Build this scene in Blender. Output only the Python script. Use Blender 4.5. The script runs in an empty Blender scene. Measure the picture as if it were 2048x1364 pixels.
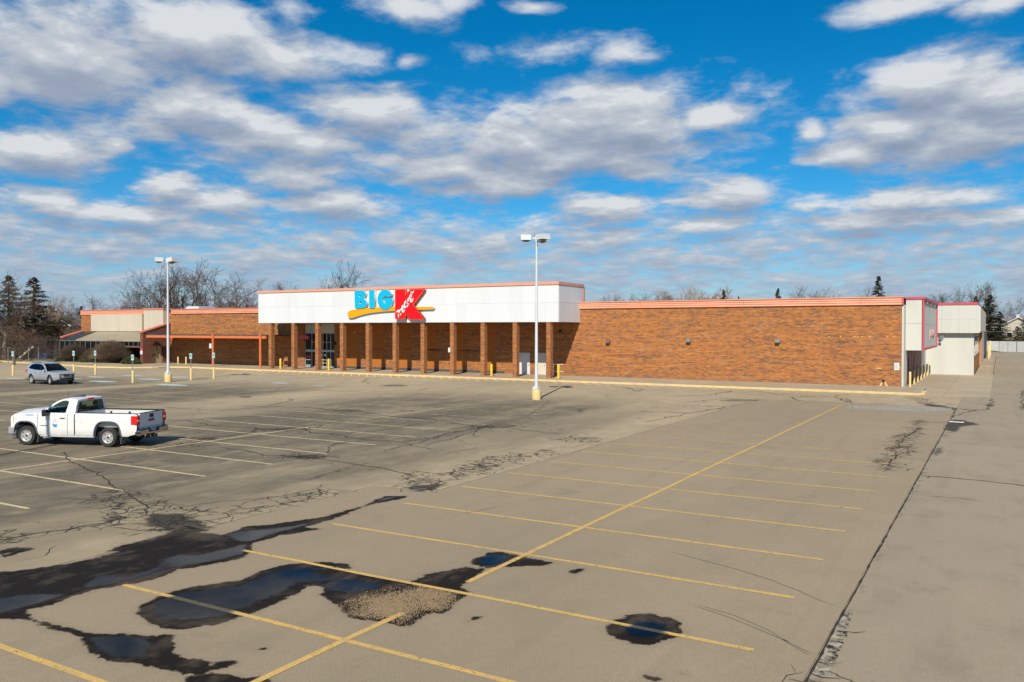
import bpy, bmesh, math, random
import numpy as np
from mathutils import Vector, Matrix
random.seed(7); rng = np.random.default_rng(7)
sc = bpy.context.scene
C = sc.collection
PI = math.pi

# ---------------------------------------------------------------- camera
FPX, PITCH, ROLL, YAW, HC = 1656.899, 0.01400906, 0.00132949, 0.53211008, 4.5
_f0 = Vector((-math.sin(YAW), math.cos(YAW), 0)); _r0 = Vector((math.cos(YAW), math.sin(YAW), 0)); _u0 = Vector((0, 0, 1))
_f = _f0 * math.cos(PITCH) - _u0 * math.sin(PITCH)
_u = _u0 * math.cos(PITCH) + _f0 * math.sin(PITCH)
_r = _r0 * math.cos(ROLL) + _u * math.sin(ROLL)
_u = -_r0 * math.sin(ROLL) + _u * math.cos(ROLL)
cam = bpy.data.objects.new('camera', bpy.data.cameras.new('camera')); C.objects.link(cam)
cam.matrix_world = Matrix(((_r.x, _u.x, -_f.x, 0), (_r.y, _u.y, -_f.y, 0), (_r.z, _u.z, -_f.z, HC), (0, 0, 0, 1)))
cam.data.sensor_width = 36; cam.data.lens = FPX / 2048 * 36
cam.data.clip_start = 0.1; cam.data.clip_end = 8000
sc.camera = cam

def ray(x, y): return _f + _r * ((x - 1024) / FPX) - _u * ((y - 682) / FPX)
def on(x, y, ax, val):
    d = ray(x, y); o = Vector((0, 0, HC)); t = (val - o[ax]) / d[ax]; return o + d * t
def G(x, y, z=0.0): p = on(x, y, 2, z); return (p.x, p.y)       # a point of the ground
def FY(x, y, Y): p = on(x, y, 1, Y); return (p.x, p.z)           # a point of a wall facing the lot
def FX(x, y, X): p = on(x, y, 0, X); return (p.y, p.z)           # a point of a wall facing east
def AT(x, D):                                                    # ground position at distance D along pixel column x
    d = ray(x, 682); k = D / math.hypot(d.x, d.y); return (d.x * k, d.y * k)

# ---------------------------------------------------------------- light
sc.view_settings.view_transform = 'Standard'; sc.view_settings.look = 'None'
sc.view_settings.gamma = 1; sc.view_settings.exposure = 0.32; sc.view_settings.use_curve_mapping = False
SUN_EL = math.radians(40.3); SUN_AZ = math.atan2(4.07, -11.72)   # azimuth clockwise from +Y
S = Vector((math.sin(SUN_AZ) * math.cos(SUN_EL), math.cos(SUN_AZ) * math.cos(SUN_EL), math.sin(SUN_EL)))
sl = bpy.data.lights.new('sun', 'SUN'); sl.energy = 4.5; sl.angle = math.radians(0.53); sl.color = (1.0, 0.91, 0.77)
so = bpy.data.objects.new('sun', sl); C.objects.link(so)
so.rotation_euler = S.to_track_quat('Z', 'Y').to_euler(); so.location = (20, -60, 60)

class NT:
    def __init__(s, tree): s.t = tree; s.L = tree.links
    def n(s, typ, **kw):
        nd = s.t.nodes.new(typ)
        for k, v in kw.items(): setattr(nd, k, v)
        return nd
    def put(s, sock, v):
        if v is None: return
        if isinstance(v, bpy.types.NodeSocket): s.L.new(v, sock)
        else:
            if sock.type == 'RGBA' and not hasattr(v, '__len__'): v = (v, v, v, 1)
            if sock.type == 'RGBA' and len(v) == 3: v = (*v, 1)
            sock.default_value = v
    def m(s, op, a, b=None, c=None, clamp=False):
        nd = s.n('ShaderNodeMath', operation=op, use_clamp=clamp)
        s.put(nd.inputs[0], a); s.put(nd.inputs[1], b)
        if c is not None: s.put(nd.inputs[2], c)
        return nd.outputs[0]
    def v(s, op, a, b=None, scale=None):
        nd = s.n('ShaderNodeVectorMath', operation=op)
        s.put(nd.inputs[0], a); s.put(nd.inputs[1], b)
        if scale is not None: s.put(nd.inputs['Scale'], scale)
        return nd.outputs['Value'] if op in ('LENGTH', 'DOT_PRODUCT', 'DISTANCE') else nd.outputs[0]
    def sep(s, a):
        nd = s.n('ShaderNodeSeparateXYZ'); s.put(nd.inputs[0], a); return nd.outputs
    def comb(s, x=0, y=0, z=0):
        nd = s.n('ShaderNodeCombineXYZ')
        for i, k in enumerate((x, y, z)): s.put(nd.inputs[i], k)
        return nd.outputs[0]
    def noise(s, vec, scale, detail=2, rough=0.5, dist=0.0, color=False):
        nd = s.n('ShaderNodeTexNoise'); s.put(nd.inputs['Vector'], vec); s.put(nd.inputs['Scale'], scale)
        s.put(nd.inputs['Detail'], detail); s.put(nd.inputs['Roughness'], rough); s.put(nd.inputs['Distortion'], dist)
        return nd.outputs['Color'] if color else nd.outputs['Fac']
    def vor(s, vec, scale, feature='F1', rnd=1.0, out='Distance'):
        nd = s.n('ShaderNodeTexVoronoi', feature=feature); s.put(nd.inputs['Vector'], vec); s.put(nd.inputs['Scale'], scale)
        s.put(nd.inputs['Randomness'], rnd); return nd.outputs[out]
    def mr(s, v, a, b, c=0.0, d=1.0, smooth=False):
        nd = s.n('ShaderNodeMapRange', interpolation_type='SMOOTHSTEP' if smooth else 'LINEAR')
        for i, k in enumerate((v, a, b, c, d)): s.put(nd.inputs[i], k)
        return nd.outputs[0]
    def mix(s, f, a, b, mode='MIX'):
        nd = s.n('ShaderNodeMix', data_type='RGBA', blend_type=mode)
        s.put(nd.inputs[0], f); s.put(nd.inputs[6], a); s.put(nd.inputs[7], b); return nd.outputs[2]
    def ramp(s, f, stops, interp='LINEAR'):
        nd = s.n('ShaderNodeValToRGB'); s.put(nd.inputs[0], f); e = nd.color_ramp.elements
        nd.color_ramp.interpolation = interp
        while len(e) < len(stops): e.new(0.5)
        for k, (p, c) in zip(e, stops): k.position = p; k.color = (*c, 1) if len(c) == 3 else c
        return nd.outputs[0]
    def attr(s, name, out='Fac'):
        nd = s.n('ShaderNodeAttribute', attribute_name=name); return nd.outputs[out]

# clouds, as ellipses (azimuth, tangent of elevation) read off the picture: px, py, rx, ry, weight
CL = [(560,275,430,95,.62),(1160,265,360,110,.62),(160,90,360,95,.62),(1930,225,260,100,.6),(90,118,330,85,1.0),(390,75,250,70,1.0),(600,112,210,50,.9),(-30,150,120,45,.9),(300,20,90,20,.5),
 (60,308,160,42,.9),(200,300,60,20,.6),
 (440,215,190,45,.85),(310,265,95,40,.7),(560,255,160,50,.8),(730,215,150,55,.9),(620,290,220,45,.8),(440,180,90,25,.5),
 (1180,235,250,70,1.1),(1020,270,180,60,1.0),(1400,235,110,40,.9),(1120,305,230,50,1.0),(1190,180,150,40,.55),
 (1110,95,120,34,.42),(1250,100,90,40,.42),(1010,230,110,40,.6),(860,330,220,40,.8),(1240,335,130,30,.6),
 (340,375,110,32,.85),(470,400,150,36,.9),(700,395,180,42,.85),(1000,370,200,44,.85),(80,412,100,34,.85),(250,432,180,30,.8),(560,345,170,40,.7),
 (1890,165,150,52,.95),(2020,190,150,70,1.0),(1830,255,190,42,1.0),(1720,300,110,30,.8),(1950,270,220,50,1.0),(1640,265,50,16,.6),
 (1840,5,150,32,.8),(2020,0,80,30,.7),(820,22,110,34,.5),(905,12,60,22,.45),(1095,15,80,20,.5),(590,20,50,34,.3),
 (840,122,30,14,.35),(1450,385,130,34,.85),(1250,410,150,32,.8),(1830,385,190,38,.9),(1640,400,120,28,.6),(1400,452,130,30,.8),(1750,440,230,32,.8)]
def cloud_group():
    g = bpy.data.node_groups.new('cloud_density', 'ShaderNodeTree')
    g.interface.new_socket('Vector', in_out='INPUT', socket_type='NodeSocketVector')
    g.interface.new_socket('Density', in_out='OUTPUT', socket_type='NodeSocketFloat')
    t = NT(g); i = t.n('NodeGroupInput'); o = t.n('NodeGroupOutput')
    x, y, z = t.sep(i.outputs[0])
    zz = t.m('MAXIMUM', z, 0.0)
    r = t.m('MAXIMUM', t.m('SQRT', t.m('ADD', t.m('MULTIPLY', x, x), t.m('MULTIPLY', y, y))), 0.001)
    te = t.m('DIVIDE', zz, r); az = t.m('ARCTAN2', x, y)
    k = t.m('DIVIDE', 1.0, t.m('ADD', zz, 0.17))
    q = t.comb(t.m('MULTIPLY', x, k), t.m('MULTIPLY', y, k), 3.7)
    w = t.v('SUBTRACT', t.noise(q, 1.6, 4, 0.5, color=True), (0.5, 0.5, 0.5))
    P = t.v('ADD', t.comb(az, te, 0), t.v('MULTIPLY', w, (0.16, 0.045, 0)))
    acc = None
    for (cx, cy, rx, ry, wt) in CL:
        d = ray(cx, cy); h = math.hypot(d.x, d.y)
        a0 = math.atan2(d.x, d.y); t0 = d.z / h
        l = t.v('LENGTH', t.v('MULTIPLY', t.v('SUBTRACT', P, (a0, t0, 0)), (FPX / rx * h * h, FPX / ry / h * 1.0, 0)))
        b = t.m('MULTIPLY_ADD', l, -1.28 * wt, 1.24 * wt)
        acc = b if acc is None else t.m('SMOOTH_MAX', acc, b, 0.12)
    acc = t.m('MAXIMUM', acc, -0.75)
    low = t.mr(te, 0.215, 0.10, -0.6, 0.36, smooth=True)
    high = t.mr(te, 0.45, 0.62, -0.75, -0.02, smooth=True)
    cov = t.m('MAXIMUM', t.m('MAXIMUM', acc, low), high)
    n1 = t.m('SUBTRACT', t.noise(t.v('ADD', q, (2.3,1.1,0)), 3.0, 8, 0.56, 0.25), 0.5)
    n2 = t.m('SUBTRACT', t.noise(q, 9.5, 7, 0.6, 0.3), 0.5)
    F = t.m('ADD', cov, t.m('MULTIPLY_ADD', n1, 1.45, t.m('MULTIPLY', n2, 1.15)))
    t.L.new(F, o.inputs[0]); return g
world = bpy.data.worlds.new('World'); sc.world = world; world.use_nodes = True
wt = world.node_tree; wt.nodes.clear(); t = NT(wt)
sky = t.n('ShaderNodeTexSky', sky_type='NISHITA', sun_disc=False, sun_elevation=SUN_EL, sun_rotation=SUN_AZ)
sky.altitude = 300; sky.air_density = 1.0; sky.dust_density = 0.4; sky.ozone_density = 3.0
tc = t.n('ShaderNodeTexCoord').outputs['Generated']
cg = cloud_group()
def dens(vec):
    nd = t.n('ShaderNodeGroup', node_tree=cg); t.put(nd.inputs[0], vec); return nd.outputs[0]
D0 = dens(tc)
zc = t.sep(tc)[2]
up = t.m('MULTIPLY_ADD', t.m('MAXIMUM', zc, 0), 0.085, 0.006)
D1 = dens(t.v('ADD', tc, t.comb(0, 0, up)))
alpha = t.mr(D0, -0.16, 0.58, 0, 1, smooth=True)
diff = t.m('SUBTRACT', D0, D1)
lit = t.m('ADD', t.m('MULTIPLY', diff, 0.8), t.mr(D0, 0.1, 1.2, 0.62, 0.38), clamp=True)
ccol = t.ramp(lit, [(0.0, (.215, .265, .355)), (0.35, (.265, .315, .405)), (0.60, (.345, .39, .455)), (0.85, (.445, .48, .525)), (1.0, (.56, .585, .61))])
hz = t.mr(zc, 0.0, 0.13, 1, 0, smooth=True)
ccol = t.mix(t.m('MULTIPLY', hz, 0.5), ccol, (.235, .35, .49))
hs = t.n('ShaderNodeHueSaturation'); t.put(hs.inputs['Saturation'], 1.45); t.put(hs.inputs['Hue'], 0.487); t.put(hs.inputs['Value'], 1.0)
t.put(hs.inputs['Color'], sky.outputs[0])
tint = t.mix(1.0, hs.outputs[0], t.mix(t.mr(zc, 0.02, 0.34, 0, 1), (.62, .80, 1.06), (0.12, 0.88, 1.02)), 'MULTIPLY')
tint = t.mix(t.mr(zc, -0.03, 0.0, 1, 0), tint, (2.2, 2.1, 2.0))
alpha = t.m('MULTIPLY', alpha, t.mr(zc, -0.03, 0.0, 0, 1))
b1 = t.n('ShaderNodeBackground'); t.put(b1.inputs[0], tint); t.put(b1.inputs[1], 0.080)
b2 = t.n('ShaderNodeBackground'); t.put(b2.inputs[0], ccol); t.put(b2.inputs[1], 1.0)
mx = t.n('ShaderNodeMixShader'); wo = t.n('ShaderNodeOutputWorld')
t.L.new(alpha, mx.inputs[0]); t.L.new(b1.outputs[0], mx.inputs[1]); t.L.new(b2.outputs[0], mx.inputs[2]); t.L.new(mx.outputs[0], wo.inputs[0])
try: world.cycles.sampling_method = 'MANUAL'; world.cycles.sample_map_resolution = 512
except Exception: pass

# ================================================================ helpers
class MB:
    """collects polygons (with a material index each) and links them as one mesh object"""
    def __init__(s): s.v = []; s.f = []; s.mi = []
    def poly(s, pts, mi=0):
        n = len(s.v); s.v += [tuple(p) for p in pts]; s.f.append(tuple(range(n, n + len(pts)))); s.mi.append(mi)
    def add(s, vs, fs, mi=0):
        n = len(s.v); s.v += [tuple(p) for p in vs]
        for f in fs: s.f.append(tuple(i + n for i in f)); s.mi.append(mi)
    def box(s, x0, y0, z0, x1, y1, z1, mi=0):
        s.add([(x0,y0,z0),(x1,y0,z0),(x1,y1,z0),(x0,y1,z0),(x0,y0,z1),(x1,y0,z1),(x1,y1,z1),(x0,y1,z1)],
              [(0,3,2,1),(4,5,6,7),(0,1,5,4),(1,2,6,5),(2,3,7,6),(3,0,4,7)], mi)
    def bbox(s, x0, y0, z0, x1, y1, z1, b=0.02, mi=0):
        """box with chamfered edges"""
        vs = []
        for z, i in ((z0, b), (z0 + b, 0), (z1 - b, 0), (z1, b)):
            vs += [(x0+b,y0+i,z),(x1-b,y0+i,z),(x1-i,y0+b,z),(x1-i,y1-b,z),(x1-b,y1-i,z),(x0+b,y1-i,z),(x0+i,y1-b,z),(x0+i,y0+b,z)]
        fs = [tuple(reversed(range(8))), tuple(range(24, 32))]
        for r in range(3):
            for k in range(8):
                a = r*8+k; c = r*8+(k+1) % 8; fs.append((a, c, c+8, a+8))
        s.add(vs, fs, mi)
    def obox(s, c, ax, ay, az, mi=0):
        """oriented box from centre and three half-axis vectors"""
        c, ax, ay, az = map(Vector, (c, ax, ay, az)); vs = []
        for k in (-1, 1):
            for (i, j) in ((-1,-1),(1,-1),(1,1),(-1,1)): vs.append(c + ax*i + ay*j + az*k)
        s.add(vs, [(0,3,2,1),(4,5,6,7),(0,1,5,4),(1,2,6,5),(2,3,7,6),(3,0,4,7)], mi)
    def tube(s, pts, r, n=6, mi=0, cap=True):
        pts = [Vector(p) for p in pts]
        if not hasattr(r, '__len__'): r = [r] * len(pts)
        base = len(s.v); prev = None
        for i, p in enumerate(pts):
            d = (pts[min(i+1, len(pts)-1)] - pts[max(i-1, 0)]).normalized()
            if prev is None:
                a = d.orthogonal().normalized()
            else:
                a = (prev - d * prev.dot(d))
                a = a.normalized() if a.length > 1e-5 else d.orthogonal().normalized()
            prev = a; b = d.cross(a)
            for k in range(n):
                t = 2*PI*k/n; s.v.append(tuple(p + (a*math.cos(t) + b*math.sin(t)) * r[i]))
        for i in range(len(pts)-1):
            for k in range(n):
                a = base+i*n+k; b = base+i*n+(k+1) % n; s.f.append((a, b, b+n, a+n)); s.mi.append(mi)
        if cap:
            s.f.append(tuple(base+k for k in reversed(range(n)))); s.mi.append(mi)
            e = base+(len(pts)-1)*n; s.f.append(tuple(e+k for k in range(n))); s.mi.append(mi)
    def lathe(s, prof, c=(0,0,0), n=16, axis='z', mi=0, closed=False):
        base = len(s.v); cx, cy, cz = c
        for (r, h) in prof:
            for k in range(n):
                t = 2*PI*k/n; a, b = r*math.cos(t), r*math.sin(t)
                s.v.append((cx+a, cy+b, cz+h) if axis == 'z' else (cx+a, cy+h, cz+b) if axis == 'y' else (cx+h, cy+a, cz+b))
        m = len(prof)
        for i in range(m if closed else m-1):
            j = (i+1) % m
            for k in range(n):
                a = base+i*n+k; b = base+i*n+(k+1) % n; c2 = base+j*n+(k+1) % n; d = base+j*n+k
                s.f.append((a, b, c2, d)); s.mi.append(mi)
        if not closed:
            s.f.append(tuple(base+k for k in reversed(range(n)))); s.mi.append(mi)
            s.f.append(tuple(base+(m-1)*n+k for k in range(n))); s.mi.append(mi)
    def prism(s, pts, d, mi=0):
        """planar polygon pts (3D) extruded by vector d"""
        n = len(pts); d = Vector(d); a = [Vector(p) for p in pts]; b = [p + d for p in a]
        s.add(a + b, [tuple(range(n)), tuple(reversed(range(n, 2*n)))] + [(i, (i+1) % n, (i+1) % n + n, i+n) for i in range(n)], mi)
    def mesh(s, name, mats, smooth=False, fix=True):
        me = bpy.data.meshes.new(name); me.from_pydata(s.v, [], s.f)
        for m in mats: me.materials.append(m)
        if len(mats) > 1: me.polygons.foreach_set('material_index', s.mi)
        if fix:
            bm = bmesh.new(); bm.from_mesh(me)
            if fix == 'weld': bmesh.ops.remove_doubles(bm, verts=bm.verts, dist=0.0005)
            bmesh.ops.recalc_face_normals(bm, faces=bm.faces)
            bm.to_mesh(me); bm.free()
        if smooth:
            me.polygons.foreach_set('use_smooth', [True]*len(me.polygons))
            try: me.set_sharp_from_angle(angle=math.radians(38 if smooth is True else smooth))
            except Exception: pass
        me.update(); return me

def link(name, data, parent=None, world=True):
    o = bpy.data.objects.new(name, data); C.objects.link(o)
    if parent is not None:
        o.parent = parent
        if world and not parent.get('_local'): o.location = -Vector(ORG.get(parent.name, (0, 0, 0)))
    return o
ORG = {}      # things whose parts are written in scene coordinates: name -> where the Empty stands
def part(name, mb, m, parent, smooth=False, world=True, label=None, fix=True):
    ms = m if isinstance(m, (list, tuple)) else [m]
    me = mb.mesh(name, ms, smooth, fix) if isinstance(mb, MB) else mb
    o = bpy.data.objects.new(name, me); C.objects.link(o); o.parent = parent
    if parent is not None and parent.name in ORG:
        o.location = -Vector(ORG[parent.name]); 
        ORG[o.name] = (0, 0, 0)
    if label: o['label'] = label
    return o
def tag(o, label=None, cat=None, group=None, kind=None):
    if label: o['label'] = label
    if cat: o['category'] = cat
    if group: o['group'] = group
    if kind: o['kind'] = kind
    return o
def thing(name, label, cat, loc=(0,0,0), rz=0, group=None, world=False):
    o = bpy.data.objects.new(name, None); C.objects.link(o); o.location = loc; o.rotation_euler = (0, 0, rz)
    o.empty_display_size = 0.3
    if world: ORG[o.name] = tuple(loc)
    return tag(o, label, cat, group)
def single(name, mb, m, label, cat, group=None, smooth=False, loc=(0,0,0), rz=0, kind=None):
    ms = m if isinstance(m, (list, tuple)) else [m]
    me = mb.mesh(name, ms, smooth) if isinstance(mb, MB) else mb
    o = bpy.data.objects.new(name, me); C.objects.link(o); o.location = loc; o.rotation_euler = (0, 0, rz)
    return tag(o, label, cat, group, kind)
def struct(name, mb, m, smooth=False):
    ms = m if isinstance(m, (list, tuple)) else [m]
    me = mb.mesh(name, ms, smooth) if isinstance(mb, MB) else mb
    o = bpy.data.objects.new(name, me); C.objects.link(o); o['kind'] = 'structure'; return o
def copy_tree(o, parent=None):
    c = o.copy(); C.objects.link(c); c.parent = parent
    for ch in o.children: copy_tree(ch, c)
    return c

# ================================================================ materials
def mat(name, base=(.5,.5,.5), rough=0.6, metal=0.0, spec=0.5, build=None):
    m = bpy.data.materials.new(name); m.use_nodes = True; nt = m.node_tree
    b = nt.nodes['Principled BSDF']; t = NT(nt); t.b = b
    t.put(b.inputs['Base Color'], base); b.inputs['Roughness'].default_value = rough; b.inputs['Metallic'].default_value = metal
    b.inputs['Specular IOR Level'].default_value = spec
    if build: build(t, b)
    return m
def bump(t, b, h, strength=0.3, dist=0.02):
    n = t.n('ShaderNodeBump'); t.put(n.inputs['Height'], h); t.put(n.inputs['Strength'], strength); t.put(n.inputs['Distance'], dist)
    t.L.new(n.outputs[0], b.inputs['Normal'])
def OC(t): return t.n('ShaderNodeTexCoord').outputs['Object']
def POS(t): return t.n('ShaderNodeNewGeometry').outputs['Position']
def scl(t, v, s): return t.v('MULTIPLY', v, s)
def worn(name, c1, c2, scale=1.5, rough=0.6, streak=None, amount=0.5, bmp=0.0, metal=0.0, spec=0.4, rnd=0.0):
    """a painted or bare surface with soft blotches, streaks and a little grain"""
    def bld(t, b):
        p = POS(t); s = scl(t, p, streak) if streak else p
        n = t.noise(s, scale, 5, 0.6); f = t.mr(n, 0.38, 0.68, 0, amount)
        g = t.noise(p, scale * 14, 3, 0.6)
        col = t.mix(f, c1, c2); col = t.mix(t.mr(g, 0.3, 0.7, 0, 0.22), col, tuple(k * 0.75 for k in c1))
        if rnd:
            r = t.n('ShaderNodeObjectInfo').outputs['Random']
            hs = t.n('ShaderNodeHueSaturation'); t.put(hs.inputs['Value'], t.mr(r, 0, 1, 1 - rnd, 1 + rnd * .6)); t.put(hs.inputs['Color'], col); col = hs.outputs[0]
        t.put(b.inputs['Base Color'], col)
        if bmp: bump(t, b, g, bmp, 0.01)
    return mat(name, c1, rough, metal, spec, bld)

def brick_mat(name, stops, mortar=(.40,.27,.15), swap=False, bw=.30, bh=.098, ms=.010, mix=0.8, wear=0.0):
    def bld(t, b):
        x, y, z = t.sep(POS(t)); nrm = t.sep(t.n('ShaderNodeNewGeometry').outputs['Normal'])
        h = t.m('ADD', t.m('MULTIPLY', x, t.m('GREATER_THAN', t.m('ABSOLUTE', nrm[1]), .5)), t.m('MULTIPLY', y, t.m('LESS_THAN', t.m('ABSOLUTE', nrm[1]), .5)))
        uv = t.comb(h, z, 0)
        br = t.n('ShaderNodeTexBrick'); br.offset = 0.5; br.squash = 1.0
        t.put(br.inputs['Vector'], uv); t.put(br.inputs['Color1'], (0,0,0)); t.put(br.inputs['Color2'], (1,1,1)); t.put(br.inputs['Mortar'], (0.5,.5,.5))
        t.put(br.inputs['Scale'], 1.0); t.put(br.inputs['Brick Width'], bw); t.put(br.inputs['Row Height'], bh); t.put(br.inputs['Mortar Size'], ms); t.put(br.inputs['Mortar Smooth'], 0.1)
        row = t.m('FLOOR', t.m('DIVIDE', z, bh)); colm = t.m('FLOOR', t.m('DIVIDE', h, bw))
        band = t.noise(t.comb(t.m('MULTIPLY', h, .10), t.m('MULTIPLY', row, .22), 5.0), 1.6, 4, .6)
        band2 = t.noise(t.comb(t.m('MULTIPLY', h, .8), t.m('MULTIPLY', row, 7.37), 9.0), 1.0, 2, .6)
        v = t.m('MULTIPLY_ADD', br.outputs['Color'], 0.60, 0.10)
        v = t.m('ADD', v, t.mr(band, .34, .66, -.20, .20)); v = t.m('ADD', v, t.mr(band2, .3, .7, -.24, .24))
        col = t.ramp(v, stops)
        col = t.mix(t.m('MULTIPLY', br.outputs['Fac'], mix), col, mortar)
        if wear:
            w = t.noise(scl(t, uv, (.5, .9, 1)), 1.0, 5, .65); col = t.mix(t.mr(w, .52, .78, 0, wear), col, (.50,.42,.32))
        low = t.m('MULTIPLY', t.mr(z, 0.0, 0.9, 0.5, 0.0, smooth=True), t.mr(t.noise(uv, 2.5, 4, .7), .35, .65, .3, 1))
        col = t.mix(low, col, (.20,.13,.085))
        t.put(b.inputs['Base Color'], col); bump(t, b, t.m('SUBTRACT', 1.0, br.outputs['Fac']), 0.5, 0.012)
    return mat(name, (.4,.15,.05), 0.85, 0, 0.25, bld)

M = {}
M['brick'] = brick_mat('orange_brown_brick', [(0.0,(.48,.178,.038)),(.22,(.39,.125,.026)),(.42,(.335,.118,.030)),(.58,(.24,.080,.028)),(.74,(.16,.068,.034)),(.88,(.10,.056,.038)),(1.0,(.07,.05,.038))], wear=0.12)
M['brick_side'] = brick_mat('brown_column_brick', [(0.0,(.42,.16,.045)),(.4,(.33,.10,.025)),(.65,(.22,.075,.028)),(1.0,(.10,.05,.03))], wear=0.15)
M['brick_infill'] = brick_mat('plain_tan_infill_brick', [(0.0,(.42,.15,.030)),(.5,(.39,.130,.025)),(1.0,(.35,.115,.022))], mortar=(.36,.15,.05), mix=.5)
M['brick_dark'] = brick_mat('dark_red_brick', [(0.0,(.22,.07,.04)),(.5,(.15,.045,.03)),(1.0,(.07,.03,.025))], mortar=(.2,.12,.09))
M['white_panel'] = worn('white_metal_panel', (.67,.69,.71), (.62,.635,.65), 0.5, 0.5, (1.2,1.2,.12), 0.6, rnd=0.03)
M['grey_panel'] = worn('pale_grey_panel', (.56,.56,.51), (.48,.48,.435), 0.6, 0.55, (1.2,1.2,.2), 0.6, rnd=0.02)
M['beige_panel'] = worn('beige_panel', (.56,.50,.40), (.46,.41,.33), 0.5, 0.6, (1.3,1.3,.12), 0.7, rnd=0.03)
M['salmon'] = worn('salmon_metal_trim', (.68,.27,.16), (.74,.36,.23), 1.2, 0.5, (.5,.5,3), 0.8)
M['salmon_light'] = worn('pale_salmon_trim', (.72,.33,.21), (.66,.27,.17), 1.2, 0.5, None, 0.6)
M['salmon_red'] = worn('salmon_red_trim', (.62,.20,.12), (.52,.15,.10), 1.2, 0.5, None, 0.6)
M['rose'] = worn('rose_red_trim', (.56,.075,.11), (.45,.09,.11), 1.0, 0.5, None, 0.6)
M['orange_steel'] = worn('orange_painted_steel', (.66,.17,.05), (.52,.14,.06), 2.0, 0.5, None, 0.6)
M['roof_dark'] = worn('dark_roof_felt', (.07,.065,.06), (.12,.11,.10), .5, 0.9)
M['soffit'] = worn('brown_soffit_board', (.24,.15,.09), (.18,.12,.08), .8, 0.8)  # brown board with soft blotches, for canopy frame and annex soffit
M['dark_red'] = worn('dark_red_steel_door', (.17,.008,.008), (.12,.008,.008), 1.5, 0.5)
M['white_paint'] = worn('white_paint', (.66,.66,.63), (.55,.54,.50), 1.0, 0.5, (1,1,.3), 0.5)
M['cream_door'] = worn('cream_door_paint', (.64,.58,.47), (.55,.49,.38), 1.0, 0.5, (1,1,.3), 0.5)
M['beige_door'] = worn('weathered_beige_board', (.50,.40,.24), (.36,.28,.17), 1.3, 0.7)
M['alu'] = mat('grey_aluminium_frame', (.42,.44,.43), 0.4, 0.3)
M['dark_frame'] = mat('dark_bronze_frame', (.035,.032,.035), 0.5)
M['mullion'] = mat('grey_brown_mullion', (.17,.16,.16), 0.5)
M['bronze'] = worn('brown_metal_band', (.16,.10,.08), (.12,.08,.06), 1.0, 0.6)
M['glass_dark'] = mat('dark_store_glass', (.006,.008,.010), 0.06, 0, 0.35)
M['yellow'] = worn('yellow_bollard_paint', (.80,.50,.02), (.72,.42,.03), 2.0, 0.5)
M['pale_yellow'] = worn('faded_yellow_paint', (.70,.52,.22), (.60,.43,.20), 2.2, 0.7, None, 0.7, 0.3)
M['kerb_yellow'] = worn('faded_yellow_kerb_paint', (.76,.53,.19), (.52,.41,.27), 2.2, 0.8, None, 0.85, 0.3, rnd=.06)
M['lamp_white'] = worn('white_lamp_enamel', (.62,.66,.68), (.52,.57,.60), 1.5, 0.4)
M['lens'] = mat('amber_brown_lamp_lens', (.10,.075,.035), 0.2)
M['steel'] = mat('galvanised_steel', (.30,.33,.34), 0.45, 0.5)
M['black'] = mat('black_plastic', (.012,.012,.013), 0.5)
M['sign_blue'] = mat('cyan_sign_face', (.0,.42,.68), 0.35)
M['sign_side'] = mat('white_sign_return', (.60,.60,.58), 0.5)
M['sign_red'] = mat('red_sign_face', (.74,.0,.004), 0.35)
M['sign_red_side'] = mat('dark_red_sign_return', (.42,.03,.015), 0.5)
M['sign_edge'] = mat('orange_red_sign_trim', (.75,.22,.08), 0.5)
M['sign_orange'] = mat('orange_sign_face', (.85,.34,.0), 0.35)
M['sign_white'] = mat('white_sign_letter', (.80,.80,.78), 0.4)
M['ada_plate'] = mat('pale_teal_sign_face', (.36,.55,.52), 0.5)
M['ada_blue'] = mat('parking_sign_blue', (.03,.22,.42), 0.5)
M['plate_white'] = mat('white_notice', (.62,.66,.66), 0.5)
M['notice_ink'] = mat('grey_blue_print', (.28,.36,.42), 0.6)
M['water_blue'] = mat('blue_decal', (.03,.26,.55), 0.4)

def concrete_mat(name, c1, c2, c3):
    def bld(t, b):
        p = POS(t); n = t.noise(p, .35, 5, .6); n2 = t.noise(p, 3.0, 5, .65); g = t.noise(p, 45, 3, .6)
        col = t.mix(t.mr(n, .35, .65), c1, c2); col = t.mix(t.mr(n2, .52, .8, 0, .6), col, c3)
        r = t.n('ShaderNodeObjectInfo').outputs['Random']
        hs = t.n('ShaderNodeHueSaturation'); t.put(hs.inputs['Value'], t.mr(r, 0, 1, .90, 1.06)); t.put(hs.inputs['Color'], t.mix(t.mr(g, .3, .7, 0, .3), col, tuple(k*.7 for k in c1)))
        t.put(b.inputs['Base Color'], hs.outputs[0]); bump(t, b, g, .3, .01)
    return mat(name, c1, .9, 0, .2, bld)
M['concrete'] = concrete_mat('tan_concrete', (.36,.295,.205), (.42,.345,.245), (.27,.215,.15))
M['ramp_red'] = concrete_mat('red_tinted_concrete', (.40,.20,.13), (.45,.25,.17), (.30,.18,.13))

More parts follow.
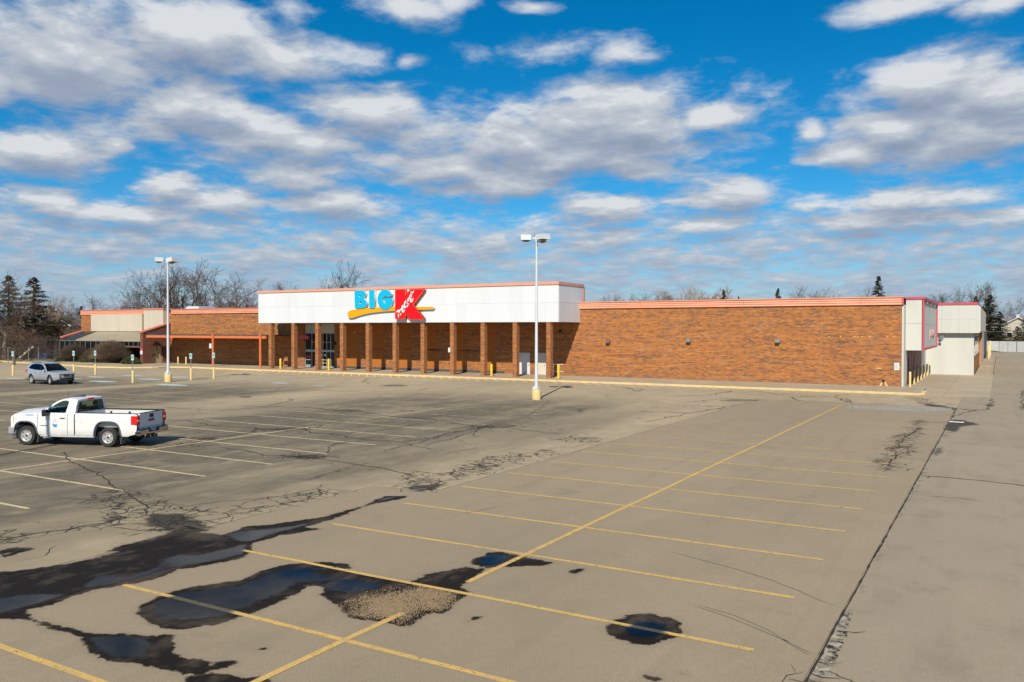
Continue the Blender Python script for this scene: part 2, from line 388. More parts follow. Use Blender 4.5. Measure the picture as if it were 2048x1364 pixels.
def glass_mat(name, tint, mixf, rough=0.02, gain=1.0):
    """real see-through pane: tinted transmission with a Fresnel reflection"""
    m = bpy.data.materials.new(name); m.use_nodes = True; nt = m.node_tree; nt.nodes.clear(); t = NT(nt)
    tr = t.n('ShaderNodeBsdfTransparent'); t.put(tr.inputs[0], tint)
    gl = t.n('ShaderNodeBsdfGlossy'); t.put(gl.inputs['Color'], (.9,.9,.9)); t.put(gl.inputs['Roughness'], rough)
    ge = t.n('ShaderNodeNewGeometry'); c_ = t.m('ABSOLUTE', t.v('DOT_PRODUCT', ge.outputs['Normal'], ge.outputs['Incoming'])); f0 = ((mixf-1)/(mixf+1))**2
    fr = t.m('MULTIPLY', t.m('MULTIPLY_ADD', t.m('POWER', t.m('SUBTRACT', 1.0, c_, clamp=True), 5.0), 1-f0, f0), gain)
    mx = t.n('ShaderNodeMixShader'); o = t.n('ShaderNodeOutputMaterial')
    t.L.new(fr, mx.inputs[0]); t.L.new(tr.outputs[0], mx.inputs[1]); t.L.new(gl.outputs[0], mx.inputs[2]); t.L.new(mx.outputs[0], o.inputs[0])
    return m
M['car_glass'] = glass_mat('green_tinted_car_glass', (.58,.74,.64), 1.5, .02, .8)
M['water'] = glass_mat('rain_water', (.45,.48,.56), 1.20, 0.02, 0.55)

# ================================================================ the ground
def densify(pts, step, jit, seed, closed=False):
    """a polyline resampled and roughened in world units"""
    r = random.Random(seed); out = []
    P = [Vector((*p, 0)) if len(p) == 2 else Vector(p) for p in pts]
    if closed: P = P + [P[0]]
    for a, b in zip(P[:-1], P[1:]):
        L = (b - a).length; n = max(1, int(L / step)); d = (b - a).normalized() if L > 1e-6 else Vector((1,0,0)); nn = Vector((-d.y, d.x, 0)); w = 0
        for i in range(n):
            if i: w = w * .7 + r.gauss(0, jit)
            out.append(a + (b - a) * (i / n) + nn * (w if i else 0))
    if not closed: out.append(P[-1])
    return [(p.x, p.y) for p in out]
def c4(*p): return [G(x / 2.926, 900 + y / 2.926) for x, y in p]
def c5(*p): return [G(600 + x / 2.56, 900 + y / 2.56) for x, y in p]
def c6(*p): return [G(1300 + x / 2.3356, 780 + y / 2.3356) for x, y in p]
def c7(*p): return [G(300 + x / 2.56, 720 + y / 2.56) for x, y in p]
def c8(*p): return [G(1600 + x / 4.571, 780 + y / 4.571) for x, y in p]

WET = [  # outlines of the damp asphalt
 c4((-200,760),(0,712),(200,692),(380,674),(540,642),(700,600),(640,588),(720,555),(880,522),(1000,478),(1080,440),(1180,462),(1240,470),(1160,490),(1300,500),(1400,468),(1430,450),(1640,430),(1760,415),(1900,395),(2030,352))
  + c5((180,328),(330,288),(430,240),(552,236),(520,252),(370,282),(200,340)) + c4((2048,376),(1900,420),(1780,455),(1890,468),(1740,490),(1640,502),(1560,530),(1470,552),(1475,590),(1400,642),(1200,682),(1050,702),(900,762),(700,802),(560,822),(420,862),(300,912),(150,945),(0,985),(-200,1040)),
 c4((-120,940),(0,960),(150,945),(180,985),(240,1010),(330,1030),(450,1055),(560,1080),(700,1078),(900,1095),(1000,1080),(1022,1086),(1010,1130),(1035,1160),(1010,1190),(1060,1220),(1180,1235),(1240,1265),(1300,1235),(1395,1242),(1340,1280),(1240,1292),(1200,1320),(1080,1322),(900,1276),(760,1250),(640,1242),(560,1206),(520,1190),(490,1122),(400,1076),(260,1036),(120,996),(-120,985)),
 c4((800,965),(830,910),(950,852),(1100,810),(1400,768),(1560,702),(1700,670),(1850,660)) + c5((20,580),(100,577),(250,585),(262,605),(230,622),(330,640),(560,680),(640,642),(740,622),(850,600),(900,612),(960,606),(930,632),(850,680),(820,710),(865,725),(850,755),(790,790),(770,830),(700,845),(640,840),(612,870),(560,905),(510,908),(430,890),(380,882),(270,870),(230,840),(170,790),(130,760),(95,745),(120,722),(100,700),(10,700)) + c4((1800,800),(1700,862),(1500,952),(1440,975),(1300,1020),(1100,1055),(960,1050),(850,1000)),
 c5((866,585),(890,560),(960,530),(1010,525),(1130,545),(1260,573),(1300,582),(1200,598),(1100,602),(1000,605),(930,604)),
 c5((1562,920),(1600,880),(1680,850),(1800,842),(1900,865),(1955,895),(1958,930),(1910,970),(1820,998),(1690,995),(1620,970),(1575,945)),
 c4((1080,1340),(1150,1325),(1300,1315),(1370,1330),(1430,1340),(1540,1336),(1600,1400),(1080,1400)),
 c5((1758,1160),(1820,1165),(1865,1180),(1800,1190),(1770,1182)), c5((858,882),(900,855),(932,855),(925,870),(890,877)), c5((1940,1150),(1960,1148),(1965,1155),(1945,1158)),
 c5((1370,630),(1420,608),(1460,612),(1400,640)),
 c4((0,590),(60,570),(220,576),(120,600),(40,628),(0,620)), c4((1497,1172),(1560,1163),(1520,1183))]
WET = [densify(w, .12, .018, 50 + i, True) for i, w in enumerate(WET)]
WATER = [c4((-160,930),(0,868),(120,850),(240,846),(400,850),(480,800),(560,742),(640,735),(700,748),(780,740),(860,705),(980,690),(925,652),(1040,616),(1140,625),(1300,590),(1460,548),(1445,620),(1300,652),(1150,680),(1000,702),(850,750),(650,798),(500,820),(330,882),(150,935),(-160,1010)),
 c4((1290,503),(1400,480),(1600,463),(1760,440),(1860,425),(1790,450),(1640,488),(1480,543),(1400,548),(1340,525)),
 c4((500,1105),(600,1092),(760,1096),(880,1106),(920,1160),(880,1200),(940,1228),(760,1235),(640,1228),(565,1195),(520,1150)),
 c4((860,960),(905,890),(1060,842),(1400,800),(1560,730),(1700,700),(1850,690),(2000,720)) + c5((60,620),(140,655),(300,668),(440,690),(400,725),(250,745),(150,735),(60,692)) + c4((1960,790),(1900,780),(1750,792),(1600,870),(1450,930),(1300,990),(1100,1012),(950,1008)),
 c5((892,580),(930,550),(1000,536),(1080,548),(1070,582),(1000,597),(930,597)),
 c5((1640,930),(1700,888),(1800,876),(1880,898),(1915,930),(1860,962),(1760,976),(1670,962)),
 c5((345,282),(430,246),(528,239),(440,264),(380,281)), c5((556,203),(600,197),(645,203),(620,214),(575,212))]
WATER = [densify(w, .12, .012, 80 + i, True) for i, w in enumerate(WATER)]
GRAVEL = c5((232,775),(330,750),(450,742),(540,715),(640,700),(720,712),(800,735),(820,750),(780,790),(740,828),(620,835),(590,878),(520,900),(430,880),(270,860),(236,825))
# (outline or ellipse) regions of crazed, cracked asphalt
def ell(px, py, rx, ry, n=12):
    return [G(px + rx*math.cos(2*PI*k/n), py + ry*math.sin(2*PI*k/n)) for k in range(n)]
CRACKED = [c4((440,280),(640,230),(820,230),(1000,310),(1260,340),(1420,400),(1180,460),(960,480),(640,460),(540,440),(660,380)),
 c4((0,470),(100,480),(260,470),(560,430),(560,480),(200,500),(0,560)), c5((430,185),(560,105),(700,110),(840,120),(900,130),(780,160),(660,212),(500,205)),
 c5((790,95),(900,40),(1090,20),(1330,-10),(1300,20),(1080,85),(900,125)), ell(560,859,62,4), ell(612,913,75,6), ell(405,878,50,5), ell(1003,853,60,4), ell(690,821,50,2.5), ell(1150,880,50,7),
 ell(300,890,120,6), c8((1050,260),(1130,265),(1120,340),(1110,430),(1060,540),(1000,610),(930,720),(880,755),(760,755),(650,690),(700,610),(780,520),(870,430),(960,370),(1000,300)), c8((960,60),(1160,60),(1280,150),(1150,150),(1060,110)),
 c6((740,1300),(860,1290),(900,1370),(700,1400)), c4((1450,300),(1700,262),(1860,230),(2048,225),(2048,250),(1600,345),(1300,410),(1250,380))]
DARK = [(c4((560,630),(700,596),(640,588),(720,555),(880,522),(1080,450),(1150,490),(1330,510),(1400,545),(1180,600),(1130,625),(1000,610),(900,650),(800,640),(560,720),(380,760)), .85),
 (c4((540,715),(650,640),(860,632),(930,660),(880,705),(700,748)), 1.0), (c4((930,560),(1060,500),(1180,488),(1330,515),(1380,545),(1210,600),(1130,624),(1030,600)), 1.0),
 (c4((0,715),(380,678),(540,650),(560,740),(400,850),(0,860)), .55), (c4((900,375),(1050,375),(1190,425),(1230,460),(1000,480),(850,430)), .9),
 (c5((440,190),(560,110),(720,150),(840,118),(900,130),(700,200),(600,215)), .40), (c5((540,198),(600,180),(700,170),(760,175),(690,208),(610,216)), .7), (c5((860,80),(940,55),(1060,80),(900,125)), .5),
 (c8((1360,290),(1400,270),(1500,275),(1640,318),(1540,325),(1470,330),(1420,390),(1320,358)), .85), (c8((1370,370),(1400,360),(1330,440),(1260,500),(1240,480)), .55),
 (c8((1240,500),(1300,530),(1290,590),(1200,610),(1200,575)), .7), (c8((1140,122),(1300,140),(1440,168),(1420,190),(1280,158),(1150,152)), .7), (c8((1420,175),(1450,168),(1400,260),(1385,255)), .7),
 (c8((1705,138),(1740,126),(1765,140),(1735,157)), 1.0), (c8((2015,140),(2060,150),(2060,190),(2020,180)), .8), (c8((1750,520),(2048,480),(2048,800),(1780,820)), .18),
 (c8((650,650),(800,640),(860,680),(920,715),(880,745),(760,750),(690,710)), .35), (c8((1060,265),(1120,265),(1110,340),(1000,330),(990,310)), .45),
 (ell(490,794,20,1.8), .5), (ell(790,771,30,2.2), .55), (ell(1035,869,0.1,0.1), 0), (ell(400,733+24,26,2), .35), (ell(1480,801,45,2.5), .5), (ell(1400,812,40,3), .35), (ell(1150,869,45,5), .35), (ell(820,822,25,2), .4)]
DARK += [(ell(560,859,45,2.5), .5), (ell(612,914,50,4.5), .6), (ell(405,878,40,3.5), .48), (ell(990,853,45,2.2), .42), (ell(690,821,30,1.5), .42), (ell(960,931,50,5), .5), (ell(1175,877,30,4), .45), (ell(700,858,40,1.5), .4)]
DARK += [([(-2.13,6),(-2.02,6),(-1.95,9),(-1.75,11),(-1.98,14),(-2.02,20),(-1.9,25),(-1.95,33),(-2.05,45),(-2.05,54),(-2.13,54)], .44), ([(-1.75,7.5),(-1.3,7.8),(-1.0,9.5),(-1.3,12),(-1.7,11)], .36)]
DARK = [d for d in DARK if d[1] > 0]

def sdist(X, Y, poly, reach=1.2):
    """signed distance to a polygon (positive inside), only near it"""
    P = np.array(poly); out = np.full(X.shape, -reach)
    m = (X > P[:,0].min()-reach) & (X < P[:,0].max()+reach) & (Y > P[:,1].min()-reach) & (Y < P[:,1].max()+reach)
    if not m.any(): return out
    x = X[m]; y = Y[m]; d = np.full(x.shape, 1e9); ins = np.zeros(x.shape, bool)
    for i in range(len(P)):
        ax, ay = P[i]; bx, by = P[(i+1) % len(P)]; ex, ey = bx-ax, by-ay; L = ex*ex+ey*ey + 1e-12
        t = np.clip(((x-ax)*ex + (y-ay)*ey)/L, 0, 1); d = np.minimum(d, (x-ax-t*ex)**2 + (y-ay-t*ey)**2)
        c = ((ay > y) != (by > y)); ins ^= c & (x < (bx-ax)*(y-ay)/((by-ay) if abs(by-ay) > 1e-9 else 1e-9)+ax)
    s = np.sqrt(d) * np.where(ins, 1, -1); out[m] = np.maximum(s, -reach); return out
LOTX0, LOTX1, LOTY1 = -13.42, -2.13, 54.5
def attrs(X, Y):
    wet = np.full(X.shape, -1.0); crk = np.zeros(X.shape); drk = np.zeros(X.shape)
    for w in WET: wet = np.maximum(wet, sdist(X, Y, w, 1.0))
    for c in CRACKED: crk = np.maximum(crk, np.clip(sdist(X, Y, c, 2.0)/1.1 + .75, 0, 1))
    for d, k in DARK: drk = np.maximum(drk, k*np.clip(sdist(X, Y, d, 1.0)/.5 + .6, 0, 1)*np.where((X < -2.131) & (d[0][0] == -2.13 if isinstance(d[0], tuple) else False), 0, 1))
    # sealed stall strips are darker than the driving lanes; the joint to the access road is dirty
    s = np.zeros(X.shape)
    for cx, hw in ((-27.3, 8.6), (-50.5, 7.5), (-68, 8)): s = np.maximum(s, np.clip((hw - np.abs(X-cx))/2.4 + .3, 0, 1))
    s *= np.clip((52 - Y)/10, 0, 1)
    s = np.maximum(s, .85*np.clip((-15.8 - X)/1.5, 0, 1)*np.clip((34-Y)/12, 0, 1)*np.clip((Y-12.3)/2.0, 0, 1)); s = np.maximum(s, .5*np.clip((-15 - X)/1.5, 0, 1)*np.clip((50-Y)/12, 0, 1)*np.clip((X+40)/3, 0, 1))
    return wet, crk, drk, s
def sheet(name, x0, x1, y0, y1, rx, ry, z, m, parent=None, skirt=0.0, clip=None):
    nx = max(1, round((x1-x0)/rx)); ny = max(1, round((y1-y0)/ry))
    xs = np.linspace(x0, x1, nx+1); ys = np.linspace(y0, y1, ny+1); X, Y = np.meshgrid(xs, ys); X = X.ravel(); Y = Y.ravel()
    co = np.zeros((X.size, 3)); co[:,0] = X; co[:,1] = Y; co[:,2] = z
    i, j = np.meshgrid(np.arange(nx), np.arange(ny)); a = (j*(nx+1)+i).ravel()
    F = np.stack([a, a+1, a+nx+2, a+nx+1], 1)
    me = bpy.data.meshes.new(name); me.vertices.add(len(co)); me.vertices.foreach_set('co', co.ravel())
    me.loops.add(F.size); me.loops.foreach_set('vertex_index', F.ravel().astype(np.int32))
    me.polygons.add(len(F)); me.polygons.foreach_set('loop_start', np.arange(0, F.size, 4, dtype=np.int32))
    me.update(calc_edges=True); me.materials.append(m)
    for nm, v in zip(('wet', 'crk', 'drk', 'seal'), attrs(X, Y)):
        at = me.attributes.new(nm, 'FLOAT', 'POINT'); at.data.foreach_set('value', v.astype(np.float32))
    o = bpy.data.objects.new(name, me); C.objects.link(o)
    if parent is not None: o.parent = parent
    else: o['kind'] = 'structure'
    return o

def asphalt(name, base, alt, seal, mottling=1.0, speck=0.5, old=True):
    def bld(t, b):
        p = POS(t); x, y, z = t.sep(p)
        wet = t.attr('wet'); crk = t.attr('crk'); drk = t.attr('drk'); sl_ = t.attr('seal')
        big = t.noise(scl(t, p, (1, .45, 1)), .12, 5, .6); mid = t.noise(scl(t, p, (1, .6, 1)), .9, 6, .62); fine = t.noise(p, 9, 4, .6); grain = t.noise(p, 70, 2, .6)
        col = t.mix(t.mr(big, .36, .64), base, alt)
        sf = t.m('MULTIPLY', sl_, t.mr(t.noise(scl(t, p, (1, .35, 1)),   .34, 8, .72), .36, .54, .46, 1.0)); sf = t.m('MINIMUM', sf, 1.0)
        col = t.mix(t.m('MULTIPLY', sf, .90), col, seal)
        col = t.mix(t.mr(mid, .52, .72, 0, .50 * mottling), col, tuple(k*.55 for k in base)); oil = t.noise(p, .42, 7, .72); col = t.mix(t.mr(oil, .60, .70, 0, .34), col, tuple(k*.42 for k in base))
        col = t.mix(t.mr(mid, .46, .30, 0, .30 * mottling), col, tuple(min(1, k*1.28) for k in base))
        col = t.mix(t.mr(fine, .35, .70, 0, .22), col, tuple(k*.62 for k in base))
        tr = t.noise(t.comb(t.m('MULTIPLY', x, 1.6), t.m('MULTIPLY', y, .06), 0), 1.0, 3, .6)          # faint wheel paths
        col = t.mix(t.mr(tr, .54, .70, 0, .20), col, tuple(k*.62 for k in base))
        gv = t.mr(grain, .25, .75, .52, 1.48); col = t.mix(1.0, col, t.comb(gv, gv, gv), 'MULTIPLY')
        sp = t.vor(p, 16); spn = t.noise(p, 2.2, 2, .5)
        col = t.mix(t.m('MULTIPLY', t.mr(sp, .10, .05, 0, speck), t.mr(spn, .45, .65)), col, (.52,.48,.42))
        sp2 = t.vor(t.v('ADD', p, (3.1, 7.7, 0)), 23); col = t.mix(t.mr(sp2, .10, .05, 0, .5), col, (.035,.030,.026))
        # dirt stains with ragged edges
        df = t.m('ADD', drk, t.mr(t.noise(p, 2.6, 6, .7), .25, .75, -.42, .42)); df = t.mr(df, .34, .62, 0, 1)
        df = t.m('MULTIPLY', df, t.mr(drk, 0, .5, 0, 1)); col = t.mix(t.m('MULTIPLY', df, .88), col, (.030,.026,.022))
        # crazing: two sizes of cells, open only where the mask says so
        wv = t.v('ADD', p, t.v('MULTIPLY', t.v('SUBTRACT', t.noise(p, 2.2, 3, .6, color=True), (.5,.5,.5)), (.35,.35,0)))
        e1 = t.vor(wv, 1.25, 'DISTANCE_TO_EDGE'); e2 = t.vor(wv, 3.1, 'DISTANCE_TO_EDGE')
        open_ = t.m('ADD', crk, t.mr(t.noise(p, .9, 5, .65), .3, .7, -.50, .30))
        ew = t.mr(t.noise(p, 1.9, 4, .7), .3, .7, .35, 1.25)
        k1 = t.m('MULTIPLY', t.mr(t.m('DIVIDE', e1, ew), .038, .010, 0, 1), t.mr(open_, .45, .68)); k2 = t.m('MULTIPLY', t.mr(t.m('DIVIDE', e2, ew), .12, .03, 0, 1), t.mr(open_, .72, .95))
        ck = t.m('MAXIMUM', k1, k2)
        if old:   # sparse, thin, everywhere
            e3 = t.vor(t.v('ADD', p, t.v('MULTIPLY', t.v('SUBTRACT', t.noise(p, .7, 4, .65, color=True), (.5,.5,.5)), (1.8,1.8,0))), .16, 'DISTANCE_TO_EDGE')
            k3 = t.m('MULTIPLY', t.mr(e3, .0045, .0015, 0, .7), t.mr(t.noise(p, .25, 3, .6), .42, .55)); ck = t.m('MAXIMUM', ck, k3)
        col = t.mix(t.m('MULTIPLY', ck, .92), col, (.022,.018,.015))
        # damp patches: dark, with a hard ragged edge and a browner rim
        wn = t.m('ADD', wet, t.mr(t.noise(p, 7, 5, .6), .3, .7, -.045, .045)); wf = t.mr(wn, -.02, .025, 0, 1); rim = t.mr(wn, -.16, .0, 0, .22)
        col = t.mix(rim, col, tuple(k*.5 for k in base))
        dampc = t.mix(t.mr(grain, .45, .75, 0, 1), (.010,.007,.005), (.036,.027,.018))
        dampc = t.mix(t.mr(t.noise(scl(t, p, (1,.6,1)), 1.3, 6, .7), .48, .62, 0, .8), dampc, (.075,.058,.040)); dampc = t.mix(t.mr(t.vor(p, 30), .12, .06, 0, .6), dampc, (.22,.18,.12))
        dry = t.m('MULTIPLY', t.mr(t.noise(scl(t, p, (1.3,.8,1)), 1.9, 6, .7), .54, .64, 0, .85), t.mr(wet, .9, .2, .55, 1)); dry = t.m('MULTIPLY', dry, t.mr(drk, .5, .8, 1, .25)); 
        col = t.mix(wf, col, t.mix(t.m('MULTIPLY', dry, t.mr(x, -15.6, -15.4, 1, 0)), dampc, tuple(k*.55 for k in base)))
        t.put(b.inputs['Base Color'], col)
        t.put(b.inputs['Roughness'], t.mix(wf, .92, .62)); t.put(b.inputs['Specular IOR Level'], t.mr(wf, 0, 1, .25, .07)); 
        h = t.m('ADD', t.m('MULTIPLY', grain, .5), t.m('MULTIPLY', t.m('SUBTRACT', 1.0, ck), 2.0)); h = t.m('ADD', h, t.m('MULTIPLY', fine, .5))
        bump(t, b, h, .45, .008)
    return mat(name, base, .92, 0, .25, bld)
M['asph_new'] = asphalt('grey_tan_asphalt', (.330,.262,.172), (.284,.226,.150), (.2,.17,.13), .45, .6, old=False)
M['asph_old'] = asphalt('old_cracked_asphalt', (.42,.335,.215), (.33,.265,.172), (.088,.078,.058), 1.0, .5)
M['asph_road'] = asphalt('access_road_asphalt', (.300,.245,.172), (.34,.280,.196), (.1,.09,.07), .7, .5, old=False)

terrain_m = worn('winter_ground', (.14,.11,.065), (.09,.085,.04), .15, .95, None, .9, .3)
mb = MB(); mb.poly([(-3000,-400,-.06),(3000,-400,-.06),(3000,4000,-.06),(-3000,4000,-.06)]); struct('ground', mb, terrain_m)
# old lot, in sheets of different fineness laid edge to edge
sheet('parking_lot', -40, -15.4, 3, 30, .11, .11, 0, M['asph_old'])
sheet('parking_lot', -40, LOTX0, 30, 63.4, .16, .2, 0, M['asph_old'])
sheet('parking_lot', -135, -40, 3, 63.4, .3, .3, 0, M['asph_old'])
sheet('parking_lot', LOTX0, LOTX1, LOTY1, 63.4, .15, .15, 0, M['asph_old'])
mb = MB(); mb.poly([(-15.4,18.45,0),(-13.42,18.45,0),(-13.42,30,0),(-15.4,30,0)])
sheet('parking_lot', -15.4, LOTX0, 18.45, 30, .11, .11, 0, M['asph_old'])
sheet('parking_lot', -135, 12, -12, 3, 1.0, 1.0, 0, M['asph_old'])
# the resurfaced bays, a slab 1.5 cm above the old lot
sheet('resurfaced_lot', -15.4, LOTX1, 3, 18.45, .075, .075, .015, M['asph_new'])
sheet('resurfaced_lot', LOTX0, LOTX1, 18.45, LOTY1, .12, .15, .015, M['asph_new'])
mb = MB()
for a, b_ in (((-15.4,3),(-15.4,18.45)), ((-15.4,18.45),(LOTX0,18.45)), ((LOTX0,18.45),(LOTX0,LOTY1)), ((LOTX0,LOTY1),(LOTX1,LOTY1)), ((LOTX1,LOTY1),(LOTX1,3))):
    mb.poly([(*a,-.02),(*b_,-.02),(*b_,.015),(*a,.015)])
struct('lot_edge', mb, M['roof_dark'])
sheet('access_road', LOTX1, 14, 3, 30, .12, .15, 0, M['asph_road'])
sheet('access_road', LOTX1, 14, 30, 64, .2, .3, 0, M['asph_road'])
sheet('access_road', -0.5, 30, 64, 240, .8, 1.0, 0, M['asph_road'])
sheet('access_road', -60, -0.5, 165, 240, 2, 2, 0, M['asph_road'])

# ---- paint
def paint(name, c, wearc, amt=.5, fade=None):
    """road paint: worn through to the asphalt in flakes (transparent there), darker under water"""
    m = bpy.data.materials.new(name); m.use_nodes = True; nt = m.node_tree; t = NT(nt); b = nt.nodes['Principled BSDF']; p = POS(t)
    x, y, z = t.sep(p)
    n = t.noise(p, 1.1, 5, .65); g = t.noise(p, 26, 3, .65); s = t.noise(p, 6, 4, .6)
    col = t.mix(t.mr(n, .35, .7), c, wearc); col = t.mix(t.mr(g, .45, .75, 0, .5), col, tuple(k*.55 for k in wearc)); t.put(b.inputs['Base Color'], col)
    b.inputs['Roughness'].default_value = .85; b.inputs['Specular IOR Level'].default_value = .25
    th = t.m('ADD', t.m('MULTIPLY', g, .5), t.m('MULTIPLY', s, .5)); lim = amt
    if fade: lim = t.mr(y, fade[0], fade[1], amt, fade[2])
    a = t.mr(t.m('SUBTRACT', th, lim), -.06, .05, 0, 1); a = t.m('SUBTRACT', 1.0, a)
    t.put(b.inputs['Alpha'], a); return m
M['stripe'] = paint('worn_yellow_stripe_paint', (.64,.41,.11), (.50,.34,.14), .615, (26, 44, .44))
M['stripe_centre'] = paint('yellow_centre_line_paint', (.64,.41,.12), (.50,.34,.14), .62, (34, 60, .54))
M['stripe_old'] = paint('pale_worn_stripe_paint', (.70,.55,.30), (.54,.43,.26), .585, (24, 44, .47))
M['hatch'] = paint('pale_kerb_hatching', (.82,.69,.42), (.64,.52,.33), .66)
M['ada_paint'] = paint('faded_pale_blue_paint', (.46,.66,.66), (.40,.50,.48), .58)
M['white_dust'] = paint('white_salt_residue', (.60,.64,.62), (.40,.42,.40), .47)
def flat(pts, z): m_ = MB(); m_.poly([(x, y, z) for x, y in pts]); return m_
def line(name, a, b_, w, z, m, lab=None):
    a = Vector((*a, 0)); b_ = Vector((*b_, 0)); d = (b_-a).normalized(); n = Vector((-d.y, d.x, 0))*w/2
    mb = MB(); k = max(1, int((b_-a).length/1.5)); r = random.Random(hash((round(a.x,2), round(a.y,2))) & 0xffff)
    off = [r.gauss(0, .006) for _ in range(k+1)]
    for i in range(k):
        p = a+(b_-a)*(i/k)+n.normalized()*off[i]; q = a+(b_-a)*((i+1)/k)+n.normalized()*off[i+1]
        mb.poly([(p.x-n.x,p.y-n.y,z),(q.x-n.x,q.y-n.y,z),(q.x+n.x,q.y+n.y,z),(p.x+n.x,p.y+n.y,z)])
    return struct(name, mb.mesh(name, [m], False, False), m)
for k in range(0, 17):
    y = 6.37 + 2.645*k
    x0 = -13.2; x1 = -2.93
    if k == 1: x1 = -5.3
    if k == 1: line('stall_line', (-13.2, y), (-2.93, y), 0.11, .019, M['stripe'])
    else: line('stall_line', (x0, y), (x1, y), .11, .019, M['stripe'])
line('stall_line', (-8.1, 3.6), (-8.1, 10.35), .12, .0215, M['stripe_centre'])
line('stall_line', (-8.1, 12.2), (-8.1, 52.5), .12, .0215, M['stripe_centre'])
for k in range(0, 13):
    y = 9.0 + 2.67*k; line('stall_line', (-34.2, y), (-20.9, y), .115, .004, M['stripe_old'])
line('stall_line', (-27.3, 6.5), (-27.3, 42), .13, .0065, M['stripe_old'])
for k in range(0, 10):
    y = 17 + 2.67*k; line('stall_line', (-55.5, y), (-42.0, y), .11, .004, M['stripe_old'])
for k in range(0, 6): line('stall_line', (-78, 16 + 2.67*k), (-66, 16 + 2.67*k), .11, .004, M['stripe_old'])
# white residue at the far edge of the bays
def wob(cx, cy, rx, ry, seed, n=26):
    r = random.Random(seed); return [(cx + rx*math.cos(2*PI*k/n)*(.8+.35*r.random()), cy + ry*math.sin(2*PI*k/n)*(.75+.4*r.random())) for k in range(n)]
struct('salt_stain', flat([G(1690,812), G(1740,813), G(1815,811.5), G(1905,816), G(1903,822), G(1850,824), G(1790,822), G(1740,819), G(1700,817)], .018), M['white_dust'])
for (px, py, w, d_) in ((205,763,1.6,.7),(300,758.5,1.4,.6),(345,770,1.7,.6),(192,754,1.3,.5),(357,754.5,1.4,.5),(265,751,1.6,.4),(120,754,1.5,.4),(30,757,1.6,.4),(560,766,1.0,.35),(640,771,.7,.3),(150,757,1.2,.3)):
    x, y = G(px, py); struct('parking_symbol', flat(wob(x, y, w, d_, int(px)), .005), M['ada_paint'])
for (px, py, n, st) in ((250,760.5,9,1.0),(330,765,7,1.1),(150,747,6,1.0),(225,752,5,1.0),(410,757,9,1.1),(520,762,9,1.0),(190,745,4,.9)):
    x, y = G(px, py)
    for k in range(n): line('access_hatch', (x+k*st*.85, y+k*st*.1), (x+k*st*.85+.75, y+k*st*.1+.75), .11, .005, M['ada_paint'])

# ---- kerb and pavement before the store
KY = 63.36
kpx = [(50,724.5),(63,727.5),(90,728.4),(123,729.5),(189,733.5),(232,736.5),(262,735.8)]
KP = [(-121, 62.6)] + [G(*p, .1) for p in [(90,728.2),(123,729.5),(189,733.4)]] + [(-87.6,58.9),(-86.6,58.9),(-85.2,59.8),(-83.2,62.6),(-80.5,KY-.1),(-60,KY),(-40,KY),(-20,KY),(-6.2,KY),(-4.75,KY),(-4.45,KY+.3),(-4.45,66.2)]
kx = []
for a, b_ in zip(KP[:-1], KP[1:]):
    L = math.dist(a, b_); n = max(1, round(L/3.0)); kx += [(a[0]+(b_[0]-a[0])*i/n, a[1]+(b_[1]-a[1])*i/n) for i in range(n)]
kx.append(KP[-1])
kerb = bpy.data.objects.new('kerb', None); C.objects.link(kerb); kerb['kind'] = 'structure'
for a, b_ in zip(kx[:-1], kx[1:]):
    a = Vector((*a, 0)); b_ = Vector((*b_, 0)); d = (b_-a).normalized(); n = Vector((-d.y, d.x, 0)); a = a + d*.008; b_ = b_ - d*.008
    mb = MB(); pr = [(0,-.05),(0,.12),(.03,.14),(.30,.14),(.30,-.05)]
    A = [a + n*u + Vector((0,0,h)) for u, h in pr]; B = [b_ + n*u + Vector((0,0,h)) for u, h in pr]
    mb.add(A+B, [(0,1,2,3,4),(9,8,7,6,5)] + [(i, (i+1) % 5, (i+1) % 5+5, i+5) for i in range(5)])
    part('kerb_stone', mb, M['kerb_yellow'], kerb)
# pavement slabs
pav = bpy.data.objects.new('pavement', None); C.objects.link(pav); pav['kind'] = 'structure'
def slab(x0, x1, y0, y1, z, m, bot=-.05, g=.006, parent=None):
    mb = MB(); mb.box(x0+g, y0+g, bot, x1-g, y1-g, z); return part('slab', mb, m, parent or pav)
xs = np.arange(-80.4, -4.5, 3.0); xs = list(xs) + [-4.76]
RAMP = [(-71.3,-60.6), (-45.6,-35.4)]
for x0, x1 in zip(xs[:-1], xs[1:]):
    r = any(a <= (x0+x1)/2 <= c_ for a, c_ in RAMP)
    slab(x0, x1, KY+.31, 65.4, .125, M['ramp_red'] if r else M['concrete']); slab(x0, x1, 65.4, 70.2, .125, M['concrete'])
x = -113.0
while x < -80.5:
    x1 = min(x+3, -80.4); yf = np.interp((x+x1)/2, [k[0] for k in KP[:9]], [k[1] for k in KP[:9]]) + .42
    slab(x, x1, yf, 66.0, .12, M['ramp_red'] if -99 < x < -86 and False else M['concrete']); slab(x, x1, 66.0, 70.2, .12, M['concrete']); x = x1
mb = MB(); pts = [(p[0], p[1]+.31) for p in KP[3:10]]; 
mb.poly([(p[0], p[1], .108) for p in pts] + [(-80.4,66,.108),(-93,66,.108)]); part('slab', mb, M['ramp_red'], pav)
mb = MB(); mb.poly([(-121,63,.03),(-113,63,.03),(-100,61.6,.03),(-100,66,.03),(-113,72,.03),(-128,74,.03)]); part('slab', mb, M['concrete'], pav)
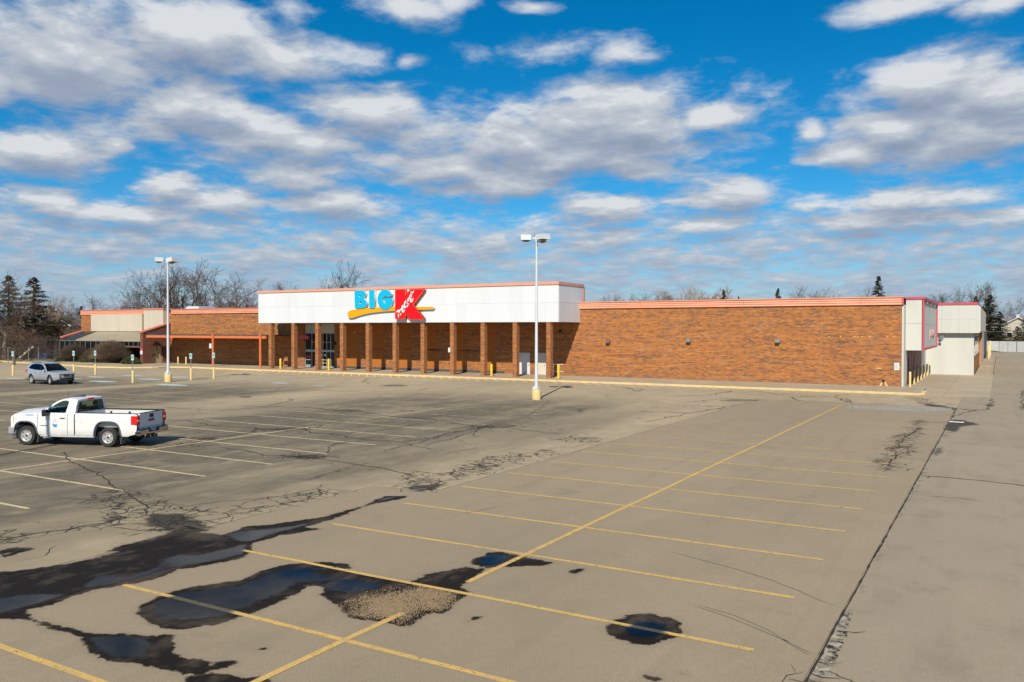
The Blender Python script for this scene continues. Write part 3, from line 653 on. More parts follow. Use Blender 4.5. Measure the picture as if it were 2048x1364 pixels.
# hatching in the fire lane
for k in range(72):
    x = -72.5 + .98*k
    if x > -5.6: break
    L = 5.0 if x < -67.5 else (2.1 if x < -50 else 1.75)*(1-.25*((k*7) % 3 == 0)); line('kerb_hatch', (x, KY-.10), (x+L, KY-.10-L*1.2), .10, .004, M['hatch'])
for k in range(9): line('kerb_hatch', (-99+1.2*k, G(189,733.4)[1]-.35-.16*k*.7), (-98.2+1.2*k, G(189,733.4)[1]-1.2-.16*k*.7), .12, .004, M['hatch'])
# side yard east of the store
yard = bpy.data.objects.new('side_yard', None); C.objects.link(yard); yard['kind'] = 'structure'
for (x0, x1) in ((-6.45,-3.3),(-3.3,-0.5)):
    for (y0, y1) in ((70.2,78.5),(78.5,87),(87,95.7)):
        if x0 > -4: slab(x0, x1, y0, y1, .03, M['concrete'], parent=yard)
        else: slab(x0, x1, y0, y1, .03, M['concrete'], parent=yard)
slab(-4.74, -3.3, 63.4, 70.2, .02, M['concrete'], parent=yard); slab(-3.3, -0.5, 64, 70.2, .02, M['concrete'], parent=yard)
for k in range(9): slab(-2.1, -.75, 95.7+8*k, 103.7+8*k, .06, M['concrete'], parent=yard)
mb = MB(); mb.box(-.74, 95.7, -.05, -.55, 168, .1); part('kerb_stone', mb, M['concrete'], yard)

# ---- cracks running across the lots (raised a hair above the surface so they lie on it)
M['crack'] = worn('dirt_filled_crack', (.028,.022,.018), (.06,.045,.035), 3, .95)
CR = [(c7((80,305),(200,310),(300,335),(400,340),(470,345),(530,345),(540,370),(430,385),(300,400),(200,430)),.06),(c7((530,348),(660,360),(780,350),(850,375),(960,385),(1110,410),(1280,420),(1450,400),(1560,370),(1700,345),(1850,350),(2000,370),(2090,378)),.07),
 (c7((350,447),(500,465),(600,490),(700,490),(850,505),(960,520),(1070,535),(1200,555),(1300,580),(1360,600)),.055),(c7((960,385),(1100,370),(1250,350),(1390,320)),.045),(c7((600,235),(700,215),(730,205),(715,198)),.07),
 (c7((460,237),(600,240),(760,240),(900,255),(1000,262),(1100,268),(1250,290),(1400,300),(1550,320),(1700,345)),.07),(c7((780,360),(880,335),(1030,310),(1120,300),(1250,290)),.06),(c7((900,480),(910,450),(950,430),(1040,420)),.05),(c7((1300,425),(1340,440),(1450,460)),.04),
 (c7((800,158),(900,155),(1100,165),(1380,155),(1425,140)),.06),(c7((1125,122),(1090,110),(1110,95),(1200,90)),.06),(c7((1040,315),(900,330),(840,350)),.05),(c7((0,190),(180,200),(350,195)),.06),(c7((100,120),(330,130),(560,118)),.05),
 (c7((1480,490),(1560,470),(1660,455),(1670,445)),.03),(c7((1650,390),(1700,345),(1830,320)),.05),(c7((1700,345),(1560,400),(1400,440)),.04),(c7((1780,350),(1900,330),(2040,325)),.05),
 (c4((-100,560),(0,540),(60,520),(200,490),(270,480),(370,470),(500,445),(560,435),(640,425),(700,400),(800,380)),.05),(c4((1100,330),(1240,310),(1450,290),(1700,260),(1850,225),(1890,195)),.02),(c4((380,10),(420,70),(500,110),(580,130),(640,180),(700,230),(780,280),(860,340)),.05),
 (c4((0,35),(150,12),(260,-10)),.03),(c4((640,455),(760,465),(900,470),(1050,455)),.03),(c4((560,630),(640,610),(800,585)),.02),(c4((0,730),(140,745),(330,740),(480,715)),.03),(c4((100,650),(260,620),(330,560)),.015),
 (c6((1255,402),(1400,410),(1560,425),(1740,447),(1900,470)),.07),(c6((1310,498),(1440,505),(1560,520)),.02),(c6((670,33),(690,48),(720,52)),.08),(c6((560,20),(700,30),(910,38),(940,52),(880,62),(760,66)),.07),(c6((880,1125),(960,1135),(1010,1130)),.025),(c6((750,1325),(800,1345),(900,1350)),.04),(c6((760,1270),(830,1285),(900,1280)),.03),(c6((830,1160),(900,1165)),.02),
 (c6((600,1400),(640,1340),(720,1325)),.02),(c6((660,1290),(680,1325)),.02),(c8((1440,170),(1560,190),(1700,180),(1740,160)),.09),(c8((1400,250),(1480,215),(1560,190)),.06),(c8((1735,130),(1745,95),(1765,80)),.07),(c8((2030,0),(2030,150)),.07),(c8((1750,35),(1900,42),(2048,50)),.08),
 (c8((940,295),(1130,292),(1240,300),(1370,305)),.06),(c8((290,70),(400,90),(460,110),(440,122)),.09),(c8((330,60),(380,45),(460,40)),.07),(c8((480,118),(640,128),(780,122)),.06),(c8((1050,412),(900,415),(860,440)),.05),(c8((1055,520),(940,525),(850,535)),.06),(c8((1000,600),(900,598),(830,610)),.06),(c8((860,640),(720,650),(650,665)),.05),(c8((930,715),(840,700),(780,705)),.05),(c8((890,745),(800,735),(760,750)),.05),(c8((1090,340),(1030,400),(950,440),(900,500),(860,560),(830,640),(800,700)),.05),
 ([(-15.42,3),(-15.42,18.47)],.09),([(-15.42,18.47),(-13.5,18.47)],.06),([(-13.44,18.47),(-13.44,54.5)],.09),([(-13.44,54.55),(-2.1,54.55)],.09),([(-2.10,3),(-2.10,26),(-2.09,54.5)],.07),
 ([G(650,846),G(820,836),G(930,827)],.05),([G(1100,800),G(1060,830),G(900,870),G(760,905)],.03),([G(1270,822),G(1380,826),G(1420,819),G(1520,801)],.07),([G(1290,845),G(1390,824)],.05),([G(1370,805),G(1440,798),G(1530,800)],.08),([G(1245,773),G(1275,783),G(1290,779),G(1255,776)],.08),([G(1350,792),G(1420,790),G(1470,781)],.08),([G(1500,781),G(1560,789),G(1590,786)],.06),([G(1590,795),G(1640,792),G(1700,795)],.05),
 ([G(1000,800),G(1100,806),G(1190,806)],.05),([G(960,790),G(1040,797),G(1075,801)],.05),([G(700,790),G(820,786),G(900,792)],.06),([G(330,842),G(420,838),G(520,831)],.05),([G(330,815),G(430,822),G(560,812)],.05)]
mb = MB()
def ribbon(mb, pts, w, z, seed, straight=False, twigs=True):
    r = random.Random(seed); P = densify(pts, .22, .004 if straight else .03 + w*.4, seed)
    ww = [w*(.45+.9*r.random()) for _ in P]; ww[0] = ww[-1] = .004
    for i in range(len(P)-1):
        a = Vector((*P[i],z)); c_ = Vector((*P[i+1],z)); d = c_-a
        if d.length < 1e-6: continue
        n = Vector((-d.y,d.x,0)).normalized(); mb.poly([a-n*ww[i]/2, c_-n*ww[i+1]/2, c_+n*ww[i+1]/2, a+n*ww[i]/2])
    for _ in range(int(len(P)/9) if twigs else 0):          # short side branches
        i = r.randrange(1, len(P)-1); a = P[i]; an = r.uniform(0, 2*PI); L = r.uniform(.3, 1.3); q = (a[0]+math.cos(an)*L, a[1]+math.sin(an)*L)
        Q = densify([a, q], .15, .04, seed+i)
        for j in range(len(Q)-1):
            u = Vector((*Q[j],z)); v_ = Vector((*Q[j+1],z)); d = v_-u
            if d.length > 1e-6: n = Vector((-d.y,d.x,0)).normalized()*w*.22*(1-j/len(Q)); mb.poly([u-n,v_-n,v_+n,u+n])
for i, (pts, w) in enumerate(CR):
    inside = sum(1 for x, y in pts if LOTX0-.02 < x < LOTX1+.01 and y < LOTY1) > len(pts)/2 or (pts[0][0] > -15.3 and pts[0][1] < 18.4 and pts[0][0] < LOTX1)
    seam = len(pts) <= 3 and (abs(pts[0][0]-pts[1][0]) < .03 or abs(pts[0][1]-pts[1][1]) < .03); ribbon(mb, pts, w*(.55 if seam else 1.0), .0235 if inside else .0075, 300+i, seam, not seam)
struct('asphalt_cracks', mb.mesh('asphalt_cracks', [M['crack']], False, False), M['crack'])['kind'] = 'stuff'
M['tyre_mark'] = worn('faint_tyre_mark', (.25,.20,.14), (.30,.24,.165), 6, .95)
mb = MB()
for i, pts in enumerate((c6((100,760),(250,800),(400,840),(560,890),(700,945),(800,990),(885,1020)), c6((200,1010),(350,1060),(500,1120),(640,1180),(760,1240)), c6((230,1010),(400,1060),(560,1130),(740,1245)), c5((820,330),(900,318),(1020,290)))):
    ribbon(mb, pts, .022, .0232, 600+i, True, False)
struct('tyre_marks', mb.mesh('tyre_marks', [M['tyre_mark']], False, False), M['tyre_mark'])['kind'] = 'stuff'
pm_ = asphalt('pale_patch_asphalt', (.47,.41,.31), (.40,.35,.26), (.2,.18,.14), .6, .9, old=False)
for pts in (c6((872,1062),(928,1040),(936,1080),(925,1115),(886,1122),(858,1112)), c6((852,1122),(925,1130),(915,1165),(880,1172),(838,1158)), c6((826,1168),(905,1178),(880,1235),(868,1262),(842,1285),(786,1274),(790,1235)), c6((768,1292),(842,1300),(832,1325),(806,1342),(758,1326))):
    pts = densify(pts, .1, .01, int(pts[0][1]*100), True); X_ = np.array([q[0] for q in pts]); struct('asphalt_patch', flat(pts, .0045), pm_)
# ragged dirt along the road joint
mb = MB(); r = random.Random(3); y = 50
while y < 50:
    L = r.uniform(.05, .35)*(1.6 if 9 < y < 11 or 25 < y < 34 else 1); w = r.uniform(.015,.06)
    mb.poly([(-2.08, y-w, .006), (-2.08+L*.5, y-w*.4+r.uniform(-.03,.03), .006), (-2.08+L, y+r.uniform(-.05,.05), .006), (-2.08+L*.5, y+w*.6, .006), (-2.08, y+w, .006)]); y += r.uniform(.02, .11)


# ---- puddles: real water lying over paint and asphalt, thinning out to a ragged edge
def water_mat():
    m = bpy.data.materials.new('rain_water'); m.use_nodes = True; nt = m.node_tree; nt.nodes.clear(); t = NT(nt); p = POS(t)
    dp = t.m('ADD', t.attr('depth'), t.mr(t.noise(p, 6, 5, .65), .3, .7, -.05, .05)); f = t.mr(dp, .0, .13, 0, 1, smooth=True)
    tr = t.n('ShaderNodeBsdfTransparent'); t.put(tr.inputs[0], t.mix(f, (1,1,1), (.42,.45,.53)))
    gl = t.n('ShaderNodeBsdfGlossy'); t.put(gl.inputs['Color'], (.9,.9,.9)); t.put(gl.inputs['Roughness'], .02)
    ge = t.n('ShaderNodeNewGeometry'); c_ = t.m('ABSOLUTE', t.v('DOT_PRODUCT', ge.outputs['Normal'], ge.outputs['Incoming']))
    fr = t.m('MULTIPLY', t.m('MULTIPLY_ADD', t.m('POWER', t.m('SUBTRACT', 1.0, c_, clamp=True), 5.0), .98, .02), .55); fr = t.m('MULTIPLY', fr, f)
    mx = t.n('ShaderNodeMixShader'); o = t.n('ShaderNodeOutputMaterial'); t.L.new(fr, mx.inputs[0]); t.L.new(tr.outputs[0], mx.inputs[1]); t.L.new(gl.outputs[0], mx.inputs[2]); t.L.new(mx.outputs[0], o.inputs[0]); return m
M['water'] = water_mat()
for i, w in enumerate(WATER):
    P = np.array(w); st = .07; xs_ = np.arange(P[:,0].min()-.1, P[:,0].max()+.17, st); ys_ = np.arange(P[:,1].min()-.1, P[:,1].max()+.17, st)
    X, Y = np.meshgrid(xs_, ys_); sd = sdist(X.ravel(), Y.ravel(), w, .6); nx = len(xs_); idx = {}; vs = []; fs = []; dv = []
    z = .026
    def vid(k):
        if k not in idx: idx[k] = len(vs); vs.append((float(X.ravel()[k]), float(Y.ravel()[k]), z)); dv.append(float(sd[k]))
        return idx[k]
    for j in range(len(ys_)-1):
        row = j*nx
        for q in range(nx-1):
            k = row+q
            if max(sd[k], sd[k+1], sd[k+nx], sd[k+nx+1]) > -.06: fs.append((vid(k), vid(k+1), vid(k+nx+1), vid(k+nx)))
    me = bpy.data.meshes.new('puddle'); me.from_pydata(vs, [], fs); me.materials.append(M['water']); at = me.attributes.new('depth', 'FLOAT', 'POINT'); at.data.foreach_set('value', dv); me.update()
    o = bpy.data.objects.new('puddle', me); C.objects.link(o); o['kind'] = 'structure'
# ---- spilled gravel by the S-shaped puddle
gm = worn('pale_gravel', (.29,.21,.125), (.11,.075,.045), 40, .9)
mb = MB(); r = random.Random(11); gp = np.array(GRAVEL); n = 0; cx_, cy_ = gp.mean(0)
xs_ = rng.uniform(gp[:,0].min(), gp[:,0].max(), 110000); ys_ = rng.uniform(gp[:,1].min(), gp[:,1].max(), 110000); sd = sdist(xs_, ys_, GRAVEL, .3)
for x, y, s_ in zip(xs_, ys_, sd):
    if s_ < -.28: continue
    if r.random() > min(1, .025 + max(0, s_+.02)*.80)*(.35+.65*(math.sin(x*5.1)*math.cos(y*4.3)+1)/2): continue
    k = r.uniform(.003, .0085) if r.random() < .93 else r.uniform(.009, .016); a = r.uniform(0, 6.3); h = .012 + k*.6
    p = [(x+k*math.cos(a+q), y+k*math.sin(a+q), .014) for q in (0, 1.7, 3.3, 4.9)]; top = (x+r.uniform(-.3,.3)*k, y+r.uniform(-.3,.3)*k, h+.012)
    mb.add(p+[top], [(0,1,4),(1,2,4),(2,3,4),(3,0,4)]); n += 1
    if n > 26000: break
o = struct('gravel', mb.mesh('gravel', [gm], False, False), gm); o['kind'] = 'stuff'

# ================================================================ the store
WY, X0, X1 = 70.22, -112.2, -6.5         # facade plane, ends of the building
ZT, ZB = 7.08, 6.45                      # top and bottom of the fascia
CX0, CX1, CY, CZ0, CZ1 = -71.85, -33.97, 65.85, 5.175, 8.775   # the white canopy
store = thing('store_building', 'long brown brick store with salmon fascia and a white columned canopy', 'store', (-59, 78, 0), world=True)
EX0, EX1, EZ = -69.15, -64.55, 5.10      # entrance opening
mb = MB()
mb.box(X0, WY, 0, EX0, WY+.35, ZB); mb.box(EX1, WY, 0, X1, WY+.35, ZB); mb.box(EX0, WY, EZ, EX1, WY+.35, ZB)
part('front_wall', mb, M['brick'], store)
mb = MB(); mb.box(X0, WY+.35, 0, X0+.3, 135, ZB); part('side_wall', mb, M['brick'], store)
mb = MB(); mb.box(X0, 135, 0, X1, 135.3, ZB); part('rear_wall', mb, M['brick'], store)
mb = MB(); mb.box(X0+.31, WY+.36, ZB-.2, X1-.31, 134.99, ZB-.02); part('roof', mb, M['roof_dark'], store)
# dark skirting at the foot of the wall
for (a, b_) in ((-64.5, -42.2),):
    mb = MB(); mb.box(a, WY-.03, .126, b_, WY-.002, .36); part('base_course', mb, M['roof_dark'], store)
M['joint'] = worn('tan_joint_sealant', (.36,.25,.15), (.26,.18,.11), 2, .8)
# expansion joints
for x in (-30.14,-24.18,-18.31,-12.42,-88.1,-82.3,-76.9):
    mb = MB(); mb.box(x-.011, WY-.006, .13, x+.011, WY-.001, ZB-.01); part('expansion_joint', mb, M['joint'], store)
# salmon fascia: three lapped courses of metal plates and a cap
fas = thing('fascia', None, None); fas.parent = store; fas.location = -Vector((-59,78,0)); ORG[fas.name] = (0,0,0)
def fascia_run(x0, x1, y, z0=ZB, z1=ZT, par=fas):
    H = z1 - z0; n = max(1, round((x1-x0)/3.05)); w = (x1-x0)/n
    for r_ in range(3):
        for k in range(n):
            mb = MB(); zz0 = z0 + r_*(H-.09)/3 + .004; zz1 = z0 + (r_+1)*(H-.09)/3; a, b_ = x0+k*w+.008, x0+(k+1)*w-.008
            mb.add([(a,y-.13,zz0),(b_,y-.13,zz0),(b_,y-.08,zz1),(a,y-.08,zz1),(a,y+.02,zz0),(b_,y+.02,zz0),(b_,y+.02,zz1),(a,y+.02,zz1)],
                   [(0,1,2,3),(7,6,5,4),(0,4,5,1),(3,2,6,7),(1,5,6,2),(0,3,7,4)])
            part('fascia_plate', mb, M['salmon'], par)
    mb = MB(); mb.box(x0-.02, y-.16, z1-.09, x1+.02, y+.3, z1); part('fascia_cap', mb, M['salmon_red' if x1 < -60 else 'salmon'], par)
fascia_run(CX1+.02, X1+.12, WY); fascia_run(-92.6, CX0-.02, WY)
fascia_run(X0, -98.1, WY, ZB+.02, ZT+.05)
mb = MB(); mb.box(X1+.001, WY-.13, ZB, X1+.14, WY+1.5, ZT-.1); part('fascia_return', mb, M['rose'], fas)
mb = MB(); mb.box(X0, WY+.3, ZB, X0+.3, 135, ZT-.02); mb.box(X0, 135.0, ZB, X1, 135.3, ZT-.02); part('parapet', mb, M['salmon'], store)

# ---- canopy
can = thing('canopy', None, None); can.parent = store; can.location = -Vector((-59,78,0)); ORG[can.name] = (0,0,0)
CYB = 70.9
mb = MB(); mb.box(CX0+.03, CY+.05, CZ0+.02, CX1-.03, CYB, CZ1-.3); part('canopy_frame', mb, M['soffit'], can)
mb = MB()
for a in (CX0+.03, CX1-.33): mb.box(a, CY+.05, CZ0-.001, a+.3, WY-.01, CZ0+.018)
mb.box(CX0+.331, CY+.05, CZ0, CX1-.331, CY+.35, CZ0+.018)
part('soffit_edge', mb, M['white_panel'], can)
N = 31; w = (CX1-CX0)/N; zs = [CZ0, 6.93, CZ1-.25]
for k in range(N):
    for r_ in range(2):
        mb = MB(); dy = rng.uniform(-.006, .006); mb.box(CX0+k*w+.002, CY-.02+dy*.4, zs[r_]+(.004 if r_ else 0), CX0+(k+1)*w-.002, CY+.045, zs[r_+1]-.004)
        part('panel', mb, M['white_panel'], can)
NS = 4; ws = (CYB-CY-.05)/NS
for k in range(NS):
    for r_ in range(2):
        for xx in (CX1-.025, CX0-.035):
            mb = MB(); mb.box(xx, CY+.05+k*ws+.006, zs[r_]+(.008 if r_ else 0), xx+.06, CY+.05+(k+1)*ws-.006, zs[r_+1]-.008); part('panel', mb, M['white_panel'], can)
mb = MB(); mb.box(CX0-.09, CY-.10, CZ1-.25, CX1+.09, CY+.3, CZ1); mb.box(CX1-.3, CY+.301, CZ1-.25, CX1+.09, CYB+.06, CZ1); mb.box(CX0-.09, CY+.301, CZ1-.25, CX0+.3, CYB+.06, CZ1)
mb.box(CX0+.301, CYB-.24, CZ1-.25, CX1-.301, CYB+.06, CZ1)
part('coping', mb, M['salmon_light'], can)
mb = MB(); mb.box(CX1-.06, CYB+.02, ZT, CX1+.09, CYB+.2, CZ1-.252); part('corner_trim', mb, M['salmon_red'], can)
mb = MB(); mb.box(CX0+.1, CYB+.001, ZB, CX1-.1, CYB+.06, CZ1-.25); part('rear_face', mb, M['roof_dark'], can)
mb = MB(); mb.box(CX0+.31, CY+.36, CZ1-.32, CX1-.31, CYB-.25, CZ1-.27); part('canopy_roof', mb, M['roof_dark'], can)
# ---- columns
for i in range(11):
    x = -70.066 + 3.51009*i - .02; mb = MB(); h_ = .215; y = 65.98
    mb.bbox(x-h_, y-.13, .125, x+h_, y+.40, CZ0-.003, .012); part('column', mb, M['brick_side'], store)
# plain brick infill where windows were closed up, with a dark line over them
for (a, b_) in ((688.5,716.8),(740.6,766.6),(793,819.3),(849.6,874),(906,929.6),(966,991)):
    xa, xb = FY(a, 700, WY)[0], FY(b_, 700, WY)[0]; mb = MB(); mb.box(xa, WY-.012, .37, xb, WY-.002, CZ0+.5); part('infill_panel', mb, M['brick_infill'], store)
for (a, b_, yy) in ((741,766,698),(809,824,698.5),(851,880,699),(845,868,699),(860,874,700),(919,958,701),(1005,1022,703),(1138,1174,706),(1220,1268,707)):
    xa, xb = FY(a, yy, WY)[0], FY(b_, yy, WY)[0]; z = FY(a, yy, WY)[1]; mb = MB(); mb.box(xa, WY-.035, z-.04, xb, WY-.013, z+.03); part('rust_rail', mb, M['orange_steel'] if a > 1000 else M['dark_red'], store)

# ---- entrance glazing
ent = thing('entrance', None, None); ent.parent = store; ent.location = -Vector((-59,78,0)); ORG[ent.name] = (0,0,0)
EY = WY+.16
vx = [FY(p, 690, EY)[0] for p in (609.6, 624.3, 637, 646.3, 654, 662, 668)]; vx[0] = EX0+.03; vx[-1] = EX1-.03
vz = [FY(640, p, EY)[1] for p in (733, 704.4, 699, 684.3, 666.5)]; vz[0] = .18; zt = EZ-.02
F = .05
def bar(xa, xb, za, zb, d=.06, m_=None): mb = MB(); mb.box(xa, EY-d, za, xb, EY+.05, zb); part('frame_bar', mb, m_ or M['alu'], ent)
for i, x in enumerate(vx):
    if i == 2: bar(x-F/2, x+F/2, .14, vz[4])
    else: bar(x-F/2-.01, x+F/2+.01, .14, vz[4])
for z, hh in ((vz[4], .06), (vz[3], .05), ((vz[1]+vz[2])/2, .24), (.2, .16)):
    for i in range(6):
        if hh == .05 and i == 0: continue
        bar(vx[i]+F/2+.012, vx[i+1]-F/2-.012, z-hh/2, z+hh/2, .05)
for i in range(6):
    mb = MB(); mb.box(vx[i]+.01, EY+.03, .14, vx[i+1]-.01, EY+.045, vz[4]); part('pane', mb, M['glass_dark'], ent)
for i, (a, b_) in enumerate(((0,1),(1,3),(3,5),(5,6))):
    mb = MB(); mb.box(vx[a]-.02, EY-.04, vz[4]+.035, vx[b_]-.05, EY+.03, zt); part('upper_panel', mb, M['grey_panel'], ent)
mb = MB(); mb.box(vx[0]+.12, EY-.02, .95, vx[1]-.12, EY+.01, 1.02); mb.box(vx[0]+.12, EY-.02, .3, vx[1]-.12, EY+.01, .42); part('door_rail', mb, M['alu'], ent)
mb = MB(); mb.box(vx[0]+.13, EY-.01, 1.2, vx[1]-.13, EY+.025, 1.42); part('door_notice', mb, mat('red_door_notice', (.5,.01,.03), .5), ent)
for xx in ((vx[2]+vx[3])/2+.1, (vx[3]+vx[4])/2):
    mb = MB(); mb.box(xx-.12, EY-.005, 1.42, xx+.12, EY+.028, 1.68); part('door_notice', mb, M['plate_white'], ent)
for z in (.62, .98):
    mb = MB(); mb.box(vx[2]+.06, EY-.09, z, vx[4]-.06, EY-.05, z+.05); part('push_bar', mb, M['kerb_yellow'], ent)
# ---- two blank doors at the right end
for (a, b_, lab) in ((1028.5,1060.2,None),(1071.5,1092,None)):
    xa, xb = FY(a,740,WY)[0], FY(b_,740,WY)[0]; d = part('door', (lambda mb: (mb.bbox(xa+.06, WY-.05, .14, xb-.06, WY-.01, 2.16, .01), mb)[1])(MB()), M['white_paint'] if a < 1050 else M['cream_door'], store)
    mb = MB(); mb.box(xa, WY-.03, .13, xa+.055, WY-.001, 2.24); mb.box(xb-.055, WY-.03, .13, xb, WY-.001, 2.24); mb.box(xa+.056, WY-.03, 2.17, xb-.056, WY-.001, 2.24); part('door_frame', mb, M['white_paint'], d)
    mb = MB(); mb.box(xb-.16, WY-.1, 1.0, xb-.11, WY-.051, 1.12); part('handle', mb, M['steel'], d)
# small wall things
def wallbox(name, px, py, w_, h_, d_, m_, Y=WY, lab=None):
    x, z = FY(px, py, Y); mb = MB(); mb.bbox(x-w_/2, Y-d_, z-h_/2, x+w_/2, Y-.001, z+h_/2, .015); return part(name, mb, m_, store, label=lab)
M['wall_light'] = worn('grey_wall_light', (.20,.20,.19), (.15,.15,.14), 2, .5)
for i, (px, py) in enumerate(((1217,683),(1378,681),(1556,682))):
    x, z = FY(px, py, WY); mb = MB()
    mb.add([(x-.19,WY-.30,z-.12),(x+.19,WY-.30,z-.12),(x+.19,WY-.22,z+.15),(x-.19,WY-.22,z+.15),(x-.19,WY-.001,z-.12),(x+.19,WY-.001,z-.12),(x+.19,WY-.001,z+.17),(x-.19,WY-.001,z+.17)],
           [(0,1,2,3),(5,4,7,6),(1,5,6,2),(4,0,3,7),(3,2,6,7),(4,5,1,0)])
    o = part('wall_light', mb, M['wall_light'] if i else M['bronze'], store)
    mb = MB(); mb.box(x-.15, WY-.28, z-.17, x+.15, WY-.05, z-.122); part('lens', mb, M['lens'], o)
n = wallbox('notice_plate', 1793.5, 733, .37, .58, .03, M['plate_white'], lab='white notice with rows of grey print')
x, z = FY(1793.5, 733, WY); mb = MB()
for k in range(7): mb.box(x-.13, WY-.034, z+.19-.06*k, x+.13-.04*(k % 3), WY-.0312, z+.215-.06*k)
part('print', mb, M['notice_ink'], n)
wallbox('junction_box', 1121, 662, .25, .25, .2, M['black']); wallbox('junction_box', 588, 663, .25, .3, .15, M['black'])
wallbox('junction_box', 710, 665, .16, .12, .06, M['plate_white']); wallbox('junction_box', 899.5, 700, .22, .45, .12, M['plate_white'], Y=65.84)
for px, py in ((689.5,676),(795.5,678),(910.5,678)): wallbox('conduit', px, py, .07, .35, .08, M['plate_white'], Y=66.2)
wallbox('floodlight', 669.5, 687, .38, .34, .28, M['black'], Y=WY-.02)
for px, py in ((1658,673.5),(1681,673.5),(1706,674),(1711,673.5),(1716.5,674),(1724,673.5),(1740,673.5),(1775,673.5),(1788,673.5),(1757,736.5)): wallbox('mortar_patch', px, py, .11 if px != 1757 else .35, .07, .012, M['pale_yellow'])
# scupper with pale run-off stains
x, z = FY(1767, 767, WY); mb = MB(); mb.box(x-.09, WY-.12, .50, x+.09, WY-.01, .62); sp = part('scupper', mb, M['black'], store)
mb = MB(); mb.poly([(x-.12,WY-.009,.5),(x-.05,WY-.009,.5),(x-.16,WY-.009,.13),(x-.3,WY-.009,.13)]); mb.poly([(x+.05,WY-.009,.5),(x+.12,WY-.009,.5),(x+.33,WY-.009,.13),(x+.18,WY-.009,.13)]); part('runoff_stain', mb, M['pale_yellow'], sp)
# cart corral rail by the right-hand doors
for (px, py) in ((1106,740),):
    x = -38.1; mb = MB(); x = FY(1104,745,68.5)[0]
    mb.tube([(x,68.5,.12),(x,68.5,1.25),(x+1.2,68.5,1.25)], .03, 6); mb.tube([(x,68.5,.6),(x+1.2,68.5,.6)], .03, 6); part('guard_rail', mb, M['plate_white'], store)

# ---- left wing: beige sign boxes, sloping wing walls, glazed lean-to
mb = MB(); mb.box(-109.5, 69.98, 4.18, -98.25, WY-.01, 6.46); 
n = 5; w = (109.5-98.25)/n
for k in range(n):
    mb = MB(); mb.box(-109.5+k*w+.006, 69.95, 4.18, -109.5+(k+1)*w-.006, WY-.004, 6.46); part('sign_panel', mb, M['beige_panel'], store)
YB = 69.3
xl, xr = -96.95, -93.05
for k in range(2):
    a = xl+(xr-xl)/2*k; mb = MB(); mb.box(a+.005, YB, 4.18, a+(xr-xl)/2-.005, YB+.08, 6.98); part('sign_panel', mb, M['beige_panel'], store)
mb = MB(); mb.box(xl, YB+.081, 4.18, xr-.001, WY-.005, 6.98); part('sign_box_core', mb, M['beige_panel'], store)
mb = MB(); mb.box(xl-.05, YB-.06, 6.981, xr+.05, WY+.3, 7.2); part('sign_box_cap', mb, M['salmon_red'], store)
# rust bolt marks on the panel
mb = MB(); r = random.Random(5)
for k in range(26): xx = r.uniform(-107.2,-103); zz = r.choice([5.0,5.15,5.55,5.8,5.95]) + r.uniform(-.05,.05); mb.box(xx-.03, 69.945, zz-.035, xx+.03, 69.9495, zz+.035)
part('bolt_marks', mb, M['beige_door'], store)['kind'] = 'stuff'
def wing(Xc, yf, zf, yb, zb, name, gap=None):
    t_ = .28; o = []
    pts = [(yf,.12),(yf,zf),(yb,zb),(yb,.12)]
    mb = MB()
    if gap:
        g0, g1, gz = gap
        zl = lambda y: zf + (zb-zf)*(y-yf)/(yb-yf)
        for P in ([(yf,.12),(yf,zl(yf)),(g0,zl(g0)),(g0,.12)], [(g0,gz),(g0,zl(g0)),(g1,zl(g1)),(g1,gz)], [(g1,.12),(g1,zl(g1)),(yb,zl(yb)),(yb,.12)]):
            mb.prism([(Xc-t_, y, z) for y, z in P], (2*t_, 0, 0))
    else: mb.prism([(Xc-t_, y, z) for y, z in pts], (2*t_, 0, 0))
    part(name, mb, M['brick_dark'], store)
    d = Vector((0, yb-yf, zb-zf)).normalized(); n_ = Vector((0, -d.z, d.y)); a = Vector((Xc, yf-.1, zf)) ; b_ = Vector((Xc, yb, zb+ (zb-zf)/(yb-yf)*0))
    mb = MB(); mb.prism([a+Vector((-t_-.07,0,0)), b_+Vector((-t_-.07,0,0)), b_+Vector((t_+.07,0,0)), a+Vector((t_+.07,0,0))], n_*.16); part('wing_coping', mb, M['salmon_red'], store)
    mb = MB(); mb.box(Xc-t_*.8, yf-.03, 1.3, Xc+t_*.8, yf-.004, 2.1); part('wall_poster', mb, M['rose'], store, label='red and white poster on the wall end')
    mb = MB(); mb.box(Xc-t_*.8, yf-.036, 1.3, Xc+t_*.8, yf-.031, 1.75); part('poster_panel', mb, M['plate_white'], store)
wing(-93.1, 66.2, 4.0, WY-.002, 5.2, 'wing_wall', gap=(67.5, 69.1, 2.35))
wing(-112.0, 67.3, 3.25, WY-.002, 4.1, 'wing_wall')
mb = MB(); mb.box(-93.16, 67.52, .13, -93.1, 69.08, 2.33); d = part('door', mb, M['beige_door'], store, label='beige boarded door in the wing wall')
mb = MB(); mb.box(-93.07, 68.3, .9, -93.0, 68.36, 2.3); mb.obox((-93.06, 68, 1.2), (.03,0,0), (0,.45,.3), (0,-.03,.045)); part('door_strap', mb, M['bronze'], d)
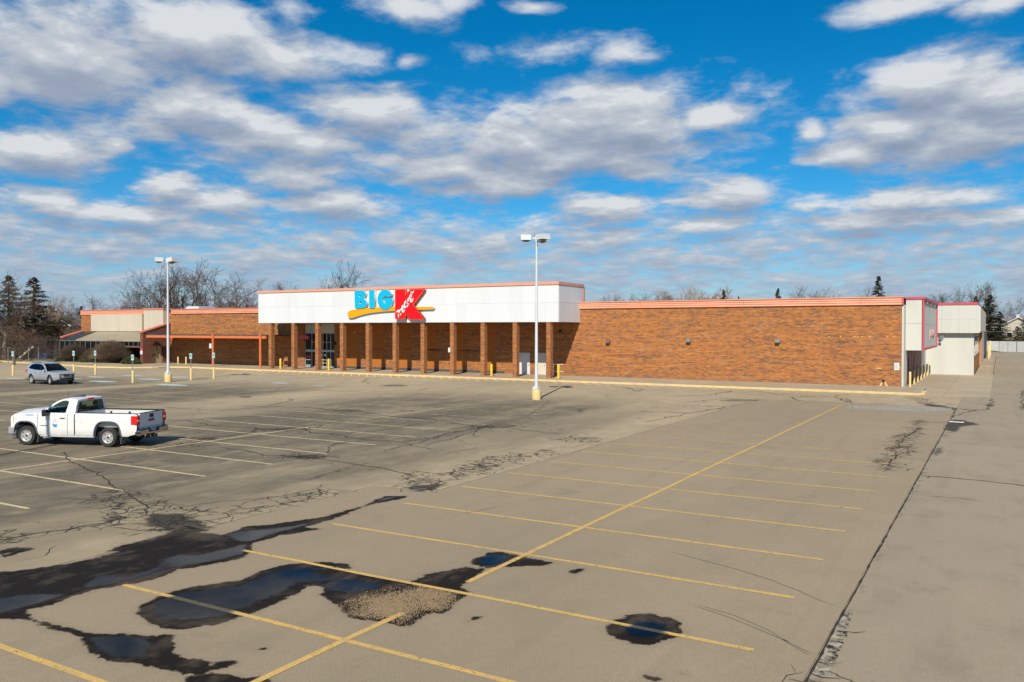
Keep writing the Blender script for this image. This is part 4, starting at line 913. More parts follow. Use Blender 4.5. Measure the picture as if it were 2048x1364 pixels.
# lean-to roof of standing-seam sheets, rising to the wall
ry0, rz0, ry1, rz1 = 66.75, 2.98, WY-.27, 4.12; lx0, lx1 = -111.7, -93.4; n = 24; w = (lx1-lx0)/n
M['seam_roof'] = worn('tan_standing_seam_sheet', (.40,.35,.24), (.30,.26,.19), 1.2, .5, None, .7, rnd=.05)
lean = thing('lean_to', None, None); lean.parent = store; lean.location = -Vector((-59,78,0)); ORG[lean.name] = (0,0,0)
for k in range(n):
    a, b_ = lx0+k*w, lx0+(k+1)*w; mb = MB()
    g_ = k < 6 and k % 2 == 0 or k in (1,3)
    mb.add([(a+.01,ry0,rz0),(b_-.01,ry0,rz0),(b_-.01,ry1,rz1),(a+.01,ry1,rz1),(a+.01,ry0,rz0-.05),(b_-.01,ry0,rz0-.05),(b_-.01,ry1,rz1-.05),(a+.01,ry1,rz1-.05)],[(0,1,2,3),(7,6,5,4),(0,4,5,1),(3,2,6,7),(1,5,6,2),(0,3,7,4)])
    part('roof_sheet', mb, M['glass_dark'] if k < 5 else M['seam_roof'], lean)
    mb = MB(); mb.add([(a-.025,ry0-.02,rz0),(a+.025,ry0-.02,rz0),(a+.025,ry1,rz1),(a-.025,ry1,rz1),(a-.025,ry0-.02,rz0+.06),(a+.025,ry0-.02,rz0+.06),(a+.025,ry1,rz1+.06),(a-.025,ry1,rz1+.06)],[(3,2,1,0),(4,5,6,7),(0,1,5,4),(2,3,7,6),(1,2,6,5),(3,0,4,7)]); part('roof_rib', mb, M['seam_roof'] if k >= 5 else M['mullion'], lean)
n = 12; gx1 = -97.6; w = (gx1-lx0)/n
for k in range(n):
    a, b_ = lx0+k*w, lx0+(k+1)*w; mb = MB(); mb.box(a+.04, 66.83, .45, b_-.04, 66.86, 2.88); part('pane', mb, M['glass_dark'], lean)
    mb = MB(); mb.box(a-.035, 66.78, .45, a+.035, 66.9, 2.9); part('mullion', mb, M['mullion'], lean)
mb = MB(); mb.box(lx0, 66.75, .12, gx1, 66.95, .45); part('sill_wall', mb, M['brick_dark'], lean)
mb = MB(); mb.box(lx0, 66.72, 2.84, lx1, 66.92, 2.93); part('eave', mb, M['mullion'], lean)
mb = MB(); mb.box(gx1, 66.72, 2.12, lx1, 66.8, 2.32); part('entrance_band', mb, M['bronze'], lean)
for k in range(5): mb = MB(); mb.box(gx1+.1+k*.95, 66.76, 2.34, gx1+.18+k*.95, 66.84, 2.83); part('mullion', mb, M['bronze'], lean)
mb = MB(); mb.box(gx1+.1, 66.86, 2.33, lx1-.1, 66.88, 2.84); part('pane', mb, M['glass_dark'], lean)
mb = MB(); mb.box(gx1, 68.9, .12, lx1, 69.0, 2.8); part('recess_wall', mb, M['dark_frame'], lean)
mb = MB(); mb.box(-95.6, 68.85, .12, -95.5, 68.899, 2.2); part('mullion', mb, M['bronze'], lean)

# ---- orange steel awning frame left of the canopy
FYY = 66.45
aw = thing('awning_frame', None, None); aw.parent = store; aw.location = -Vector((-59,78,0)); ORG[aw.name] = (0,0,0)
mb = MB(); mb.box(-92.4, FYY-.09, 3.42, -71.3, FYY+.09, 3.70); part('beam', mb, M['orange_steel'], aw)
mb = MB(); mb.box(-92.2, FYY+.02, 3.705, -71.4, WY-.14, 3.84); part('awning_roof', mb, M['roof_dark'], aw)
mb = MB(); mb.box(-92.35, FYY-.02, 3.845, -88.6, FYY+.6, 4.1); part('roof_box', mb, M['dark_frame'], aw)
for x in (-88.0, -79.95, -72.06):
    mb = MB(); mb.box(x-.12, FYY-.23, .125, x+.12, FYY-.1, 3.95); part('post', mb, M['orange_steel'], aw)
for x in (-84.0, -76.0): mb = MB(); mb.obox((x, (FYY+WY)/2+.8, 3.2), (.05,0,0), (0,1.05,.4), (0,-.03,.06)); part('brace', mb, M['orange_steel'], aw)
mb = MB(); mb.box(-71.2, FYY+.3, 3.42, -70.4, FYY+.5, 3.72); part('beam', mb, M['orange_steel'], aw)
mb = MB(); mb.box(-69.9, WY-1.2, 3.35, -67.4, WY-.9, 3.75); part('beam', mb, M['rose'], aw, label='red painted beam end behind the column')
mb = MB(); mb.box(-79.97-.52, FYY-.26, 2.22, -79.97-.14, FYY-.22, 2.78); part('notice_plate', mb, M['plate_white'], aw)
# rooftop unit
mb = MB(); x, y = AT(384, 133); mb.prism([(x-1.7,y,6.4),(x-1.7,y,7.5),(x-1.0,y,7.9),(x+1.5,y,7.9),(x+1.5,y,6.4)], (0,3,0)); part('rooftop_unit', mb, M['plate_white'], store)
mb = MB(); mb.box(x+2.2, y+.5, 6.4, x+8.5, y+3, 7.62); part('rooftop_unit', mb, M['steel'], store)

# ---- east side: grey corner, sign box, dark red doors, bollards, annex
XE = X1
mb = MB(); mb.box(XE-.35, WY+.351, 0, XE-.05, 135, ZB); part('side_wall', mb, M['grey_panel'], store)
mb = MB(); mb.box(XE-.05, WY+.04, .02, XE+.14, 72.95, 7.0); part('corner_pier', mb, M['grey_panel'], store)
n = 24; a0, a1 = 72.97, 88.3
for k in range(n):
    a = a0+(a1-a0)*k/n; b_ = a0+(a1-a0)*(k+1)/n; mb = MB(); mb.box(XE-.04, a+.008, .04, XE+(.03 if k % 2 else .055), b_-.008, 3.0); part('corrugated_panel', mb, M['dark_red'], store)
for a in (75.5, 80.2):
    mb = MB(); mb.bbox(XE+.057, a, .04, XE+.10, a+1.0, 2.15, .01); d = part('door', mb, M['dark_red'], store); mb = MB(); mb.box(XE+.101, a+.82, 1.0, XE+.16, a+.88, 1.2); part('handle', mb, M['steel'], d)
mb = MB(); mb.box(XE-.04, 88.3, .02, XE+.06, 93.7, 3.4); part('wall_panel', mb, M['grey_panel'], store)
BX, BY0, BY1, BZ0, BZ1 = -5.2, 71.8, 88.2, 2.9, 7.06
box_ = thing('side_sign_box', None, None); box_.parent = store; box_.location = -Vector((-59,78,0)); ORG[box_.name] = (0,0,0)
mb = MB(); mb.box(XE+.15, BY0+.05, BZ0+.02, BX-.05, BY1, BZ1-.2); part('box_core', mb, M['grey_panel'], box_)
for k, (za, zb) in enumerate(((BZ0, 5.0), (5.0, BZ1-.17))): mb = MB(); mb.box(XE+.141, BY0, za+(.008 if k else 0), BX, BY0+.045, zb-.008); part('panel', mb, M['grey_panel'], box_)
n = 6
for k in range(n):
    for (za, zb) in ((BZ0+.16, 4.95), (4.96, BZ1-.3)):
        a = BY0+.35+(BY1-BY0-.7)*k/n; b_ = BY0+.35+(BY1-BY0-.7)*(k+1)/n; mb = MB(); mb.box(BX-.04, a+.02, za, BX+.005, b_-.02, zb); part('panel', mb, M['grey_panel'], box_)
mb = MB(); mb.box(BX-.04, BY0+.0, BZ0, BX+.12, BY0+.34, BZ1-.171); mb.box(BX-.04, BY1-.34, BZ0, BX+.12, BY1, BZ1-.171); mb.box(BX-.04, BY0+.341, BZ0, BX+.12, BY1-.341, BZ0+.15); mb.box(BX-.04, BY0+.341, BZ1-.29, BX+.12, BY1-.341, BZ1-.171); part('frame', mb, M['rose'], box_)
mb = MB(); mb.box(XE+.14, BY0-.07, BZ1-.17, BX+.18, BY1+.05, BZ1+.02); part('coping', mb, M['rose'], box_)
mb = MB()
for k in (0, 1, 2): mb.obox((BX+.12, BY0+3+4.5*k, BZ1-.36), (.06,0,-.03), (0,.12,0), (.03,0,.06))
part('floodlights', mb, M['steel'], box_)['kind'] = 'stuff'
# faded letters on the box
def text_mesh(txt, size, ext, mname, bold=0.0):
    cu = bpy.data.curves.new('text', 'FONT'); cu.body = txt; cu.size = size; cu.extrude = ext; cu.align_x = 'CENTER'; cu.align_y = 'CENTER'; cu.offset = bold; cu.resolution_u = 3
    o = bpy.data.objects.new('text', cu); C.objects.link(o); dg = bpy.context.evaluated_depsgraph_get(); dg.update()
    me = bpy.data.meshes.new_from_object(o.evaluated_get(dg)); bpy.data.objects.remove(o); me.materials.clear(); me.materials.append(mname); return me
M['old_letter'] = mat('faded_pinkish_letters', (.45,.30,.26), .7)
me = text_mesh('J O I N B', 1.0, .03, M['old_letter'], .01)
me.transform(Matrix(((0,0,1,BX+.04),(1.45,0,0,82.0),(0,1.0,0,4.15),(0,0,0,1)))); part('lettering', me, None, box_, label='faded pinkish leftover letters')
# satellite dish at the far end of the box
x, y = -5.05, 88.6; mb = MB(); prof = [(0,0),(.12,.01),(.25,.05),(.36,.11),(.35,.12),(.24,.06),(.12,.025),(0,.015)]
mb.lathe(prof, (0,0,0), 18, 'y'); me = mb.mesh('dish', [M['steel']], True); me.transform(Matrix.Translation((-4.93, 89.2, 3.7)) @ Matrix.Rotation(math.radians(-50), 4, 'Z') @ Matrix.Rotation(math.radians(-25), 4, 'X')); part('satellite_dish', me, None, store)
mb = MB(); mb.tube([(-4.93,89.3,3.65),(-4.98,89.2,3.2),(-5.25,88.1,3.1)], .035, 6); mb.box(-5.05,89.1,3.0,-4.85,89.3,3.25); part('dish_bracket', mb, M['dark_frame'], store)
# annex
AY, AX = 93.75, -2.19
ann = thing('annex_building', 'pale grey annex with rose red coping and chamfered upper band', 'annex', (-4, 110, 0), world=True)
mb = MB(); mb.box(XE-.04, AY, .02, AX, AY+.3, 4.3); part('front_wall', mb, M['grey_panel'], ann)
mb = MB(); mb.box(AX-.3, AY+.301, .02, AX-.01, 134, 4.3); part('side_wall', mb, M['brick'], ann)
mb = MB(); mb.box(XE-.04, AY+.31, 4.31, AX+.2, 134, 4.4); part('roof', mb, M['roof_dark'], ann)
bx0, bx1, by = XE-.04, -1.62, AY-.55
for k, (za, zb) in enumerate(((4.2, 5.55), (5.56, 6.98))):
    n = 3
    for j in range(n):
        a = bx0+(bx1-.35-bx0)*j/n; b_ = bx0+(bx1-.35-bx0)*(j+1)/n; mb = MB(); mb.box(a+.005, by, za, b_-.005, by+.05, zb); part('panel', mb, M['grey_panel'], ann)
mb = MB(); mb.prism([(bx1-.35,by,4.2),(bx1-.16,by,4.2),(bx1,by,4.36),(bx1,by,6.75),(bx1-.3,by,6.98),(bx1-.35,by,6.98)], (0,.05,0)); part('panel', mb, M['grey_panel'], ann)
mb = MB(); mb.prism([(bx1-.04,by+.051,4.36),(bx1-.001,by+.051,4.36),(bx1-.001,by+.051,6.75),(bx1-.04,by+.051,6.75)], (0,34,0)); part('side_band', mb, M['beige_panel'], ann)
mb = MB(); mb.prism([(bx1-.2,by+.051,4.21),(bx1-.16,by+.051,4.2),(bx1-.001,by+.051,4.355),(bx1-.05,by+.051,4.36)], (0,34,0)); mb.prism([(bx1-.3,by+.051,6.98),(bx1-.001,by+.051,6.755),(bx1-.05,by+.051,6.75),(bx1-.35,by+.051,6.95)], (0,34,0)); part('band_chamfer', mb, M['beige_panel'], ann)
mb = MB(); mb.box(bx0, by-.06, 6.985, bx1-.28, by+.3, 7.22); mb.box(bx1-.58, by+.301, 6.985, bx1-.28, 128, 7.22); part('coping', mb, M['rose'], ann)
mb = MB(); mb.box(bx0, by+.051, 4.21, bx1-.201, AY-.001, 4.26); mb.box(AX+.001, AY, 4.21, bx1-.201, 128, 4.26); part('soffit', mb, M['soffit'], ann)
M['pil'] = worn('tan_orange_pilaster', (.42,.22,.12), (.35,.18,.10), 1, .7)
for y0 in (96, 101, 106, 111):
    mb = MB(); mb.box(AX-.009, y0, 1.9, AX+.05, y0+3.4, 4.0); wf = part('window', mb, M['white_paint'], ann)
    mb = MB(); mb.box(AX+.051, y0+.15, 2.05, AX+.055, y0+3.25, 3.88); part('pane', mb, M['glass_dark'], wf)
mb = MB(); mb.box(AX-.3, 134.01, 0, AX-.01, 165, 4.2); part('side_wall', mb, M['brick_side'], ann)
mb = MB(); mb.box(AX-.009, 120, .06, AX+.28, 120.8, 4.19); part('pilaster', mb, M['pil'], ann); 
mb = MB(); mb.box(AX-.009, 150, .0, AX+.30, 163, 4.6); part('dock_panel', mb, M['dark_frame'], ann); mb = MB(); mb.box(AX-.009, 141, .0, AX+.1, 149.9, 4.9); part('dock_panel', mb, M['steel'], ann)

# ---- the sign
SY = 65.80
def s3(*p): return [FY(680+x/9.752, 560+y/9.752, SY-.28) for x, y in p]
def curve_solid(loops, y, d, mats, name, parent, bev=0.0):
    """flat outline with holes, facing the lot, extruded back; front and sides as separate material slots"""
    cu = bpy.data.curves.new(name, 'CURVE'); cu.dimensions = '2D'; cu.fill_mode = 'BOTH'; cu.extrude = d/2
    for lp in loops:
        s_ = cu.splines.new('POLY'); s_.points.add(len(lp)-1); s_.use_cyclic_u = True
        for q, (a, b_) in zip(s_.points, lp): q.co = (a, b_, 0, 1)
    o = bpy.data.objects.new(name, cu); C.objects.link(o); dg = bpy.context.evaluated_depsgraph_get(); dg.update()
    me = bpy.data.meshes.new_from_object(o.evaluated_get(dg)); bpy.data.objects.remove(o)
    me.transform(Matrix(((1,0,0,0),(0,0,1,y+d/2),(0,1,0,0),(0,0,0,1)))); me.materials.clear()
    for m_ in mats: me.materials.append(m_)
    me.update(); mi = [0 if abs(f.normal.y) > .7 and f.center.y < y+d*.5 else (len(mats)-1) for f in me.polygons]; me.polygons.foreach_set('material_index', mi)
    return part(name, me, None, parent)
def arc(cx, cy, rx, ry, a0, a1, n=14): return [(cx+rx*math.cos(math.radians(a0+(a1-a0)*k/n)), cy+ry*math.sin(math.radians(a0+(a1-a0)*k/n))) for k in range(n+1)]
sign = thing('store_sign', 'blue and red raised letter sign with orange swoosh on white canopy', 'sign', (-53, 65.8, 5.5), world=True)
# shapes in the pixel frame of the tracing, y down
curve_solid([s3(*([(285,205),(400,198)] + arc(415,275,85,78,-80,50,10) + [(475,362)] + arc(430,460,98,92,-55,88,12) + [(292,555)])), s3(*arc(388,308,20,26,0,360,12)[:-1]), s3(*arc(400,437,22,28,0,360,12)[:-1])], SY-.30, .26, [M['sign_blue'], M['sign_side']], 'letter', sign)
curve_solid([s3((568,195),(672,195),(675,550),(573,552))], SY-.30, .26, [M['sign_blue'], M['sign_side']], 'letter', sign)
G_out = arc(885,380,152,195,-42,-322,34)
curve_solid([s3(*(arc(882,382,150,195,-27,-348,34) + [(1026,350),(864,350),(868,415),(896,440)] + arc(888,385,50,72,95,290,14) + [(928,334)]))], SY-.30, .26, [M['sign_blue'], M['sign_side']], 'letter', sign)
Kf = [(1088,190),(1285,190),(1287,300),(1385,185),(1660,182),(1437,480),(1655,765),(1380,765),(1287,655),(1282,757),(1090,757)]
curve_solid([s3(*Kf)], SY-.40, .33, [M['sign_red'], M['sign_red_side']], 'letter', sign)
Ke = [(1084,186),(1290,186),(1291,290),(1383,181),(1668,178),(1443,480),(1663,770),(1378,770),(1291,665),(1286,762),(1086,762)]
curve_solid([s3(*Ke)], SY-.385, .03, [M['sign_edge'], M['sign_edge']], 'letter_trim', sign)
SWL = [(140,640),(160,610),(210,588),(300,570),(450,548),(600,537),(800,530),(1000,525),(1300,524),(1800,520),(1830,545),(1812,570),(1500,580),(1300,588),(1080,597),(800,615),(600,640),(450,670),(330,705),(250,735),(180,742),(150,725),(137,690)]
curve_solid([s3(*SWL)], SY-.20, .16, [M['sign_orange'], M['sign_side']], 'swoosh', sign)
def stroke(pts, w, mb, y):
    P = s3(*pts); Q = []
    for i in range(len(P)-1):           # smooth by Catmull-Rom
        p0, p1, p2, p3 = (Vector(P[max(i-1,0)]), Vector(P[i]), Vector(P[i+1]), Vector(P[min(i+2,len(P)-1)]))
        for k in range(5):
            t_ = k/5; Q.append(.5*((2*p1)+(-p0+p2)*t_+(2*p0-5*p1+4*p2-p3)*t_*t_+(-p0+3*p1-3*p2+p3)*t_**3))
    Q.append(Vector(P[-1])); L = []; R_ = []
    for i, q in enumerate(Q):
        d = (Q[min(i+1,len(Q)-1)]-Q[max(i-1,0)]); d = d.normalized() if d.length > 1e-6 else Vector((1,0)); n_ = Vector((-d.y,d.x))*w/2; L.append(q+n_); R_.append(q-n_)
    for i in range(len(Q)-1): mb.prism([(L[i].x,y,L[i].y),(L[i+1].x,y,L[i+1].y),(R_[i+1].x,y,R_[i+1].y),(R_[i].x,y,R_[i].y)], (0,.03,0))
    for q in (Q[0], Q[-1]): mb.prism([(q.x+w/2*math.cos(2*PI*k/8), y, q.y+w/2*math.sin(2*PI*k/8)) for k in range(8)], (0,.03,0))
for seq in ([[(1120,628),(1150,590),(1163,615),(1158,670),(1160,722)],[(1160,660),(1190,585),(1208,580),(1205,625),(1200,680)],[(1203,640),(1232,520),(1245,500),(1248,540),(1238,600),(1250,628),(1280,590)]],
            [[(1320,415),(1295,420),(1272,480),(1280,535),(1300,530),(1325,460),(1322,408),(1318,470),(1325,520),(1345,480)]],
            [[(1340,370),(1348,420),(1352,488)],[(1350,450),(1362,370),(1385,318),(1392,345)]],
            [[(1405,232),(1415,275),(1398,350),(1400,410),(1418,425),(1445,360)],[(1382,300),(1415,270),(1455,222)]]):
    mb = MB()
    for st in seq: stroke(st, .115, mb, SY-.445)
    part('script_letter', mb, M['sign_white'], sign)

# ================================================================ things in the lots
def light_pole(label, x, y, angs, top=10.4, shadowed=False):
    o = thing('light_pole', label, 'light pole', (x, y, 0), group='twin and triple head parking lot lights')
    mb = MB(); mb.lathe([(.29,-.03),(.30,.6),(.27,.66),(0.0,.67)], n=18); part('base', mb, M['pale_yellow'], o, 40)
    mb = MB(); mb.bbox(-.2,-.2,.665,.2,.2,.80,.02); mb.bbox(-.13,-.13,.8,.13,.13,.9,.02); part('base_plate', mb, M['lamp_white'], o)
    mb = MB(); mb.tube([(0,0,.88),(0,0,5),(0,0,top)], [.115,.09,.06], 10); part('pole', mb, M['lamp_white'], o, 50)
    mb = MB(); mb.lathe([(.09,top-.35),(.10,top-.3),(.10,top+.05),(.06,top+.1)], n=10); part('collar', mb, M['lamp_white'], o, 50)
    for a in angs:
        ca, sa = math.cos(a), math.sin(a); u = Vector((ca,sa,0)); v = Vector((-sa,ca,0)); k = Vector((0,0,1))
        mb = MB(); mb.obox(u*.2+k*(top-.08), u*.16, v*.045, k*.045); arm = part('arm', mb, M['lamp_white'], o)
        mb = MB(); c_ = u*.68+k*(top-.02); mb.obox(c_, u*.33, v*.32, k*.15); h = part('lamp_head', mb, M['lamp_white'], o)
        mb = MB(); mb.obox(c_-k*.165, u*.345, v*.335, k*.025); part('head_rim', mb, M['lamp_white'], h)
        mb = MB(); mb.lathe([(.0,-.11),(.12,-.10),(.22,-.05),(.27,0)], (c_.x, c_.y, c_.z-.19), 14); part('lens', mb, M['lens'], h, True)
    return o
w2 = YAW
light_pole('tall white light pole with three lamp heads standing before the canopy', -25.56, 46.5, [PI+w2, math.radians(55)+w2, math.radians(-55)+w2])
light_pole('white light pole with three lamp heads standing among the blue parking signs', -61.0, 45.9, [math.radians(205)+w2, math.radians(85)+w2, math.radians(-32)+w2])
light_pole('light pole outside the picture whose shadow falls on the white pickup', -28.95, 11.1, [PI+w2, w2])

def ada_sign(label, x, y, hb=1.04, ztop=2.35, lean=0.0):
    o = thing('parking_sign', label, 'parking sign', (x, y, 0), group='blue parking signs on yellow posts')
    o.rotation_euler = (lean, lean*.6, YAW*.25)
    mb = MB(); mb.lathe([(.095,-.02),(.095,hb-.03),(.07,hb),(0,hb+.02)], n=12); part('bollard_base', mb, M['pale_yellow'], o, 50)
    mb = MB(); mb.box(-.028,-.02,hb-.02,.028,.02,ztop); part('post', mb, M['steel'], o)
    mb = MB(); mb.bbox(-.15,-.035,ztop-.47,.15,-.021,ztop,.004); p_ = part('sign_plate', mb, M['ada_plate'], o)
    mb = MB(); mb.box(-.095,-.039,ztop-.33,.095,-.0355,ztop-.12); part('symbol_panel', mb, M['ada_blue'], p_)
    mb = MB(); c_ = (-.01, ztop-.25)
    P = [(c_[0]+.055*math.cos(a), c_[1]+.055*math.sin(a)) for a in np.linspace(math.radians(150), math.radians(395), 14)]; I = [(c_[0]+.038*math.cos(a), c_[1]+.038*math.sin(a)) for a in np.linspace(math.radians(150), math.radians(395), 14)]
    for k in range(13): mb.poly([(P[k][0],-.0395,P[k][1]),(P[k+1][0],-.0395,P[k+1][1]),(I[k+1][0],-.0395,I[k+1][1]),(I[k][0],-.0395,I[k][1])])
    mb.box(-.02,-.041,ztop-.21,.0,-.0395,ztop-.15); mb.box(.0,-.041,ztop-.25,.05,-.0395,ztop-.235); mb.box(.045,-.041,ztop-.30,.06,-.0395,ztop-.236)
    part('wheelchair_symbol', mb, M['plate_white'], p_)
    mb = MB(); mb.box(-.11,-.039,ztop-.44,.11,-.0355,ztop-.37); part('sign_text_strip', mb, M['plate_white'], p_)
ada_sign('blue parking sign standing alone at the far left of the lot', *G(26,752))
ada_sign('blue parking sign on yellow post just behind the silver car', *G(147.8,750))
ada_sign('blue parking sign before the lean-to between car and pole', *G(190.8,749.3))
ada_sign('blue parking sign on yellow post nearest left of white light pole', *G(265.8,765.8))
ada_sign('blue parking sign on yellow post just right of white light pole', *G(382,760.3))
ada_sign('blue parking sign overlapping the middle orange awning post', *G(427.7,757.3))

def bollard(label, x, y, h, r_, m_, grp):
    mb = MB(); mb.lathe([(r_,0),(r_,h-.04),(r_*.8,h-.01),(0,h+.01)], n=14); o = single('bollard', mb, m_, label, 'bollard', grp, 50, (x, y, .1 if y > KY and x < -7 else 0)); return o
for lab, (px, py, h) in {'bright yellow bollard between first and second brick columns': (561,737.6,1.15), 'bright yellow bollard standing right before the glass entrance': (657.4,740.8,1.25), 'bright yellow bollard left of the white blank door': (983,752,1.15), 'bright yellow bollard right of the last brick column': (1116.8,756.7,1.25)}.items():
    x, y = G(px, py, .12); bollard(lab, x, y, h, .11, M['yellow'], 'bright yellow bollards along the store front')
for lab, (px, py) in {'slim yellow bollard by brick wall just right of orange awning post': (356.2,728.3), 'slim yellow bollard second from orange awning post by brick wall': (372.2,728.5)}.items():
    x, y = G(px, py, .12); bollard(lab, x, y, .95, .09, M['pale_yellow'], 'slim yellow bollards under the orange awning')
names = ['pale yellow bollard nearest the brick corner under the side sign box','second pale bollard from the brick corner in the side row','third pale bollard from the brick corner in the side row','middle pale bollard of the seven in the side row','third pale bollard from the far end of the side row','second pale bollard from the far end of the side row','farthest pale bollard of the side row by grey annex wall']
for k, lab in enumerate(names): bollard(lab, -6.04, 71.85+3.5*k, 1.22, .085, M['pale_yellow'], 'row of pale bollards beside the dark red doors')
for lab, y in (('cream bollard at the far dock end of the annex', 166), ('cream bollard beside the annex dock panel', 148)): bollard(lab, AX+.75, y, 2.6 if y > 150 else 2.2, .17, M['pale_yellow'], 'cream bollards at the dock')
# concrete debris slab beside the annex path
mb = MB(); x, y = G(1932, 730); mb.bbox(-1.5, 112, .06, -.7, 113.2, .22, .03); single('concrete_block', mb, M['concrete'], 'low concrete block lying on the annex path', 'concrete block')
mb = MB(); mb.bbox(-3.0,-.08,0,0,.08,.1,.02); single('wheel_stop', mb, M['pale_yellow'], 'pale yellow wheel stop at far left kerb end', 'wheel stop', loc=(-110.2, 63.6, .0), rz=.15)
x, y = G(1913,845); mb = MB(); mb.bbox(-.32,-.12,0,.32,.12,.03,.008); single('drain_cover', mb, M['plate_white'], 'pale metal drain cover in the wet stain by the road', 'drain cover', loc=(x, y, .012))
x, y = G(490,794); mb = MB(); mb.lathe([(.42,0),(.42,.012),(0,.014)], n=20); single('manhole_cover', mb, worn('rusty_iron', (.16,.06,.03), (.10,.05,.03), 4, .8), 'rusty manhole cover in the middle of the lot', 'manhole cover', loc=(x, y, .004))

# ================================================================ vehicles
def make_wheel(par, x, y, out, R=.385, W=.25, rr=.245, steer=0.0, style='steel'):
    """wheel at (x,y), outer face towards out (+1/-1 along local y)"""
    e = thing('wheel', None, None, (x, y, R), 0); e.parent = par; e.rotation_euler = (0, 0, steer)
    mb = MB(); h = W/2
    mb.lathe([(rr,-h*.75),(rr+.03,-h),(R-.03,-h*.92),(R-.008,-h*.7),(R,-h*.3),(R,h*.3),(R-.008,h*.7),(R-.03,h*.92),(rr+.03,h),(rr,h*.75)], n=36, axis='y', closed=True)
    part('tyre', mb, M['tyre'], e, 40)
    mb = MB(); s_ = out
    prof = [(rr+.004, h*.86*s_),(rr-.02, h*.80*s_),(rr-.03, h*.35*s_),(rr-.02,-h*.7*s_)]
    mb.lathe(prof, n=30, axis='y', closed=True); 
    part('rim', mb, M['rim'], e, 40)
    nsp = 6 if style == 'steel' else 5
    mb = MB()
    mb.lathe([(0,h*.66*s_),(.075,h*.64*s_),(.10,h*.5*s_),(.10,h*.2*s_),(0,h*.2*s_)], n=18, axis='y')
    for k in range(nsp):
        a = 2*PI*k/nsp + .2; u = Vector((math.cos(a),0,math.sin(a))); v = Vector((-math.sin(a),0,math.cos(a))); wi = .055 if style == 'steel' else .032
        L = rr-.02; pts = [u*.07-v*wi, u*.07+v*wi, u*L+v*wi*1.35, u*L-v*wi*1.35]; y0 = h*.56*s_
        mb.prism([p+Vector((0,y0,0)) for p in pts], (0,-.04*s_,0))
    if style == 'steel': mb.lathe([(rr-.045,h*.58*s_),(rr-.02,h*.58*s_),(rr-.02,h*.3*s_),(rr-.045,h*.3*s_)], n=30, axis='y', closed=True)
    part('spokes', mb, M['rim'], e)
    mb = MB(); mb.lathe([(.045,h*.70*s_),(.04,h*.74*s_),(0,h*.75*s_)], n=14, axis='y'); part('hub_cap', mb, M['hub'] if style == 'steel' else M['rim'], e)
    mb = MB(); mb.lathe([(rr-.025,-h*.2*s_),(0,-h*.15*s_)], n=18, axis='y'); part('brake_disc', mb, M['black'], e)
    return e
M['tyre'] = worn('tyre_rubber', (.028,.028,.028), (.05,.048,.044), 4, .85)
M['rim'] = mat('silver_wheel_paint', (.55,.55,.54), .32, .5)
M['hub'] = mat('dark_red_hub_cap', (.12,.01,.012), .3)
def carpaint(name, c, metal=0.0, rough=.28):
    def bld(t, b):
        b.inputs['Coat Weight'].default_value = .6; b.inputs['Coat Roughness'].default_value = .06
        z = t.sep(OC(t))[2]; n = t.noise(OC(t), 5, 4, .6)
        col = t.mix(t.m('MULTIPLY', t.mr(z, .75, .35, 0, .5), t.mr(n, .3, .7, .3, 1)), c, (.30,.26,.20))   # road grime low down
        t.put(b.inputs['Base Color'], col)
    return mat(name, c, rough, metal, .5, bld)
M['truck_white'] = carpaint('white_truck_paint', (.70,.70,.69))
M['silver'] = carpaint('silver_car_paint', (.40,.43,.46), .35, .3)
M['car_white'] = carpaint('white_car_paint', (.66,.67,.68))
M['grey_plastic'] = mat('grey_plastic_trim', (.10,.105,.11), .6)
M['chrome'] = mat('chrome', (.55,.50,.44), .18, 1.0)
M['lamp_red'] = mat('red_tail_lamp', (.62,.015,.01), .12, 0, .6)
M['lamp_clear'] = mat('clear_lamp', (.75,.75,.75), .1)
M['seat'] = mat('dark_seat_cloth', (.045,.04,.036), .8)
M['rubber'] = mat('black_rubber_seal', (.015,.015,.016), .6)
M['bed_liner'] = worn('white_bed_interior', (.62,.62,.61), (.45,.44,.42), 3, .5)
M['red_badge'] = mat('dark_red_badge', (.28,.02,.02), .4)

def ringframe(mb, outer, inner):
    n = len(outer)
    for k in range(n): mb.poly([outer[k], outer[(k+1) % n], inner[(k+1) % n], inner[k]])
def resample(pts, n):
    P = [Vector(p) for p in pts]; P2 = P+[P[0]]; L = [0]
    for a, b_ in zip(P2[:-1], P2[1:]): L.append(L[-1]+(b_-a).length)
    out = []
    for k in range(n):
        d = L[-1]*k/n; i = max(j for j in range(len(L)-1) if L[j] <= d+1e-9); f = (d-L[i])/max(1e-9, L[i+1]-L[i]); out.append(P2[i].lerp(P2[i+1], f))
    return out

def side_grid(ss, zlo, zhi, yfn, rows, sgn, mb):
    """a car side as a grid: columns along x, rows from the lower edge to the belt"""
    base = len(mb.v)
    for s_ in ss:
        a, b_ = zlo(s_), zhi(s_)
        for r_ in range(rows+1): z = a+(b_-a)*r_/rows; mb.v.append((s_, sgn*yfn(s_, z), z))
    for i in range(len(ss)-1):
        for r_ in range(rows):
            p = base+i*(rows+1)+r_; q = p+rows+1; mb.f.append((p, q, q+1, p+1) if sgn < 0 else (p+1, q+1, q, p)); mb.mi.append(0)
    # inward lip along the lower edge
    for i in range(len(ss)-1):
        p = Vector(mb.v[base+i*(rows+1)]); q = Vector(mb.v[base+(i+1)*(rows+1)]); d = Vector((0,-sgn*.10,0)); mb.poly([p, q, q+d, p+d])
def archfn(base_z, arches, width_fn=None):
    def f(s_):
        z = base_z(s_)
        for (c, rad, top, flat_) in arches:
            d = abs(s_-c)/rad
            if d < 1: z = max(z, top*(1-d**flat_)**(1/flat_) + z*0 if d < 1 else z)
        return z
    return f

